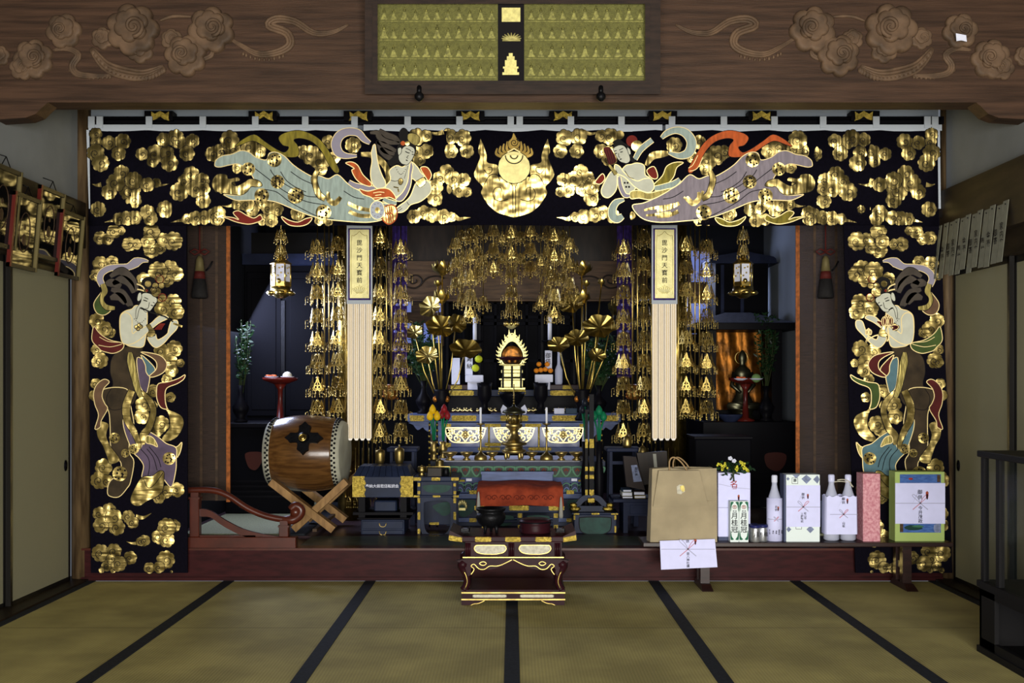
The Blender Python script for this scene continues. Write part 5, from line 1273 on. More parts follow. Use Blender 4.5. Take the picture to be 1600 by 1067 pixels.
# ================================================================ the altar in the middle
FL = .209
def slab(t, nm, mat, px0, px1, y, dep, py0, py1, ch=.004):
    o = MB(mat).box(PX(px0, y), PX(px1, y), y, y + dep, PZ(py1, y), PZ(py0, y), ch).build(nm, t); return o
def plate(t, nm, px0, px1, y, py0, py1, mat='gilt', notch=True, d=.006):
    c = (px1 - px0) * .06 if notch else 0; h = (py1 - py0)
    pts = [(px0 + c, py0), (px1 - c, py0), (px1, py0 + h * .25), (px1 - c * .6, py0 + h * .5), (px1, py0 + h * .75), (px1 - c, py1), (px0 + c, py1), (px0, py1 - h * .25), (px0 + c * .6, py1 - h * .5), (px0, py1 - h * .75)]
    yy = y - d; return MB(mat).poly([(PX(a, yy), PZ(b, yy)) for a, b in pts], yy, y + .001).build(nm, t)
def candlestick(px, y, pb, ptop, pcup, label, group):
    p = P(px, pb, y); zc = PZ(pcup, y); zt = PZ(ptop, y); h = zc - p.z
    t = thing('candlestick', label, 'candlestick', p, group)
    m = MB('brass').lathe([(.048, 0), (.05, .008), (.046, .03), (.022, .05), (.012, .06), (.0075, .08), (.007, h * .6), (.0095, h * .62), (.007, h * .66), (.008, h - .012), (.03, h - .004), (.034, h + .004), (.004, h)], p, 18); m.build('stick', t)
    m = MB('candle').lathe([(.0085, h), (.0085, zt - p.z), (.002, zt - p.z + .004)], p, 10); m.build('candle', t)
def brass_cup(px, y, pb, w, label, dish=False):
    p = P(px, pb, y); k = K(y); r = w * k
    t = thing('brass_bowl', label, 'bowl', p, 'brass bowls on the white altar cloth')
    m = MB('brass').lathe([(r * .55, 0), (r * .6, .005), (r * .28, .016), (r * .3, .024), (r * .95, .034), (r, .04)] if dish else [(r * .55, 0), (r * .6, .006), (r * .3, .018), (r * .35, .026), (r * .8, .045), (r, .062)], p, 18); m.build('foot_and_bowl', t)
    m = MB('dark_wood').lathe([(r * .9, .05 if not dish else .036), (.001, .052 if not dish else .038)], p, 14); m.build('contents', t)
def tulips(px, y, col, spots, pb, label, pot=None, stemcol='tulip_green', potmat='brass'):
    p = P(px, pb, y); t = thing('carved_tulips', label, 'flowers', p, 'carved flower bunches')
    st = MB(stemcol)
    for (fx, fy, r) in spots:
        c = P(fx, fy, y); R = r * K(y)
        m = MB(col).lathe([(R * .3, -R * 1.25), (R * .8, -R * .9), (R, -R * .2), (R * .85, R * .5), (R * .4, R * 1.2), (.001, R * 1.55)], c, 12); m.build('blossom', t)
        st.tube([c + Vector((0, 0, -R * 1.1)), (p.x + (c.x - p.x) * .4, y, (c.z + p.z) / 2), (p.x + (fx - px) * .0008, y, p.z + .01)], .0075, 6)
    st.build('stem', t)
    if pot:
        h = pot; m = MB(potmat).lathe([(.03, 0), (.035, .01), (.014, .03), (.03, h * .4), (.038, h * .6), (.02, h * .8), (.03, h)], (p.x, y, p.z - h), 16); m.build('vase', t)
def lotus_stand(s, label):
    # gilt lotus flowers, buds and leaves on stems in a pot
    f = lambda x: x if not s else 1600 - x
    y = 2.05; base = P(f(690), 640, y)
    t = thing('gilt_lotus', label, 'flowers', (base.x, y, .9), 'gilt lotus stands')
    def leaf(px, py, r, tilt, nx=0, mat='old_gold2'):
        c = P(f(px), py, y - .05); R = r * 1.22 * K(y); m = MB(mat); n = 48; vs = [c]; 
        ax = Vector((nx * (1 if not s else -1), -math.cos(tilt), math.sin(tilt))).normalized(); u = ax.cross(Vector((0, 0, 1))).normalized(); w = u.cross(ax)
        for ri, fr in enumerate((.35, .7, 1.0)):
            for i in range(n):
                a = i * 2 * PI / n; q = R * fr * (1 + .06 * math.sin(a * 6) * (fr > .9))
                vs.append(c + u * q * math.cos(a) + w * q * .8 * math.sin(a) + ax * (R * (.22 * fr ** 2) + R * (.05 * math.sin(a * 7) + .04 * math.sin(a * 12 + r)) * fr ** .7))
        fs = [(0, 1 + i, 1 + (i + 1) % n) for i in range(n)]
        for k in range(2):
            for i in range(n): fs.append((1 + k * n + i, 1 + k * n + n + i, 1 + k * n + n + (i + 1) % n, 1 + k * n + (i + 1) % n))
        m.add(vs, fs, True); m.build('lotus_leaf', t); return c
    def bloom(px, py, r, op):
        c = P(f(px), py, y); R = r * K(y); m = MB('gold_leaf')
        for ring, (n, o, h) in enumerate(((5, .35, 1.0), (6, .6, .85), (7, op, .55))):
            for i in range(n):
                a = i * 2 * PI / n + ring * .5; d = Vector((math.cos(a), math.sin(a), 0)); sd = Vector((-math.sin(a), math.cos(a), 0))
                p0 = c + d * R * .1 - Vector((0, 0, R * .55)); pm = c + d * R * (.5 + o * .4); tp = c + d * R * (.25 + o * .95) + Vector((0, 0, R * h))
                m.add([p0, pm - sd * R * .42 , pm + sd * R * .42, pm + d * R * .12, tp], [(0, 1, 3), (0, 3, 2), (1, 4, 3), (3, 4, 2)], True)
        m.ball(c - Vector((0, 0, R * .1)), R * .5, 10); m.build('lotus_flower', t); return c
    tops = [bloom(691, 422, 16, .95), bloom(684, 444, 7, .3), bloom(690, 466, 15, .25)]
    if s: tops.append(bloom(660, 442, 7, .3))
    L = [(674, 480, 17, .3, -.7), (690, 512, 20, .55, .1), (712, 506, 15, .2, .9), (727, 548, 20, .7, .1), (668, 556, 15, .4, -.3), (648, 520, 12, .5, -.4)]
    if s: L = [(663, 512, 21, .5, .2), (706, 476, 16, .4, .4), (640, 482, 13, .3, -.7), (698, 530, 16, .6, .3), (727, 540, 14, .5, .2), (668, 556, 12, .4, -.3)]
    tops += [leaf(*a) for a in L]
    m = MB('gold_leaf')
    for c in tops: m.tube([c, Vector(((c.x * 2 + base.x) / 3, y, (c.z + base.z) / 2)), (base.x, y, base.z)], [.006, .006, .008], 6)
    m.build('stem', t)
    m = MB('black_lacquer').lathe([(.06, .96 - 0), (.065, .98), (.03, 1.03), (.05, 1.08), (.075, 1.15), (.06, 1.2), (.07, 1.22)], (base.x, y, 0), 18); o = m.build('pot', t)
    m = MB('amber')
    for d in (-.05, .05): m.ball((base.x + d, y - .05, 1.14), .022, 8, 1.2, 1, .5)
    m.build('painted_crest', t)
    t.location.z = .96; dz = .96 - .9
    for ch in t.children: ch.location.z -= dz
    ORG[t.name] = (base.x, y, .96)
def altar():
    k = K
    # incense table standing on the mats
    y = -.743; t = thing('incense_table', 'small red-black lacquered incense table with gold scrolls on the mats', 'table', (PX(802, y), y + .17, 0))
    m = MB('dark_lacquer').box(PX(720, y), PX(882, y), y, y + .36, PZ(847, y), PZ(838, y), .005); o = m.build('table_top', t)
    for a, b in ((701, 720), (742, 768), (789, 814), (836, 862), (882, 900)):
        if a > 710 and b < 890: plate(o, 'gold_mount', a, b, y, 839, 846.5)
    for s in (0, 1):
        m = MB('dark_lacquer'); x = lambda a: PX(a if not s else 1602 - a, y)
        m.hexa([(x(722), y, PZ(847, y)), (x(700), y, PZ(842, y)), (x(700), y + .36, PZ(842, y)), (x(722), y + .36, PZ(847, y))], [(x(722), y, PZ(838, y)), (x(703), y, PZ(829, y)), (x(703), y + .36, PZ(829, y)), (x(722), y + .36, PZ(838, y))]); w = m.build('curled_end', t)
        m = MB('gilt').hexa([(x(722), y - .003, PZ(847, y)), (x(701), y - .003, PZ(844, y)), (x(701), y + .003, PZ(844, y)), (x(722), y + .003, PZ(847, y))], [(x(722), y - .003, PZ(840, y)), (x(702), y - .003, PZ(836, y)), (x(702), y + .003, PZ(836, y)), (x(722), y + .003, PZ(840, y))]); m.build('gold_mount', w)
    m = MB('dark_lacquer').box(PX(727, y), PX(878, y), y + .02, y + .34, PZ(870, y), PZ(847, y)); o = m.build('frieze', t)
    for a in (728, 796, 868):
        m = MB('dark_lacquer')
        for d in (0, 3, 6): m.tube([P(a + d, 848, y + .02), P(a + d, 869, y + .02)], .006, 6)
        m.build('moulding', o)
    for a, b in ((741, 791), (811, 861)):
        pts = smooth_pts([(a, 858), (a + 2, 853), (a + 8, 852), (b - 8, 852), (b - 2, 853), (b, 858), (b - 4, 863), (b - 10, 865), ((a + b) / 2 + 8, 866), ((a + b) / 2 - 8, 866), (a + 10, 865), (a + 4, 863)], True, 2)
        m = MB('white_paint').poly([(PX(p, y), PZ(q, y)) for p, q in pts], y + .008, y + .02); m.use('gold').ribbon([(PX(p, y), PZ(q, y)) for p, q in pts], .004, y + .006, None, True); m.build('white_cartouche', o)
    m = MB('dark_lacquer').box(PX(723, y), PX(881, y), y, y + .36, PZ(873, y), PZ(869.5, y)); m.use('gold').box(PX(723, y), PX(881, y), y - .003, y, PZ(871.5, y), PZ(870, y)); m.build('waist_band', t)
    apron = smooth_pts([(726, 873), (875, 873), (884, 880), (882, 892), (872, 900), (868, 895), (866, 886), (840, 890), (820, 884), (802, 876), (784, 884), (764, 890), (738, 886), (736, 895), (732, 900), (722, 892), (720, 880)], True, 2)
    m = MB('dark_lacquer').poly([(PX(p, y), PZ(q, y)) for p, q in apron], y - .006, y + .03); o = m.build('apron', t)
    for s in (0, 1):
        q = smooth_pts([(736, 897), (741, 889), (736, 884), (741, 881), (748, 888), (757, 889), (765, 884), (776, 884), (786, 881), (800, 874)], False, 3)
        m = MB('gold').ribbon([(PX(a if not s else 1602 - a, y), PZ(b, y)) for a, b in q], .004, y - .009, y - .005)
        q = smooth_pts([(749, 880), (755, 877), (760, 880), (755, 883)], True, 3); m.ribbon([(PX(a if not s else 1602 - a, y), PZ(b, y)) for a, b in q], .0036, y - .009, y - .005, True); m.build('gold_scroll', o)
        for yy in (y + .01, y + .33):
            q = smooth_pts([(726, 878), (722, 886), (728, 898), (730, 910), (725, 922)], False, 4); sc = 1
            m = MB('dark_lacquer').tube([(PX(a if not s else 1602 - a, y), yy, PZ(b, y)) for a, b in q], [.024, .026, .03, .03, .026, .023, .022, .02, .02, .02, .02, .02, .02, .021, .022, .024, .026][:len(q)], 8); l = m.build('leg', t)
            m = MB('gold').tube([(PX(a if not s else 1602 - a, y) , yy - .02, PZ(b, y)) for a, b in q[6:16]], .0042, 5); m.build('gold_line', l)
    m = MB('dark_lacquer').box(PX(721, y), PX(883, y), y - .01, y + .37, PZ(925, y), PZ(921, y)); m.use('gold').box(PX(721, y), PX(883, y), y - .013, y - .01, PZ(926.5, y), PZ(924.5, y)).box(PX(721, y), PX(883, y), y - .013, y - .01, PZ(937, y), PZ(935, y))
    m.use('dark_lacquer').box(PX(722, y), PX(882, y), y - .008, y + .36, PZ(938, y), PZ(925, y)); o = m.build('base_board', t)
    for a, b in ((738, 792), (812, 866)): plate(o, 'white_panel', a, b, y - .008, 929, 933.5, 'white_paint')
    for s in (0, 1):
        for yy in (y - .008, y + .30):
            m = MB('dark_lacquer'); q = [(721, 938), (757, 938), (748, 942), (740, 943), (733, 947), (721, 948)]
            pts = [(PX(a if not s else 1603 - a, y), max(.0, PZ(b, y))) for a, b in q]; m.poly(pts, yy, yy + .05)
            m.use('gold').ribbon([(PX(a if not s else 1603 - a, y), PZ(b, y)) for a, b in smooth_pts(q[1:5], False, 3)], .004, yy - .003, yy); m.build('foot', t)
    # things on it
    t = thing('incense_burner', 'black iron three-legged incense burner on the incense table', 'incense burner', P(767, 838, y + .16)); y1 = y + .16; p = P(767, 829, y1); zb = PZ(838, y); h = PZ(801, y1) - zb
    m = MB('iron').lathe([(.02, .03), (.05, .035), (.076, .06), (.088, .09), (.082, .115), (.072, .122), (.084, .132), (.09, .145), (.083, .147), (.07, .13), (.001, .12)], (p.x, y1, zb), 26); m.build('bowl', t)
    for a in (-2.2, -.9, 1.57): m = MB('iron').tube([(p.x + .05 * math.cos(a), y1 + .05 * math.sin(a), zb + .055), (p.x + .058 * math.cos(a), y1 + .058 * math.sin(a), zb + .001)], [.014, .008], 8); m.build('leg', t)
    t = thing('powder_box', 'round dark red lacquered ribbed box on the incense table', 'box', (PX(836, y1), y1, zb)); p.x = PX(836, y1); r = 25 * K(y1)
    m = MB('dark_lacquer').lathe([(r * .9, 0), (r, .008), (r * .94, .02), (r, .032), (r * .94, .044), (r, .056), (r * .97, .074), (r * .8, .083), (.001, .084)], (p.x, y1, zb), 30); m.build('box_body', t)
    m = MB('black_lacquer').lathe([(r * 1.01, .062), (r * 1.02, .066), (r * 1.01, .07)], (p.x, y1, zb), 30); m.build('rim_band', t)
    for i, (px, lb) in enumerate(((712, 'beside the incense burner'), (894, 'beside the round red box'))):
        yy = y + .12; t = thing('incense_tray', 'small clear-rimmed tray with white papers on the incense table end %s' % lb, 'tray', P(px, 832, yy), 'trays on the incense table'); zz = PZ(836, y)
        px = 727 if i == 0 else 875
        m = MB('iron').box(PX(px - 7, yy), PX(px + 7, yy), yy - .06, yy + .06, zz + .008, zz + .012).box(PX(px - 7, yy), PX(px + 7, yy), yy - .06, yy - .055, zz + .01, zz + .03).box(PX(px - 7, yy), PX(px - 6, yy), yy - .06, yy + .06, zz + .01, zz + .03).box(PX(px + 6, yy), PX(px + 7, yy), yy - .06, yy + .06, zz + .01, zz + .03); m.build('tray_body', t)
        m = MB('paper_white').box(PX(px - 4, yy), PX(px + 3, yy), yy - .04, yy + .04, zz + .013, zz + .02); m.build('paper_slip', t)
    # prayer seat with orange cloth
    y = .60; t = thing('prayer_seat', 'navy lacquered prayer desk with gold mounts under an orange cloth', 'desk', (PX(812, y), y + .2, FL))
    slab(t, 'seat_board', 'navy_lacquer', 742, 880, y, .44, 790, 801)
    for a, b in ((741, 765), (795, 827), (857, 882)): plate(t, 'gold_mount', a, b, y, 790, 797.5)
    for a in (752, 808, 864):
        m = MB('navy_lacquer').box(PX(a, y), PX(a + 9, y), y + .01, y + .05, FL + .002, PZ(801, y)); l = m.build('leg', t)
        plate(l, 'gold_mount', a + 1, a + 8, y + .01, 802, 809); plate(l, 'gold_mount', a + 1, a + 8, y + .01, 820, 827)
    slab(t, 'stretcher', 'navy_lacquer', 752, 872, y + .02, .03, 812, 817)
    for a, b in ((773, 802), (824, 858)):
        pts = smooth_pts([(a, 806), (b, 806), (b - 2, 818), ((a + b) / 2, 822), (a + 2, 818)], True, 2); yy = y + .03; m = MB('green_panel').poly([(PX(p, yy), PZ(q, yy)) for p, q in pts], yy, yy + .01); m.build('green_panel', t)
    m = MB('slate_lacquer').box(PX(750, y), PX(867, y), y + .36, y + .40, PZ(800, y), PZ(738, y + .36), .004); m.build('back_board', t)
    m = MB('slate_lacquer').box(PX(749, y), PX(868, y), y + .34, y + .41, PZ(741, y + .34), PZ(737, y + .34)); m.build('back_rail', t)
    # draped cloth
    yb = y - .02; n = 24; vs = []; fs = []; m = MB('orange_cloth')
    prof = [(yb + .34, 757), (yb + .12, 758), (yb + .03, 760), (yb, 764), (yb - .008, 774), (yb - .01, 783), (yb - .006, 789.5)]
    for j, (yy, py) in enumerate(prof):
        for i in range(n + 1):
            u = i / n; px = 745.5 + 134 * u; e = min(u, 1 - u) * n
            z = PZ(py + (1.6 if e < 1 else 0) + .9 * math.sin(u * 9 + j) + (2.5 * math.exp(-((u - .75) / .12) ** 2) if 0 < j < 4 else 0), y)
            vs.append((PX(px, y) + (.004 if j > 3 else 0) * math.sin(u * 25), yy + .006 * math.sin(u * 19 + j * .6) * (j > 2), z))
    for j in range(len(prof) - 1):
        for i in range(n): a = j * (n + 1) + i; fs.append((a, a + n + 1, a + n + 2, a + 1))
    m.add(vs, fs, True)
    for s in (0, n):
        b = [vs[j * (n + 1) + s] for j in range(len(prof))]; lo = [(v[0] + (-.006 if s == 0 else .006), v[1], PZ(789, y)) for v in b]; m.add(b + lo, [(i, i + 1, len(b) + i + 1, len(b) + i) for i in range(len(b) - 1)], True)
    t2 = thing('altar_cloth', 'orange-red patterned cloth folded over the navy prayer desk', 'cloth', P(812, 790, y - .01))
    m.build('cloth', t2)
    m = MB('cloth_motif')
    for cx in (768, 790, 812, 834, 856):
        for d in (-1, 1): m.ribbon([(a, b) for a, b in spiral(PX(cx + d * 4, y - .035), PZ(777, y), .022, 0 if d > 0 else PI, 1.1, d, 14, .2)], .006, y - .04)
    m.build('scroll_motif', t2)
    for i, px in enumerate((748, 876)):
        m = MB('tassel_grey').lathe([(.001, .15), (.006, .14), (.010, .10), (.016, .02), (.014, 0)], (PX(px, y), y - .05, PZ(808 if i else 800, y)), 10); m.build('tassel', t2)
    # lower altar table: lotus frieze, wave carved body, white cloth
    y = 1.10; t = thing('lower_altar_table', 'lower altar table with green lotus petal frieze and carved waves', 'altar table', (PX(810, y), y + .3, FL))
    slab(t, 'table_top', 'navy_lacquer', 670, 946, y, .68, 727, 722)
    m = MB('dark_green').box(PX(686, y), PX(942, y), y + .01, y + .58, PZ(746, y), PZ(727, y)); fr = m.build('lotus_frieze', t)
    for i in range(15):
        cx = 692 + i * 17.5; m = MB('wave_green'); yy = y + .006
        q = smooth_pts([(cx - 8, 729), (cx + 8, 729), (cx + 7, 738), (cx, 745), (cx - 7, 738)], True, 3); m.poly([(PX(a, yy), PZ(b, yy)) for a, b in q], yy - .008, yy + .004)
        m.use('dark_wood'); q = smooth_pts([(cx - 5.5, 731), (cx + 5.5, 731), (cx + 4.6, 737), (cx, 742.5), (cx - 4.6, 737)], True, 3); m.poly([(PX(a, yy), PZ(b, yy)) for a, b in q], yy - .011, yy - .008)
        m.use('orange_cloth')
        for dx, dz in ((-2, 735), (0, 733), (2, 735)): m.ball(P(cx + dx, dz, yy - .012), .006, 6)
        m.build('petal', fr)
    m = MB('wave_blue').box(PX(704, y), PX(926, y), y + .06, y + .5, PZ(771, y), PZ(746, y)); w = m.build('wave_body', t)
    for s in (0, 1):
        for j in range(4):
            x0 = 706 + j * 13; f = (lambda a: PX(a if not s else 1630 - a, y + .05))
            for r, c in ((10, 'wave_blue'), (8, 'wave_green'), (6, 'navy_lacquer'), (4, 'slate_lacquer'), (2, 'wave_green')):
                m = MB(c) if r == 10 else m.use(c)
                q = [(f(x0 + r * math.cos(a * PI / 8)), PZ(769 - r * 1.7 * math.sin(a * PI / 8), y)) for a in range(9)]; m.ribbon(q, .009, y + .05 - .003 * (10 - r), y + .06)
            m.build('wave', w)
        for a, b, c, q in ((713, 726, 750, 753), (728, 737, 748, 752)): MB('paper_white' if a > 720 else 'olive_silk').box(PX(a if not s else 1630 - b, y), PX(b if not s else 1630 - a, y), y + .02, y + .04, PZ(q, y), PZ(c, y)).build('painted_tip', w)
    slab(t, 'waist', 'slate_lacquer', 700, 930, y + .03, .5, 771, 779); slab(t, 'lower_panel', 'navy_lacquer', 706, 924, y + .06, .45, 779, 809)
    slab(t, 'foot_moulding', 'slate_lacquer', 702, 928, y + .02, .5, 809, 816); m = MB('navy_lacquer').box(PX(698, y), PX(932, y), y, y + .55, FL + .002, PZ(816, y)); m.build('plinth', t)
    for s in (0, 1):
        f = lambda a, b: (a, b) if not s else (1630 - b, 1630 - a)
        for a, b, c, d in ((733, 745, 766, 772), (733, 745, 809.5, 815.5), (730, 745, 816.5, 820.5), (702, 712, 780, 786)): plate(t, 'gold_mount', *f(a, b), y + .02, c, d)
        pts = smooth_pts([f(x, x)[0:1] + (q,) for x, q in ((716, 783), (738, 781), (744, 786), (738, 800), (724, 808), (716, 800))], True, 3); yy = y + .06; MB('green_panel').poly([(PX(a, yy), PZ(b, yy)) for a, b in pts], yy - .006, yy + .002).build('green_panel', t)
        m = MB('pale_gold'); c = P(*(f(722, 722)[:1]), 791, y + .05)
        for j in range(7): a = j * PI / 6; m.ball(c + Vector((.03 * math.cos(a), 0, .03 * math.sin(a))), .016, 8, 1.3, .7, .4)
        m.box(c.x - .025, c.x + .025, y + .045, y + .055, c.z - .03, c.z - .012); m.build('gold_lotus', t)
    yc = y + .01; m = MB('white_cloth2').box(PX(683, yc), PX(906, yc), yc, yc + .65, PZ(722, yc) + .001, PZ(722, yc) + .006); o = tag(m.build('table_cloth'), 'white cloth spread on the lower altar table under brass vessels', 'cloth')
    zc = PZ(722, yc) + .007; pyb = lambda yy: HZ + (CH - zc) / K(yy)
    yv = y + .12
    for px, w, d, lb in ((703, 13, 0, 'tall-footed, beside the yellow tulips'), (729, 11, 0, 'between the tulips and the drum-side candlestick'), (769, 10, 0, 'between the drum-side candlestick and the brass reliquary'), (831, 10, 0, 'between the brass reliquary and the bag-side candlestick'), (877, 11, 0, 'just past the bag-side candlestick'), (901, 13, 0, 'at the end by the black poles')):
        brass_cup(px, yv, pyb(yv), w * .95, 'small footed brass bowl on the white cloth, ' + lb)
    for px, lb in ((751, 'nearer the carved tulips'), (854, 'nearer the black poles')): candlestick(px, yv + .02, pyb(yv + .02), 637, 662, 'slim brass candlestick with white candle on the white cloth, ' + lb, 'brass candlesticks')
    # brass reliquary tower
    yr = y + .2; p = P(803, pyb(yr), yr); p.z = zc; t = thing('reliquary_tower', 'brass pagoda-shaped reliquary on the middle of the white cloth', 'reliquary', p); kk = K(yr)
    H = lambda py: PZ(py, yr) - zc
    for j in range(4): a = j * PI / 2 + .6; m = MB('brass').lathe([(.004, 0), (.012, .012), (.014, .03), (.008, .05), (.014, .075)], (p.x + .075 * math.cos(a), yr + .075 * math.sin(a), zc), 10); m.build('leg', t)
    m = MB('brass').lathe([(.08, H(708)), (.092, H(706)), (.092, H(703)), (.07, H(701)), (.066, H(696)), (.096, H(695)), (.098, H(692)), (.09, H(690.5)), (.062, H(689)), (.05, H(684)), (.034, H(679)), (.03, H(674)), (.036, H(671)), (.062, H(667)), (.066, H(664)), (.055, H(661))], (p.x, yr, zc), 20); m.build('pedestal', t)
    m = MB('brass').lathe([(.04, H(661)), (.04, H(648))], (p.x, yr, zc), 16); m.build('drum_body', t)
    for j in range(8): a = j * PI / 4; m = MB('old_gold').tube([(p.x + .055 * math.cos(a), yr + .055 * math.sin(a), zc + H(661)), (p.x + .055 * math.cos(a), yr + .055 * math.sin(a), zc + H(646))], .006, 6); m.build('pillar', t)
    m = MB('dark_brass').lathe([(.055, H(647)), (.09, H(645)), (.085, H(642)), (.05, H(638)), (.015, H(635)), (.012, H(632))], (p.x, yr, zc), 20); m.build('roof', t)
    m = MB('brass').tube([(p.x, yr, zc + H(633)), (p.x, yr, zc + H(600))], .004, 6)
    for q in (630, 626, 622, 618, 614): m.ball((p.x, yr, zc + H(q)), .009, 8, .6)
    m.build('finial', t)
    # upper altar table with pierced gold panels
    y = 2.12; t = thing('upper_altar_table', 'slate-blue upper altar table with three pierced gold panels', 'altar table', (PX(803, y), y + .25, FL))
    slab(t, 'table_top', 'slate_lacquer', 637, 970, y, .40, 647, 659); slab(t, 'frieze_rail', 'slate_lacquer', 690, 918, y + .03, .4, 660, 666); slab(t, 'panel_body', 'panel_blue', 694, 914, y + .05, .36, 666, 699); slab(t, 'lower_rail', 'slate_lacquer', 692, 916, y + .03, .4, 699, 707)
    for a, b in ((640, 663), (705, 745), (781, 826), (862, 904), (944, 966)): plate(t, 'gold_mount', a, b, y, 649, 658, 'gilt')
    for a, b, c, d in ((690, 705, 662, 667), (757, 783, 662, 667), (820, 846, 662, 667), (692, 705, 692, 698), (757, 783, 692, 697), (746, 782, 699, 704), (825, 862, 699, 704), (905, 916, 662, 667)): plate(t, 'gold_mount', a, b, y + .03, c, d, 'gilt')
    for a in (764, 842): slab(t, 'gilt_post', 'gilt', a - 1.5, a + 1.5, y + .035, .02, 666, 699)
    for c in (727, 803, 880):
        m = MB('pierced_gold'); yy = y + .045; w = 30.5
        o = smooth_pts([(c - w, 672), (c - w + 3, 668.5), (c + w - 3, 668.5), (c + w, 672), (c + w - 2, 680), (c + w - 8, 688), (c + w - 16, 691), (c - w + 16, 691), (c - w + 8, 688), (c - w + 2, 680)], True, 3)
        R = lambda q, ww: m.ribbon([(PX(a, yy), PZ(b, yy)) for a, b in q], ww, yy - .008, yy, False)
        m.ribbon([(PX(a, yy), PZ(b, yy)) for a, b in o], .009, yy - .008, yy, True)
        for s in (-1, 1):
            for cx, cz, r, a0, sg in ((8, 676, 5, 0, 1), (14, 684, 4.5, PI, -1), (20, 675, 5, 1, -1), (24, 682, 3.5, 2, 1), (10, 687, 3, 0, 1)):
                R([(c + s * (cx + r * (1 - .6 * i / 12) * math.cos(a0 + sg * i * .55)), cz + r * (1 - .6 * i / 12) * math.sin(a0 + sg * i * .55)) for i in range(13)], .010)
            R([(c, 690), (c + s * 6, 682), (c + s * 14, 679), (c + s * 27, 671)], .009); R([(c + s * 3, 670), (c + s * 16, 670.5), (c + s * 28, 677)], .007)
        for j in range(8): a = j * PI / 4; m.ball(P(c + 4.5 * math.cos(a), 679 + 4.5 * math.sin(a), yy - .004), .012, 8, 1, 1, .5)
        m.ball(P(c, 679, yy - .006), .016, 8, 1, 1, .5); m.build('pierced_panel', t)
    for s in (0, 1):
        f = lambda a: a if not s else 1607 - a
        q = smooth_pts([(640, 660), (690, 660), (690, 697), (684, 692), (676, 680), (664, 672), (660, 668), (652, 672), (645, 664)], True, 3); m = MB('slate_lacquer').poly([(PX(f(a), y), PZ(b, y)) for a, b in q], y + .03, y + .06); m.build('cloud_bracket', t)
        for a in (672, 697):
            m = MB('gilt' if a > 690 else 'brown_wood').box(min(PX(f(a), y), PX(f(a + 4), y)), max(PX(f(a), y), PX(f(a + 4), y)), y + .05, y + .08, FL, PZ(668, y)); m.build('leg', t)
    m = MB('black_lacquer').box(PX(700, y), PX(908, y), y + .12, y + .36, FL, PZ(707, y)); m.build('base', t)
    # black tier behind with gold mounts
    y = 2.55; t = thing('black_altar_tier', 'black lacquered altar tier with gold mounts behind upper table', 'altar tier', (PX(800, y), y + .2, FL))
    slab(t, 'top_board', 'navy_lacquer', 694, 908, y, .42, 609, 619); slab(t, 'body', 'black_lacquer', 700, 902, y + .03, .36, 619, 660); m = MB('black_lacquer').box(PX(704, y), PX(898, y), y + .05, y + .36, FL, PZ(660, y)); m.build('base', t)
    for a, b, c, d in ((697, 741, 610, 618), (778, 822, 609, 617), (859, 904, 610, 618)): plate(t, 'gold_mount', a, b, y, c, d)
    slab(t, 'upper_step', 'dark_lacquer', 700, 760, y + .1, .3, 601, 609); slab(t, 'upper_step', 'dark_lacquer', 846, 905, y + .1, .3, 601, 609)
    plate(t, 'gold_mount', 704, 722, y + .1, 602, 608); plate(t, 'gold_mount', 879, 893, y + .1, 602, 608)
    for c in (722, 760, 840, 880):
        m = MB('pierced_gold')
        for j in range(9): m.ball(P(c - 14 + j * 3.5, 639 + 1.5 * math.sin(j * 2), y + .02), .009, 6)
        m.ribbon([(PX(c - 16 + j * 2, y + .02), PZ(641 + math.sin(j * 1.7), y + .02)) for j in range(17)], .006, y + .02, y + .03); m.build('gilt_carving', t)
    slab(t, 'carving_rail', 'dark_lacquer', 700, 902, y + .02, .02, 643, 646)
    # halo reliquary
    y = 2.62; zt = PZ(609, 2.55) + .001; c = P(800, 553, y)
    t = thing('halo_shrine', 'gilded flame-edged halo on a gold pedestal at the altar centre', 'halo', (c.x, y, zt))
    o = []; i_ = []
    for j in range(41):
        a = -PI / 2 - 2.5 + 5.0 * j / 40 + PI; a = PI / 2 + 2.45 - 4.9 * j / 40
        pk = .5 + .5 * math.cos((j - 20) / 20 * PI); r = 22 + 13 * math.exp(-((j - 20) / 3.6) ** 2)
        o.append((800 + r * math.cos(a), 555 - r * math.sin(a))); ri = 17.2 + 5.5 * math.exp(-((j - 20) / 4) ** 2); i_.append((800 + ri * math.cos(a), 556 - ri * math.sin(a)))
    m = MB('pale_gold'); W = lambda q: [(PX(a, y), PZ(b, y)) for a, b in q]; m.poly(W(o + i_[::-1]), y, y + .02)
    for j in range(1, 40, 2):
        a = o[j]; b = (800 + (a[0] - 800) * 1.16, 555 + (a[1] - 555) * 1.16 - 2.2); m.poly(W([(a[0] - 1.6, a[1] + .8), (b[0], b[1]), (a[0] + 1.6, a[1] + .8)]), y + .002, y + .016)
    m.build('flame_ring', t)
    m = MB('outline')
    for j in range(2, 40, 2): a = o[j]; m.ball(P(800 + (a[0] - 800) * .93, 555 + (a[1] - 555) * .93, y - .002), .0055, 6, 1.4, 1, .4)
    m.build('pierced_hole', t)
    m = MB('amber').lathe([(.001, .012), (.05, .008), (.088, .004), (.09, .02)], (c.x, y, PZ(556, y)), 24, 'y'); m.build('amber_disc', t)
    m = MB('dark_lacquer').lathe([(.03, PZ(569, y)), (.12, PZ(560, y)), (.125, PZ(558, y)), (.03, PZ(557, y))], (c.x, y - .02, 0), 20); m.build('lotus_cup', t)
    m = MB('amber')
    for d in (-4, 5): m.ball(P(800 + d, 564, y - .1), .016, 8, 1.2, 1, .5)
    m.build('painted_crest', t)
    m = MB('pale_gold')
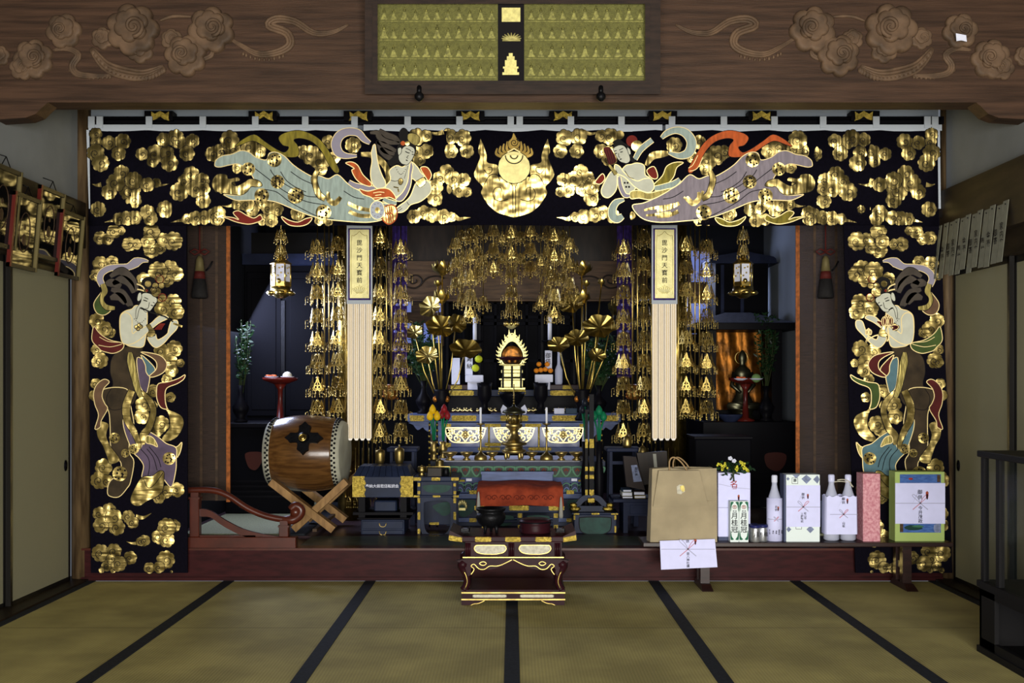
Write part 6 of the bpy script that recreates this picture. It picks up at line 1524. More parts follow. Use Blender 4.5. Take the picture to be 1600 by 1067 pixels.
    for (w, a, b) in ((20, 571, 569), (15, 578, 571), (17, 583, 578), (13, 589, 583), (20, 594, 591), (17, 605, 594), (21, 609, 605)): m.box(PX(800 - w, y), PX(800 + w, y), y - w * .003, y + w * .003, PZ(a, y), PZ(b, y), .004)
    m.build('stepped_pedestal', t)
    m = MB('black_lacquer')
    for px in (786, 800, 814): m.box(PX(px - 1.5, y), PX(px + 1.5, y), y - .07, y - .05, PZ(606, y), PZ(572, y))
    m.build('dark_post', t)
    # offerings on the tier
    zt = PZ(609, 2.55) + .001
    def on(px, y, h): return P(px, 609, y), zt
    for i, (px, lb) in enumerate(((757, 'before the pale fruit'), (845, 'before the oranges'))):
        y = 2.0; zz = PZ(647, 2.12) + .001; y = 2.2; p = P(px, 640, y); 
        h = PZ(598, y) - zz; m = MB('black_lacquer').lathe([(.055, 0), (.05, .01), (.03, .04), (.026, h * .35), (.045, h * .45), (.06, h * .6), (.058, h * .85), (.065, h), (.05, h - .01), (.001, h - .02)], (p.x, y, zz), 20); tag(m.build('goblet_stand'), 'black lacquered goblet-shaped offering stand %s' % lb, 'stand', 'black goblet stands')
    p = P(800, 640, 2.2); h = PZ(612, 2.3) - zz; tag(MB('black_lacquer').lathe([(.05, 0), (.045, .012), (.03, h * .3), (.07, h * .5), (.105, h * .8), (.11, h), (.09, h - .01), (.001, h - .02)], (p.x, 2.3, zz), 22).build('goblet_stand'), 'wide black lacquered offering stand behind the brass reliquary spire', 'stand', 'black goblet stands')
    t = thing('offering_stand', 'white offering stand holding pale yellow-green fruit near the halo', 'stand', (PX(742, 2.68), 2.68, zt)); y = 2.68
    slab(t, 'tray', 'paper_white', 727, 755, y - .08, .16, 586, 597); m = MB('paper_white').box(PX(731, y), PX(751, y), y - .05, y + .05, zt, PZ(597, y)); m.build('foot', t)
    for a, b, lb in ((748, 561, 'top'), (743, 575, 'lower')):
        c = P(a, b, y); m = MB('fruit').ball(c, .035, 14, .95); o = m.build('round_fruit'); tag(o, 'yellow-green round fruit, the %s one on white offering stand' % lb, 'fruit', 'fruit near the halo'); m = MB('stem').tube([c + Vector((0, 0, .03)), c + Vector((.003, 0, .043))], .003, 5); m.build('stalk', o)
    m = MB('paper_white').box(PX(728, y) - .01, PX(738, y), y + .07, y + .085, PZ(586, y), PZ(556, y)); o = tag(m.build('paper_envelope'), 'white inscribed paper standing behind the yellow-green fruit', 'envelope'); text(o, 'lettering', '奉納', .05, PX(733, y), y + .0685, PZ(568, y), 'ink')
    m = MB('paper_white').box(PX(705, y), PX(718, y), y + .05, y + .065, PZ(601, y) + .004, PZ(559, y)); tag(m.build('paper_envelope'), 'blank white paper standing behind the gilded lotus on the drum side', 'envelope')
    t = thing('offering_stand', 'white offering stand piled with oranges near the glass bottle', 'stand', (PX(850, y), y, zt))
    slab(t, 'tray', 'paper_white', 836, 864, y - .08, .16, 585, 597); m = MB('paper_white').box(PX(841, y), PX(859, y), y - .05, y + .05, zt, PZ(597, y)); m.build('foot', t)
    for a, b, lb in ((838, 579, 'drum-side end'), (845, 578, 'second from drum side'), (852, 577, 'third from drum side'), (860, 579, 'bottle-side end'), (842, 569, 'top, drum side'), (855, 569, 'top, bottle side')):
        c = P(a, b, y); o = MB('orange_fruit').ball(c, .024, 12, .92).build('orange'); tag(o, 'orange fruit on white stand near bottle, %s' % lb, 'orange', 'oranges near the halo'); MB('stem').ball(c + Vector((0, 0, .0225)), .004, 6, .5).build('stalk', o)
    m = MB('paper_white').box(PX(852, y), PX(863, y), y + .09, y + .10, PZ(577, y), PZ(547, y)); o = tag(m.build('paper_envelope'), 'white inscribed paper standing behind the oranges', 'envelope'); text(o, 'lettering', '御供', .05, PX(857, y), y + .0885, PZ(560, y), 'ink')
    h = PZ(558, y) - zt; zz = PZ(601, 2.65)
    _b = MB('film').lathe([(.03, 0), (.034, .02), (.034, h * .45), (.014, h * .62), (.011, h * .95), (.014, h)], (PX(873, y), y, zz + .002), 16); tag(_b.build('glass_bottle'), 'clear glass bottle on the black altar tier beside oranges', 'bottle')
    # framed low table on the tier: tall white candles on stands
    for i, (px, lb) in enumerate(((742, 'near the fruit'), (859, 'near the oranges'))):
        y = 2.8; p = P(px, 540, y); t = thing('altar_candle', 'tall white altar candle on a dark saucer stand %s' % lb, 'candle', (p.x, y, zt), 'tall altar candles')
        h0 = PZ(532, y) - zt; MB('black_lacquer').lathe([(.05, 0), (.04, .02), (.012, .04), (.012, h0 - .04), (.07, h0 - .01), (.075, h0), (.01, h0 + .006)], (p.x, y, zt), 16).build('stand', t)
        MB('candle').lathe([(.018, h0 + .004), (.018, PZ(494, y) - zt), (.004, PZ(492, y) - zt)], (p.x, y, zt), 12).build('candle_body', t)
    lotus_stand(0, 'gilt lotus flowers and leaves in a black pot on the drum side of halo'); lotus_stand(1, 'gilt lotus flowers and leaves in a black pot on the bag side of halo')
    vase_plant('evergreen_bush', 'dense evergreen branches beside the lotus pot on the drum side', 'plant', 662, 2.25, 500, 646, .15, 34, 'leaf_dark', 'black_lacquer', 11, 1.0, .32); vase_plant('evergreen_bush', 'dense evergreen branches beside the lotus pot on the bag side', 'plant', 936, 2.25, 520, 646, .15, 34, 'leaf_dark', 'black_lacquer', 12, 1.0, .32)
    # books and packets on the upper table
    y = 2.16; zz = PZ(647, 2.12) + .001
    for a, b, c, mt, lb in ((866, 882, 638, 'paper_white', 'white book packet standing on upper altar table before the black tier'), (884, 902, 638, 'book_blue', 'dark blue book standing on upper altar table beside white packet')):
        m = MB(mt).box(PX(a, y), PX(b, y), y, y + .08, zz, PZ(c, y), .003); tag(m.build('altar_book'), lb, 'book')
    for (px, lb) in ((788, 'tilted white paper streamer beside reliquary, drum side'), (818, 'tilted white paper streamer beside reliquary, bag side')):
        s = -1 if px < 800 else 1; y = 2.14; m = MB('paper_white'); m.poly([(PX(px + a * s, y), PZ(b, y)) for a, b in ((-2, 647), (4, 647), (6, 640), (2, 632), (-4, 637))], y, y + .004); tag(m.build('paper_streamer'), lb, 'paper')
    # carved tulips
    yv = 1.30; tulips(678, yv, 'tulip_yellow', ((676, 640, 5.6), (672, 650, 5.6), (683, 650, 5.6)), 690, 'carved yellow tulips on green stems by the lower altar table', .14)
    tulips(692, 1.45, 'tulip_red', ((694, 639, 5.2), (690, 648, 5), (699, 649, 5.2)), 690, 'carved dark red tulips on green stems beside the yellow ones', .13)
    # side table with oval opening
    y = .66; t = thing('side_table', 'navy side table with oval opening and gold mounts beside sutra box', 'table', (PX(682, y), y + .15, FL))
    slab(t, 'table_top', 'navy_lacquer', 645, 718, y - .02, .36, 745, 752)
    for a, b in ((646, 658), (674, 688), (705, 717)): plate(t, 'gold_mount', a, b, y - .02, 746, 751)
    for a in (652, 708):
        m = MB('navy_lacquer').box(PX(a, y), PX(a + 5, y), y, y + .03, FL, PZ(752, y)); l = m.build('leg', t)
        for p, q in ((755, 760), (767, 772), (778, 786), (800, 812), (826, 834)): plate(l, 'gold_mount', a + .4, a + 4.6, y, p, q)
        m = MB('navy_lacquer').box(PX(a, y), PX(a + 5, y), y + .28, y + .31, FL, PZ(752, y)); m.build('leg', t)
    slab(t, 'frieze', 'navy_lacquer', 657, 708, y + .01, .02, 752, 774); slab(t, 'mid_rail', 'navy_lacquer', 648, 716, y - .005, .32, 774, 777); plate(t, 'gold_mount', 676, 688, y - .005, 774, 777); plate(t, 'gold_mount', 646, 656, y - .005, 774, 777); plate(t, 'gold_mount', 708, 717, y - .005, 774, 777)
    q = smooth_pts([(663, 758), (702, 758), (702, 765), (694, 769), (682, 770), (670, 769), (663, 765)], True, 3); yy = y + .008; MB('green_panel').poly([(PX(a, yy), PZ(b, yy)) for a, b in q], yy - .004, yy + .002).build('green_panel', t)
    out = [(657, 777), (708, 777), (708, 835), (657, 835)]
    m = MB('navy_lacquer'); hole = smooth_pts([(662, 790), (666, 784), (690, 782), (702, 786), (704, 800), (703, 822), (698, 832), (690, 835), (670, 834), (663, 822)], True, 3)
    fr = [(657, 777), (682, 777), (708, 777), (708, 806), (708, 834.5), (682, 834.5), (657, 834.5), (657, 806)]
    n = len(hole); vs = []
    for px, py in hole:
        a = math.atan2(py - 806, px - 682); dx, dy = math.cos(a), math.sin(a); tt = min(25.5 / max(abs(dx), 1e-6), 28.7 / max(abs(dy), 1e-6)); vs.append((682.5 + dx * tt, 805.8 + dy * tt))
    for yy0, yy1 in ((y + .01, y + .03),):
        V = [(PX(a, y), yy0, PZ(b, y)) for a, b in vs] + [(PX(a, y), yy0, PZ(b, y)) for a, b in hole] + [(PX(a, y), yy1, PZ(b, y)) for a, b in hole]
        m.add(V, [(i, (i + 1) % n, n + (i + 1) % n, n + i) for i in range(n)] + [(n + i, n + (i + 1) % n, 2 * n + (i + 1) % n, 2 * n + i) for i in range(n)], False)
    m.build('oval_front', t)
    slab(t, 'inner_back', 'navy_lacquer', 657, 708, y + .25, .02, 777, 820); q = smooth_pts([(676, 790), (702, 784), (704, 800), (694, 806), (684, 800)], True, 3); yy = y + .248; MB('green_panel').poly([(PX(a, yy), PZ(b, yy)) for a, b in q], yy - .004, yy).build('green_panel', t); plate(t, 'gold_mount', 671, 686, y + .25, 816, 820)
    zz = PZ(745, y - .02) + .001
    def urn(px, r, pt, lb, mat='brass', yy=y + .1):
        p = P(px, 745, yy); h = PZ(pt, yy) - zz; R = r * K(yy); t = thing('censer', lb, 'vessel', (p.x, yy, zz)); MB(mat).lathe([(R * .7, 0), (R * .75, .006), (R * .4, .014), (R * .9, h * .35), (R, h * .55), (R * .85, h * .75), (R * .95, h * .8)], (p.x, yy, zz), 18).build('pot', t); MB(mat).lathe([(R * .98, h * .8), (R * .7, h * .9), (R * .2, h * .95), (R * .25, h * .98), (.001, h * 1.03)], (p.x, yy, zz), 18).build('lid', t)
    urn(659, 7, 727, 'small lidded brass censer on the side table corner'); urn(687, 7, 716, 'taller lidded brass censer on the side table', 'brass', y + .18)
    t = thing('water_box', 'dark brown box framed in gold wire on the side table', 'box', (PX(687, y), y + .06, zz)); slab(t, 'box_body', 'dark_wood', 668, 690, y + .02, .09, 731, 744.6, .003); m = MB('gold')
    a, b, c, d = P(666, 744.5, y), P(704, 744.5, y), P(703, 729, y), P(667, 729, y); m.tube([a, d, c, b], .004, 6); m.build('wire_frame', t)
    m = MB('iron').lathe([(.022, 0), (.024, .02), (.022, .05), (.018, .055)], (PX(696, y), y + .06, zz), 14); tag(m.build('powder_jar'), 'small black jar inside the gold wire frame', 'jar')
    for i, px in enumerate((663, 680)):
        y2 = 1.07; t = thing('gilt_staff', 'upright black staff with gold bands beside carved tulips, %s' % ('the one nearer the inscribed banner' if i == 0 else 'the one nearer the red tulips'), 'staff', P(px + 8, 750, y2), 'banded staffs'); px += 8 if i == 0 else 3
        m = MB('black_lacquer').tube([(PX(px, y2), y2, FL), (PX(px, y2), y2, PZ(660, y2))], .006, 8); m.build('shaft', t); m = MB('gilt')
        for q in range(662, 740, 9): m.lathe([(.008, PZ(q + 3.5, y2)), (.008, PZ(q, y2))], (PX(px, y2), y2, 0), 8)
        m.build('gold_band', t)
# ================================================================ right half of the platform
def right_side():
    sudare(1243, 1336, 'brown reed screen with bright edge binding behind the wrapped bottles', False)
    tassel(1290, 'dark tassel on red cord hanging before the reed screen above wrapped bottles')
    # gong stand: box, rocker arms, twin poles
    y = .70; t = thing('gong_stand', 'navy gong stand with green panel, gold-tipped arms and twin dark poles', 'stand', (PX(930, y), y + .12, FL))
    m = MB('navy_lacquer').box(PX(897, y), PX(963, y), y, y + .26, FL + .001, PZ(804, y), .004); b = m.build('box_body', t)
    slab(t, 'top_board', 'navy_lacquer', 893, 967, y - .01, .28, 801, 804)
    q = smooth_pts([(905, 812), (910, 808), (950, 808), (955, 812), (954, 826), (948, 832), (938, 835), (922, 835), (911, 832), (906, 826)], True, 3)
    m = MB('green_panel').poly([(PX(a, y), PZ(c, y)) for a, c in q], y - .006, y + .002); m.use('black_lacquer').ribbon([(PX(a, y), PZ(c, y)) for a, c in q], .006, y - .008, None, True); m.build('green_panel', t)
    for a, c, d, e in ((896, 905, 802, 804), (924, 937, 801.5, 804), (955, 966, 802, 804), (896, 899, 805, 812), (960, 963, 805, 812), (960, 963, 822, 832)): plate(t, 'gold_mount', a, c, y - .011, d, e)
    for s in (0, 1):
        f = lambda a: a if not s else 1849 - a
        q = smooth_pts([(893, 796), (900, 788), (910, 777), (922, 775), (925, 780), (915, 784), (906, 793), (900, 798)], True, 3)
        m = MB('navy_lacquer').poly([(PX(f(a), y), PZ(c, y)) for a, c in q], y + .06, y + .10); a_ = m.build('rocker_arm', t)
        m = MB('gilt'); m.ball(P(f(896), 789, y + .06), .022, 10, .8, 1.3, .8); m.ball(P(f(899), 795, y + .06), .026, 10, .7, 1.6, .8); m.build('gold_tip', a_)
    m = MB('gilt').box(PX(919, y), PX(930, y), y + .04, y + .11, PZ(786, y), PZ(779, y), .003); m.build('gold_clasp', t)
    m = MB('navy_lacquer').box(PX(905, y), PX(945, y), y + .06, y + .1, PZ(801, y), PZ(792, y)); m.build('cross_piece', t)
    for i, (a, b) in enumerate(((914.5, 918.5), (921, 928))):
        yy = y + .07; m = MB('black_lacquer').box(PX(a, yy), PX(b, yy), yy, yy + .03, PZ(780, yy), PZ(640 if not i else 616, yy)); p = m.build('pole', t)
        for c, d in ((686, 700), (729, 736), (765, 777), (742, 748)): plate(p, 'gold_band', a, b, yy, c, d, 'gilt', False)
    tulips(936, 1.0, 'tulip_green', ((929, 650, 5.5), (936, 642, 6), (943, 651, 5.5)), 690, 'carved green tulip buds beside the twin dark poles', P(936, 690, 1.0).z - FL - .001, 'tulip_green', 'black_lacquer')
    tulips(915, 1.03, 'tulip_black', ((914, 629, 5.2), (910, 640, 5), (919, 641, 5)), 690, 'carved dark tulip buds behind the twin dark poles', P(915, 690, 1.03).z - FL - .001, 'tulip_green', 'black_lacquer')
    y2 = 1.07; px = 940; t = thing('gilt_staff', 'upright black staff with gold bands beside the green tulip buds', 'staff', P(px, 750, y2), 'banded staffs'); m = MB('black_lacquer').tube([(PX(px, y2), y2, FL), (PX(px, y2), y2, PZ(658, y2))], .006, 8); m.build('shaft', t); m = MB('gilt')
    for q in range(660, 730, 9): m.lathe([(.008, PZ(q + 3.5, y2)), (.008, PZ(q, y2))], (PX(px, y2), y2, 0), 8)
    m.build('gold_band', t)
    shelf_stool(975, 1.05, 700, 27, 'dark splay-legged stool behind the gong stand', True)
    for px, y, pt, lb in ((980, .98, 696, 'nearer the altar'), (1004, .98, 697, 'nearer the paper bag')):
        zz = PZ(700, 1.05) + .001 if px < 990 else PZ(722, y); y = 1.12 if px < 990 else y; p = Vector((PX(px, y), y, zz)); h = .09 if px < 990 else .12
        t = thing('hand_bell', 'brass hand bell among the dark boxes, the one ' + lb, 'bell', p, 'brass bells near the dark boxes')
        MB('brass').lathe([(.03, 0), (.034, h * .2), (.033, h * .6), (.026, h * .85), (.01, h)], p, 18).build('bell_body', t); MB('brass').tube([p + Vector((0, 0, h)), p + Vector((0, 0, h + .02))], .005, 6).build('knob', t)
    # low shelf with books and leaning boxes
    y = .72; t = thing('low_shelf', 'dark low shelf with panelled side holding small books', 'shelf', (PX(990, y), y + .15, FL))
    slab(t, 'top', 'blue_black', 958, 1030, y - .01, .34, 780, 785); m = MB('blue_black').box(PX(974, y), PX(1028, y), y, y + .3, PZ(806, y), PZ(785, y)); m.build('panel', t); m = MB('blue_black').box(PX(984, y), PX(1018, y), y - .005, y, PZ(803, y), PZ(789, y), .004); m.build('inset_panel', t)
    for a in (974, 1020): m = MB('blue_black').box(PX(a, y), PX(a + 7, y), y, y + .3, FL + .001, PZ(806, y)); m.build('leg', t)
    zt = PZ(780, y - .01) + .001
    for i, (a, b, h, mt, lb) in enumerate(((973, 990, .014, 'book_dark', 'dark thin book at the bottom of the small stack on the shelf'), (973, 989, .03, 'book_grey', 'grey thick book in the middle of the small stack on the shelf'), (974, 988, .018, 'book_blue', 'blue-grey book on top of the small stack on the shelf'), (992, 1010, .02, 'sash_gold', 'gilt-edged book lying beside the small book stack'), (991, 1009, .03, 'book_dark', 'dark book lying on the gilt-edged book'))):
        z0 = zt + (0, .0145, .045, 0, .0205)[i]; m = MB(mt).box(PX(a, y), PX(b, y), y + .04, y + .2, z0, z0 + h, .002); o = tag(m.build('small_book'), lb, 'book', 'small books on the low shelf')
        m = MB('paper_white').box(PX(a, y) + .004, PX(b, y) - .004, y + .038, y + .19, z0 + h * .2, z0 + h * .8); m.build('page_block', o)
    yb = .84
    for i, (pts, lb, mt) in enumerate((([(974, 713), (994, 714), (1008, 766), (979, 760)], 'tall narrow dark box leaning back on the low shelf', 'book_dark'), ([(995, 708), (1042, 705), (1044, 752), (1004, 758)], 'wide brown-black box leaning behind the paper bag', 'dark_wood'))):
        yy = yb + .05 * i; base = zt if i == 0 else zt; W = [(PX(a, yy), PZ(b, yy)) for a, b in pts]
        m = MB(mt); m.poly(W, yy, yy + .07); o = tag(m.build('leaning_box'), lb, 'box')
        if i == 0:
            m = MB('pattern_grey').poly([(PX(a, yy), PZ(b, yy)) for a, b in ((986, 727), (995, 726), (1003, 752), (990, 753))], yy - .003, yy); l = m.build('side_label', o); text(l, 'lettering', '御祈祷', .022, PX(994, yy), yy - .005, PZ(737, yy), 'ink')
        else: m = MB('book_grey').poly([(PX(a, yy), PZ(b, yy)) for a, b in ((1020, 709), (1025, 709), (1027, 730), (1022, 730))], yy - .003, yy); m.build('side_label', o)
    # right bay: shrine with roof, gold cloth niche
    y = 2.3; t = thing('roofed_shrine', 'small black shrine with pale sloping roof over a gold cloth niche', 'shrine', (PX(1160, y), y + .3, FL))
    m = MB('blue_black'); zr, ze, zb = PZ(486, y), PZ(505, y), PZ(516, y)
    x0, x1, a, b = PX(1084, y), PX(1242, y), PX(1140, y), PX(1180, y)
    m = MB('slate_roof').hexa([(x0, y - .1, ze), (x1 - .004, y - .1, ze), (x1 - .004, y + .6, ze), (x0, y + .6, ze)], [(a, y + .2, zr), (b, y + .2, zr), (b, y + .35, zr), (a, y + .35, zr)]); m.build('roof', t)
    m = MB('black_lacquer').box(x0, x1 - .004, y - .1, y + .6, zb, ze, .004); m.build('eaves', t)
    for a, b in ((1104, 1119), (1206, 1222)): m = MB('black_lacquer').box(PX(a, y), PX(b, y), y, y + .5, PZ(658, y), zb); m.build('post', t)
    m = MB('black_lacquer').box(PX(1104, y), PX(1222, y), y + .45, y + .5, PZ(658, y), zb); m.build('back', t)
    m = MB('brocade'); n = 14; vs = []; yy = y + .4
    for j in range(8):
        for i in range(n + 1): vs.append((PX(1119, y) + (PX(1206, y) - PX(1119, y)) * i / n, yy + .02 * math.sin(i * 1.3 + j * .7), PZ(642, y) + (zb - PZ(642, y)) * j / 7))
    m.add(vs, [(j * (n + 1) + i, j * (n + 1) + i + 1, (j + 1) * (n + 1) + i + 1, (j + 1) * (n + 1) + i) for j in range(7) for i in range(n)], True); m.build('gold_cloth', t)
    m = MB('black_lacquer').box(PX(1095, y), PX(1240, y), y - .1, y + .55, .223, PZ(658, y), .006); m.build('base', t)
    m = MB('crest_red'); pts = smooth_pts([(1190, 711), (1198, 706), (1216, 706), (1224, 711), (1221, 725), (1212, 734), (1202, 733), (1193, 726)], True, 3); m.poly([(PX(a, y), PZ(b, y)) for a, b in pts], y - .106, y - .101); m.build('emblem', t)
    m = MB('black_lacquer')
    for p in (738, 746, 754): m.box(PX(1095, y), PX(1240, y), y - .112, y - .1, PZ(p + 3, y), PZ(p, y))
    m.build('plinth_moulding', t)
    # seated statue in the niche
    ys = y + .2; c = P(1160, 642, ys); zs = PZ(658, y) + .001; t = thing('seated_statue', 'dim bronze seated statue before the gold cloth', 'statue', (c.x, ys, zs))
    m = MB('dark_brass').lathe([(.10, 0), (.11, .02), (.08, .05), (.1, .09), (.105, .1)], (c.x, ys, zs), 16); m.build('lotus_base', t)
    H = PZ(548, ys) - zs
    m = MB('dark_brass').lathe([(.001, .095), (.10, .1), (.11, .13), (.09, .17), (.062, .22), (.06, H * .5), (.075, H * .66), (.072, H * .72), (.03, H * .78), (.024, H * .81), (.034, H * .86), (.036, H * .91), (.028, H * .96), (.012, H), (.001, H * 1.01)], (c.x, ys, zs), 18, sc=(1, .7))
    for s in (-1, 1): m.tube([(c.x + s * .07, ys, zs + H * .69), (c.x + s * .095, ys - .01, zs + H * .5), (c.x + s * .03, ys - .07, zs + H * .4)], [.022, .02, .014], 8); m.tube([(c.x + s * .03, ys - .02, zs + .13), (c.x + s * .12, ys - .03, zs + .125), (c.x - s * .02, ys - .09, zs + .12)], [.035, .035, .025], 8)
    m.build('body', t)
    m = MB('gold').tube([(c.x + .055 * math.cos(a * PI / 10), ys + .04, zs + H * .9 + .055 * math.sin(a * PI / 10)) for a in range(20)], .004, 5, False, True); m.build('halo_ring', t)
    tray_stand(1170, 2.12, 593, 662, 'red', 'red pedestal tray of offerings before the gold cloth niche')
    p = P(1141, 661, 2.1); p.z = PZ(658, 2.3) + .001; tag(MB('blue_black').lathe([(.05, 0), (.06, .012), (.1, .05), (.105, .065), (.09, .055)], p, 20).build('offering_bowl'), 'wide dark bowl before the gold cloth niche', 'bowl')
    for o in bpy.data.objects:
        if o.parent is None and o.name.startswith('pedestal_tray') and o.location.x > 0: dz = PZ(658, 2.3) + .001 - o.location.z; o.location.z += dz; o.location.y = 2.25
    vase_plant('sakaki_vase', 'evergreen sprigs in a slender black vase by the pale-roofed shrine', 'plant', 1197, 2.25, 482, 658.0, .10, 10, 'leaf', 'black_lacquer', 5)
    y = 2.95; t = thing('tall_shrine', 'tall dark cabinet shrine with curved roof behind the hanging lantern', 'shrine', (PX(1160, y), y + .2, FL))
    q = smooth_pts([(1108, 409), (1112, 402), (1140, 397), (1160, 393), (1180, 397), (1207, 402), (1211, 410), (1207, 412), (1112, 412)], True, 3); m = MB('blue_black').poly([(PX(a, y), PZ(b, y)) for a, b in q], y - .05, y + .4); m.build('roof', t)
    m = MB('shrine_black').box(PX(1118, y), PX(1200, y), y, y + .4, FL, PZ(412, y)); m.build('body', t); m = MB('blue_black').box(PX(1126, y), PX(1131, y), y - .01, y, PZ(500, y), PZ(414, y)); m.build('post', t); m = MB('blue_black').box(PX(1157, y), PX(1162, y), y - .01, y, PZ(500, y), PZ(440, y)); m.build('post', t)
    y = 1.1; t = thing('black_cabinet', 'plain black cabinet behind the tall white carton and flowers', 'cabinet', (PX(1130, y), y + .2, FL)); m = MB('shrine_black').box(PX(1086, y), PX(1174, y), y, y + .4, .223, PZ(686, y), .008); m.build('body', t); m = MB('black_lacquer').box(PX(1084, y), PX(1176, y), y - .015, y + .41, PZ(686, y), PZ(682, y), .004); m.build('top', t)
    m = MB('book_dark').lathe([(.07, 0), (.1, .03), (.11, .1), (.09, .14), (.001, .14)], (PX(1180, .9), .9, FL + .014), 20); tag(m.build('wooden_gong'), 'dark rounded wooden gong on the straw mat behind the glass cups', 'gong')

# ================================================================ gifts on the bench
def noshi(o, y, c, zk, w, top, bottom, tsize, zt, zb, kx=0, curve=None, bcols=None):
    # printed gift wrapper: cord line, looped knot, folded emblem, brush lettering; c = centre x, zk = knot height
    Y = lambda x: (curve(x) if curve else y) - .0015
    def rib(mb, pts, wd):
        l = []; m = len(pts); vs = []
        for i in range(m):
            a = pts[max(0, i - 1)]; b = pts[min(m - 1, i + 1)]; d = math.hypot(b[0] - a[0], b[1] - a[1]) or 1; nx, nz = -(b[1] - a[1]) / d * wd / 2, (b[0] - a[0]) / d * wd / 2
            vs += [(pts[i][0] + nx, Y(pts[i][0] + nx), pts[i][1] + nz), (pts[i][0] - nx, Y(pts[i][0] - nx), pts[i][1] - nz)]
        mb.add(vs, [(2 * i, 2 * i + 2, 2 * i + 3, 2 * i + 1) for i in range(m - 1)], False)
    m = MB('grey_cord'); x = c + kx
    rib(m, [(c - w / 2 + w * i / 16, zk) for i in range(17)], .0045)
    L = w * .16
    for s in (-1, 1):
        m.use('grey_cord' if s < 0 else 'pink_cord')
        rib(m, smooth_pts([(x, zk), (x + s * L * .5, zk + L * .45), (x + s * L, zk + L * .95), (x + s * L * .8, zk + L * 1.1), (x + s * L * .35, zk + L * .7), (x, zk)], False, 4), .0045)
        rib(m, [(x, zk), (x - s * L * .95, zk - L * .8)], .006)
    m.build('printed_cord', o)
    e = MB('label_red'); ex = x + L * .85; ez = zt; h = tsize * 1.5
    yy = Y(ex) - .0005; e.poly([(ex - h * .2, ez + h * .35), (ex, ez + h * .55), (ex + h * .2, ez + h * .35), (ex + h * .14, ez - h * .45), (ex - h * .14, ez - h * .45)], yy); e.use('ink').poly([(ex - h * .12, ez + h * .1), (ex + h * .12, ez + h * .1), (ex + h * .09, ez - h * .6), (ex - h * .09, ez - h * .6)], yy - .0006); e.use('sash_gold').poly([(ex - h * .07, ez + h * .3), (ex, ez + h * .4), (ex + h * .07, ez + h * .3), (ex, ez + h * .2)], yy - .0008); e.build('printed_emblem', o)
    text(o, 'lettering', top, tsize, x - L * .05, Y(x) - .0006, zt, sp=1.1)
    if bcols:
        for dx, tx, dz in bcols: text(o, 'lettering', tx, tsize * .85, x + dx, Y(x + dx) - .0006, zb + dz, sp=.95)
    else: text(o, 'lettering', bottom, tsize * .9, x, Y(x) - .0006, zb, sp=1.0)
BY = -.30        # front edge of the bench
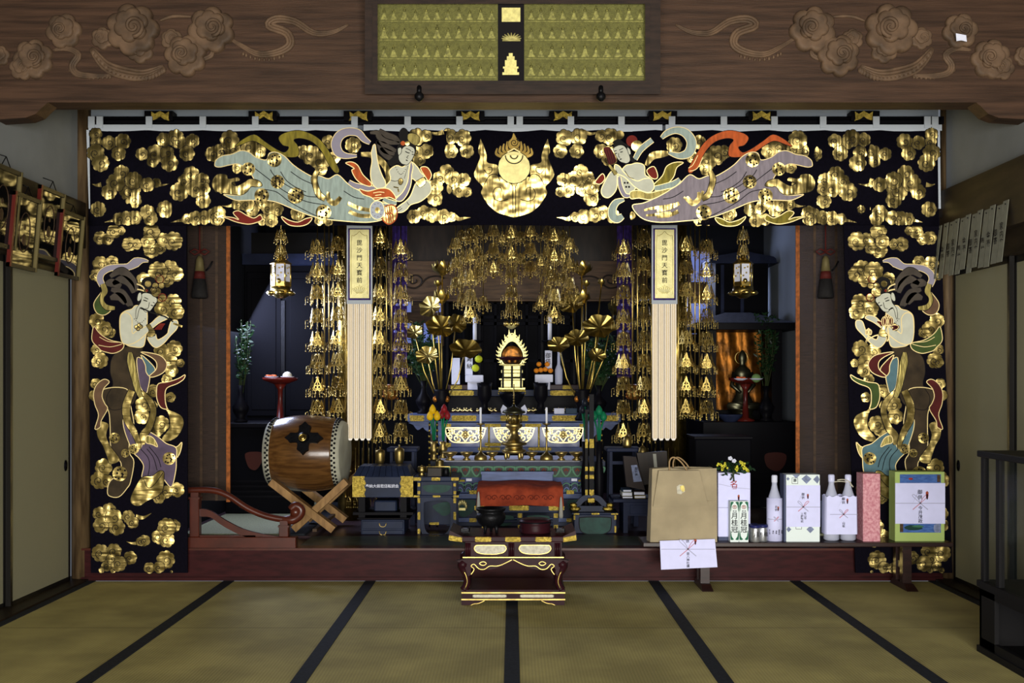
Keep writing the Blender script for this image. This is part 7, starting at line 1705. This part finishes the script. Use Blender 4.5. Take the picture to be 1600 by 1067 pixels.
def offerings():
    zt = .292
    t = thing('gift_bench', 'low dark wooden bench along the platform holding the gifts', 'bench', (PX(1250, BY), BY + .13, 0))
    x0, x1 = PX(1005, BY), PX(1490, BY)
    m = MB('dark_lacquer_wood').box(x0, x1, BY, BY + .27, zt - .026, zt, .003); m.build('bench_top', t)
    for px in (1104, 1422):
        x = PX(px, BY); m = MB('dark_lacquer_wood').box(x - .028, x + .028, BY + .05, BY + .10, .035, zt - .026); m.box(x - .028, x + .028, BY + .17, BY + .22, .035, zt - .026); m.box(x - .02, x + .02, BY + .1, BY + .17, .12, .16); m.build('leg', t)
        m = MB('dark_lacquer_wood').hexa([(x - .035, BY - .05, 0), (x + .035, BY - .05, 0), (x + .035, BY + .26, 0), (x - .035, BY + .26, 0)], [(x - .028, BY + .02, .035), (x + .028, BY + .02, .035), (x + .028, BY + .24, .035), (x - .028, BY + .24, .035)]); m.build('foot', t)
    z = zt + .001
    def cx(px, y): return PX(px, y)
    # paper bag
    y = BY + .02; t = thing('paper_bag', 'large brown paper carrier bag with twisted handles standing on bench', 'bag', (PX(1066, y), y + .09, z))
    zt2 = PZ(733, y); xl, xr = PX(1016, y), PX(1121, y); D = .17
    m = MB('kraft'); n = 12; rows = [(0, 0), (.02, 0), (.3, .004), (.55, .012), (.57, .004), (.8, .0), (1, .02)]; vs = []; fs = []
    F_ = []
    for f, b in rows:
        zz = z + (zt2 - z) * f; ins = .03 * max(0, f - .5); g = .014 * f
        ring = [(xl + g, y + ins), (xl + g + (xr - xl) * .25, y + ins + b), ((xl + xr) / 2, y + ins + b * 1.3), (xr - (xr - xl) * .25, y + ins + b), (xr - .002, y + ins), (xr + .004 - .03 * (f > .5) * (f - .5), y + D / 2), (xr - .002, y + D - ins), ((xl + xr) / 2, y + D - ins), (xl + g, y + D - ins), (xl + g - .012 + .05 * max(0, f - .5), y + D / 2)]
        vs += [(a, b_, zz + (.006 * math.sin(i * 2.1) if f == 1 else 0)) for i, (a, b_) in enumerate(ring)]
    for j in range(len(rows) - 1):
        for i in range(10): fs.append((j * 10 + i, j * 10 + (i + 1) % 10, j * 10 + 10 + (i + 1) % 10, j * 10 + 10 + i))
    fs.append(tuple(range(9, -1, -1))); m.add(vs, fs, False); m.build('bag_body', t)
    m = MB('kraft').poly([(PX(a, y), PZ(b, y)) for a, b in ((1020, 791), (1029, 735), (1092, 735), (1106, 789), (1098, 790), (1024, 792))], y - .012, y + .006); m.build('fold_panel', t)
    for yy, dx in ((y + .02, 0), (y + D - .03, 6)):
        m = MB('kraft_cord').tube(smooth_pts([tuple(P(a + dx, b, yy)) for a, b in ((1046, 738), (1046, 722), (1050, 715), (1057, 716), (1066, 724), (1074, 736))], False, 4), .005, 6); m.build('handle', t)
    y -= .010; m = MB('white_paint').poly([(PX(a, y), PZ(b, y)) for a, b in ((1057, 760), (1061, 757), (1066, 757), (1069, 762), (1070, 768), (1066, 770), (1064, 772), (1058, 771))], y - .006, y - .0035); m.use('sash_gold').poly([(PX(a, y), PZ(b, y)) for a, b in ((1062, 759), (1068, 758), (1070, 766), (1067, 769), (1063, 764))], y - .0068, y - .006); m.build('sticker', t)
    # inscribed sheet hanging over the bench edge under the bag
    y = BY - .012; t = thing('inscribed_sheet', 'white inscribed gift paper hanging over bench edge under the paper bag', 'paper', P(1076, 889, y))
    q = [(1031, 845), (1117, 842), (1121, 886), (1033, 890)]; m = MB('paper_lilac').poly([(PX(a, y), PZ(b, y)) for a, b in q], y, y + .003); m.build('sheet', t)
    c = PX(1075, y); noshi(t, y, c, PZ(858, y), .33, '供', '昆八神社講', .021, PZ(846, y), PZ(875, y))
    # tall carton with sprigs
    y = BY + .08
    t = thing('gift_carton', 'tall white gift carton with red character behind two slim cartons', 'carton', (PX(1147, y), y + .05, z)); xl, xr = PX(1122, y), PX(1172.5, y); zt2 = PZ(738.5, y)
    m = MB('paper_lilac').box(xl, xr, y, y + .12, z + .024, zt2, .003); m.build('carton_body', t); m = MB('box_side').box(xl + .003, xr - .003, y + .003, y + .117, z, z + .024); m.build('base', t)
    text(t, 'lettering', '名', .05, PX(1147, y), y - .001, PZ(757, y), 'label_red'); text(t, 'small_lettering', '上撰清酒', .008, PX(1147, y), y - .001, PZ(763.5, y), 'label_red', False)
    noshi(t, y, (xl + xr) / 2, PZ(793, y), .20, ' ', ' ', .022, PZ(777, y), PZ(815, y)); m = MB('grey_cord').ribbon([(xl + .002, PZ(756, y)), (PX(1150, y), PZ(762, y)), (xr - .002, PZ(764, y))], .003, y - .001); m.build('paper_fold', t)
    ys = y - .02; tt = thing('flower_sprig', 'green flowering sprig with yellow and white blooms lying on the tall carton', 'flowers', (PX(1145, ys), ys, zt2)); rr = random.Random(4)
    st = MB('stem'); lf = MB('leaf'); yl = MB('tulip_yellow2'); wh = MB('paper_white')
    for a, b in ((1141, 762), (1156, 753), (1147, 764)): st.tube([P(a, b - 12, ys), P(1146 + (1146 - a) * .4, 738, ys), P(1146 + (1146 - a) * 1.4, 726, ys + .03)], .0045, 5)
    for i in range(130):
        p = P(1142 + rr.gauss(0, 13), 733 + rr.gauss(0, 5), ys + rr.uniform(-.015, .08)); p.z = max(p.z, zt2 + .01) if p.y > y - .012 else p.z; v = Vector((rr.uniform(-1, 1), rr.uniform(-1, .3), rr.uniform(-.5, 1))).normalized() * .032; w = v.cross(Vector((rr.random(), rr.random(), rr.random()))).normalized() * .009; lf.add([p, p + v * .5 + w, p + v, p + v * .5 - w], [(0, 1, 2, 3)], True)
    for cx_, cz_ in ((1128, 731), (1133, 727), (1126, 727), (1158, 724), (1163, 729), (1152, 730), (1167, 734)):
        for j in range(7): p = P(cx_ + rr.gauss(0, 1.8), cz_ + rr.gauss(0, 1.8), ys - .01); yl.ball(p, .008, 6)
    for cx_, cz_ in ((1141, 716), (1147, 720)):
        for j in range(5): a = j * 1.256; wh.ball(P(cx_ + 2 * math.cos(a), cz_ + 2 * math.sin(a), ys - .01), .009, 6, .7)
    st.build('stem', tt); o = lf.build('foliage', tt); o['kind'] = 'stuff'; yl.build('yellow_bloom', tt); wh.build('white_bloom', tt)
    # two slim sake cartons
    y = BY + .015
    for i, (a, b) in enumerate(((1141, 1154.6), (1155, 1169.5))):
        xl, xr = PX(a, y), PX(b, y); zt2 = PZ(783, y); c = (xl + xr) / 2
        t = thing('slim_carton', 'slim white carton with green corner frames and three large characters, %s' % ('beside the paper bag side' if i == 0 else 'next to the glass cups'), 'carton', (c, y + .03, z), 'twin slim cartons')
        if i == 0: t['label'] = 'slim white carton with green frames, the one of the pair nearer the paper bag'
        else: t['label'] = 'slim white carton with green frames, the one of the pair nearer the glass cups'
        m = MB('carton').box(xl, xr, y, y + .06, z, zt2, .0015); m.build('carton_body', t)
        m = MB('carton_green'); w = xr - xl
        for s in (-1, 1):
            for (e, f) in ((1, 0), (-1, 1)):
                zc = (zt2 - .006) if f == 0 else (z + .016); q = smooth_pts([(c + s * w * .46, zc), (c + s * w * .46, zc - e * .055), (c + s * w * .40, zc - e * .05), (c + s * w * .33, zc - e * .02), (c + s * w * .12, zc - e * .004), (c + s * w * .12, zc)], True, 2); m.poly(q, y - .0012)
        m.build('green_corner', t)
        m = MB('label_red').tube([(c + .013 * math.cos(k * PI / 8), y - .001, zt2 - .036 + .010 * math.sin(k * PI / 8)) for k in range(16)], .0014, 4, False, True); m.build('red_ring', t)
        text(t, 'lettering', '祝', .016, c, y - .0014, zt2 - .036, 'label_red'); text(t, 'lettering', '清 酒', .011, c, y - .0014, zt2 - .062, 'ink', False); text(t, 'lettering', '月桂冠', .042, c, y - .0014, zt2 - .135, 'ink', True, sp=1.02)
    # cups
    for i, (px, yy, w, tx, lb) in enumerate(((1180, BY + .03, 8.6, '月', 'small glass sake cup with blue lid beside the slim cartons'), (1191.5, BY + .05, 8.2, '月桂', 'small glass sake cup with blue lid beside the wrapped bottle'), (1176, BY + .09, 8, '月', 'small dim glass sake cup with blue lid at the back of the three'))):
        x = PX(px, yy); r = w * K(yy); h = .105; t = thing('sake_cup', lb, 'cup', (x, yy, z), 'glass sake cups')
        MB('can_silver').lathe([(r * .9, 0), (r * .97, .006), (r * .97, h * .8), (r * .9, h * .86)], (x, yy, z), 20).build('glass_body', t); MB('lid_blue').lathe([(r * .95, h * .84), (r * 1.02, h * .86), (r * 1.02, h * .97), (r * .9, h)], (x, yy, z), 20).build('lid', t)
        if i < 2: text(t, 'lettering', tx, .034 if i == 0 else .027, x, yy - r - .001, z + h * .45, 'ink', False)
    # wrapped bottle
    def bottle(x, yy, r, zb, ztop, parent, cap='paper_white'):
        h = ztop - zb; MB('film').lathe([(r * .8, .002), (r, .01), (r, h * .55), (r * .85, h * .66), (r * .5, h * .78), (r * .36, h * .85), (r * .36, h * .9)], (x, yy, zb), 18).build('wrapped_bottle', parent); MB(cap).lathe([(r * .4, h * .885), (r * .42, h * .9), (r * .42, h * .985), (r * .3, h)], (x, yy, zb), 14).build('cap', parent)
    y = BY + .075; x = PX(1210, y); t = thing('wrapped_sake_bottle', 'single clear-wrapped bottle with inscribed white paper sleeve and white cap', 'bottle', (x, y, z)); r = 12 * K(y)
    bottle(x, y, r * .93, z, PZ(742, y), t)
    m = MB('paper_lilac').lathe([(r, .002), (r, PZ(778, y) - z)], (x, y, z), 28); s_ = m.build('paper_sleeve', t); cv = lambda q, x=x, r=r, y=y: y - math.sqrt(max(r * r - (q - x) ** 2, 1e-6)) - .0006
    noshi(s_, y, x, PZ(810, y), r * 1.9, 'お供', ' ', .017, PZ(793, y), PZ(820, y), 0, cv)
    for k, tx in enumerate(('松山市', '本町', '酒販', '謹製品', '御酒')): xx = x + (-.8 + .4 * k) * r * .95; text(s_, 'small_lettering', tx, .011, xx, cv(xx) - .002, PZ(830, y), sp=1.0)
    # patterned white box
    y = BY + .03; xl, xr = PX(1228.5, y), PX(1281, y); zt2 = PZ(741.5, y)
    t = thing('gift_box', 'white gift box with blue-grey diamond pattern and pink bow print', 'box', ((xl + xr) / 2, y + .05, z)); m = MB('carton').box(xl, xr, y, y + .11, z, zt2, .002); m.build('box_body', t)
    m = MB('box_side').box(xl - .012, xl - .0005, y + .01, y + .11, z, zt2); m.build('dark_side', t)
    m = MB('pattern_grey')
    for px, pz, s in ((1260, 748, 8), (1277, 749, 6.5), (1244, 741.5, 6), (1231, 748, 3), (1266, 827, 6), (1232, 827, 4.5), (1250, 835, 0)):
        if s: 
            q = [(px, pz - s), (px + s, pz), (px, pz + s), (px - s, pz)]; q = [(min(max(a, 1228.7), 1280.8), min(max(b, 741.7), 841)) for a, b in q]; m.poly([(PX(a, y), PZ(b, y)) for a, b in q], y - .0008)
    m.build('diamond_pattern', t)
    m = MB('ink')
    for px, pz in ((1242, 751), (1248, 822)):
        q = [(px - 4.5, pz - 4.5), (px + 4.5, pz - 4.5), (px + 4.5, pz + 4.5), (px - 4.5, pz + 4.5)]; m.ribbon([(PX(a, y), PZ(b, y)) for a, b in q], .003, y - .001, None, True)
    m.build('square_seal', t); text(t, 'lettering', '壽', .022, PX(1242, y), y - .0012, PZ(751, y))
    m = MB('paper_lilac').box(xl - .001, xr + .001, y - .004, y - .0016, PZ(823, y), PZ(758, y)); w_ = m.build('wrapping_paper', t)
    noshi(w_, y - .004, (xl + xr) / 2, PZ(792, y), xr - xl, '御供', ' ', .019, PZ(775, y), PZ(806, y), 0, None, [(.012, '松山市', 0), (-.008, '工藤敏利', -.012)])
    # pair of bottles in one wrapper
    y = BY + .09; t = thing('wrapped_bottle_pair', 'two clear-wrapped bottles in one inscribed white wrapper tied with white string', 'bottles', (PX(1312, y), y, z))
    r = 12.5 * K(y)
    for px in (1299, 1325): bottle(PX(px, y), y, r * .96, z, PZ(741, y), t, 'film_cap')
    n = 40; vs = []; za, zb = PZ(774, y), PZ(833, y); pth = []
    for i in range(n + 1):
        u = i / n; a = PI + PI * u; xx = PX(1311.5, y) + 25.2 * K(y) * (-math.cos(PI * u)); pth.append((xx, y - r * 1.06 * min(1, (math.sin(PI * u) * 2.2)) ** .5))
    m = MB('paper_lilac'); full = pth + [(p[0], 2 * y - p[1]) for p in pth[::-1][1:-1]]; N = len(full)
    m.add([(a, b, za + .004 * math.sin(i * .9)) for i, (a, b) in enumerate(full)] + [((a - PX(1311.5, y)) * 1.03 + PX(1311.5, y), b, zb) for a, b in full], [(i, (i + 1) % N, N + (i + 1) % N, N + i) for i in range(N)], True); s_ = m.build('paper_wrapper', t)
    cv = lambda q, y=y, r=r: y - r * 1.09
    noshi(s_, y, PX(1314, y), PZ(802, y), .17, '御供', '山坂', .02, PZ(781, y), PZ(818, y), 0, cv)
    m = MB('white_paint').tube(smooth_pts([tuple(P(a, b, y - .01)) for a, b in ((1302, 753), (1312, 752), (1322, 753), (1330, 757), (1333, 761))], False, 3), .0035, 6); m.tube(smooth_pts([tuple(P(a, b, y - .025)) for a, b in ((1308, 750), (1318, 749), (1328, 753), (1330, 760))], False, 3), .0035, 6); m.build('string', t)
    # pink box
    y = BY + .04; tag(MB('pink_paper').box(PX(1348.5, y), PX(1375.5, y), y, y + .13, z, PZ(740, y), .002).build('pink_box'), 'tall slim pink flecked gift box standing on bench', 'box')
    # lime gift box
    y = BY + .05; xl, xr = PX(1398.5, y), PX(1476, y); zt2, zb = PZ(737, y), z
    t = thing('lime_gift_box', 'flat lime green framed gift box with blue picture under white inscribed paper', 'box', ((xl + xr) / 2, y + .04, z)); m = MB('lime_card').box(xl, xr, y, y + .11, zb, zt2, .002); m.build('box_body', t)
    m = MB('picture_blue').box(PX(1406, y), PX(1470, y), y - .002, y, PZ(832, y), PZ(741, y)); p_ = m.build('picture', t)
    m = MB('label_red').ball(P(1423, 748, y - .002), .012, 10, .6, 1.2, .1); m.use('brown_wood').box(PX(1464, y), PX(1469, y), y - .003, y - .002, PZ(753, y), PZ(742, y)).box(PX(1406, y), PX(1411, y), y - .003, y - .002, PZ(831, y), PZ(818, y)); m.use('green_panel').poly([(PX(a, y), PZ(b, y)) for a, b in smooth_pts([(1412, 824), (1422, 820), (1434, 822), (1442, 825), (1434, 828), (1420, 828)], True, 2)], y - .0026); m.use('wave_green').poly([(PX(a, y), PZ(b, y)) for a, b in smooth_pts([(1424, 822), (1436, 820), (1444, 823), (1434, 824)], True, 2)], y - .003); m.use('pattern_grey').poly([(PX(a, y), PZ(b, y)) for a, b in smooth_pts([(1459, 820), (1469, 819), (1469, 831), (1460, 831)], True, 2)], y - .003); m.build('printed_scene', p_)
    m = MB('paper_lilac').box(xl - .001, xr + .0005, y - .007, y - .0045, PZ(818, y), PZ(754.5, y)); w_ = m.build('wrapping_paper', t)
    noshi(w_, y - .007, (xl + xr) / 2, PZ(786, y), xr - xl, '御供', '今井茂政', .03, PZ(773, y), PZ(804, y))

# ================================================================ side walls: pictures, paper slips, glass case
def walls_extra():
    # framed pictures hanging on the left lintel, tipped forward
    W = .018
    specs = [(-1.25, 2.42, .36, .43, 0), (-.98, 2.31, .33, .41, 1), (-.66, 2.40, .33, .41, 0), (-.36, 2.31, .33, .40, 1)]
    labs = ['framed dark picture on the side lintel, outermost of the row from the corner post', 'framed dark picture with oval figure hanging lower, second from the picture at frame edge', 'framed dark picture hanging higher, just before the one by the corner post', 'framed dark picture hanging lower beside the corner post']
    for (yc, ztop, w, h, low), lb in zip(specs, labs):
        x0 = -2.735; tilt = .14; tt = thing('framed_picture', lb, 'picture', (x0 + .05, yc, ztop - h), 'framed pictures on the lintel')
        def pt(u, v, d): # u along y (-.5...5), v down 0..1, d out of wall
            return Vector((x0 + .012 + (1 - v) * h * math.sin(tilt) * .62 + d, yc + u * w, ztop - v * h * math.cos(tilt)))
        def slab_(mb, u0, u1, v0, v1, d0, d1): return mb.hexa([pt(u0, v1, d0), pt(u1, v1, d0), pt(u1, v1, d1), pt(u0, v1, d1)], [pt(u0, v0, d0), pt(u1, v0, d0), pt(u1, v0, d1), pt(u0, v0, d1)])
        e = .09
        m = MB('black_trim'); slab_(m, -.5, .5, 0, e * .6, 0, .02); slab_(m, -.5, .5, 1 - e * .6, 1, 0, .02); fr = m.build('end_rails', tt)
        m = MB('frame_red'); slab_(m, -.5, -.5 + e * .7, 0, 1, 0, .022); m.build('red_side_rail', tt)
        m = MB('cap_gold'); slab_(m, .5 - e * .4, .5, 0, 1, 0, .024); m.build('gold_side_rail', tt)
        m = MB('glass_dark'); slab_(m, -.5 + e, .5 - e, e * .6, 1 - e * .6, .004, .010); g = m.build('glazed_print', tt)
        m = MB('dim_wood')
        if low:
            m.ribbon([(0, 0)], .001, 0) if False else None
        pv = [pt(.0 + .2 * math.cos(a * PI / 10), .5 + .27 * math.sin(a * PI / 10), .0108) for a in range(20)]; m.tube(pv, .003, 4, False, True); m.ball(pt(0, .42, .009), .016, 8, 1.2, .2, 1); m.ball(pt(0, .58, .009), .03, 8, 1.4, .15, 1); m.build('printed_figure', g)
        m = MB('iron'); m.tube([pt(-.16, .02, .015), pt(0, -.12, .01), pt(.16, .02, .015)], .003, 5); m.tube([pt(0, -.12, .01), Vector((x0 + .004, yc, ztop + .07))], .003, 5); m.build('hanging_wire', tt)
    # paper slips on the right lintel
    for i in range(12):
        yy = -.06 - i * .083; x = 2.741 - .003 * (i % 2); ztop = 2.28 + .006 * math.sin(i * 3); L = .34 + .012 * math.sin(i * 2.3)
        if i == 0: yy = -.03
        w = .034; m = MB('slip_paper').hexa([(x - .04 - .002, yy - w, ztop - L), (x - .04 - .002, yy + w, ztop - L), (x - .04, yy + w, ztop - L), (x - .04, yy - w, ztop - L)], [(x - .003, yy - w, ztop), (x - .003, yy + w, ztop), (x - .001, yy + w, ztop), (x - .001, yy - w, ztop)])
        lb_ = ('the first, apart by the corner post' if i == 0 else 'number %d counted from the corner post' % (i + 1)) if i < 11 else 'the last, farthest from the corner post'
        ord_ = ['first', 'second', 'third', 'fourth', 'fifth', 'sixth', 'seventh', 'eighth', 'ninth', 'tenth', 'eleventh', 'last'][i]
        o = tag(m.build('paper_slip'), 'grey inscribed paper slip pinned on the lintel, %s from the corner post' % ord_, 'paper slip', 'paper slips pinned on the lintel')
        MB('iron').ball((x - .006, yy, ztop - .02), .005, 6).build('pin', o)
        text(o, 'lettering', ('奉納', '金壱封', '御寄進', '家内安全')[i % 4], .045, x - .029, yy, ztop - L * .62, 'ink', True, (PI / 2, 0, -PI / 2))
    # glass display case by the right wall
    t = thing('display_case', 'black-framed glass display case standing by the sliding doors', 'display case', (2.45, -2.6, 0))
    xl, xr, yb, yf = 2.225, 2.70, -1.82, -3.3; zb, zt = .33, .925
    m = MB('case_black').box(xl - .01, xr, yf, yb + .01, zt, zt + .03, .004); m.box(xl - .01, xr, yf, yb + .01, zb - .02, zb + .01)
    m.build('top_and_tray', t)
    m = MB('case_black')
    for yy, w in ((yb - .03, .03), (yb - .19, .035), (yf + .02, .035)): MB('case_black').box(xl, xl + .025, yy - w / 2, yy + w / 2, zb, zt).build('upright', t)
    MB('case_black').box(xr - .03, xr, yb - .03, yb, zb, zt).build('upright', t)
    m = MB('glass').box(xl + .008, xl + .012, yf, yb, zb, zt); m.build('glass_pane', t); m = MB('glass').box(xl, xr, yb - .012, yb - .008, zb, zt); m.build('glass_pane', t)
    m = MB('case_black').box(xl, xl + .02, yf, yb, .02, .07).box(xl, xl + .02, yf, yb, .27, zb - .01).box(xl, xl + .02, yb - .16, yb, .02, .30).box(xl, xr, yb - .02, yb, .02, .3)
    q = [(yb - .14, .07), (yb - .16, .08), (yb - .20, .10)]; m.build('base_frame', t)
    m = MB('case_black').hexa([(xl - .01, yf, 0), (xr, yf, 0), (xr, yb + .01, 0), (xl - .01, yb + .01, 0)], [(xl - .01, yf, .03), (xr, yf, .03), (xr, yb + .01, .03), (xl - .01, yb + .01, .03)]); m.build('plinth', t)
    m = MB('case_black').box(xl + .2, xr, yf, yb - .03, .03, .27); m.build('inner_shelf', t)
    for a, b, c, mt, lb in ((-2.20, .10, .035, 'paper_white', 'white folded papers inside the glass display case'), (-2.24, .12, .012, 'white_paint', 'flat white booklet at front of the glass display case')):
        zz = zb + .011 + (0 if c < .02 else .013); x_ = xl + (.05 if c < .02 else .06); m = MB(mt).box(x_, x_ + b, a - .12, a, zz, zz + c, .003); tag(m.build('white_papers'), lb, 'papers')
room(); altar_platform(); sanctuary(); camera_light()
for _f in ('beam_and_frame', 'banners', 'hangings', 'left_side', 'altar', 'right_side', 'offerings', 'walls_extra'):
    if _f in globals(): globals()[_f]()
flush_text()
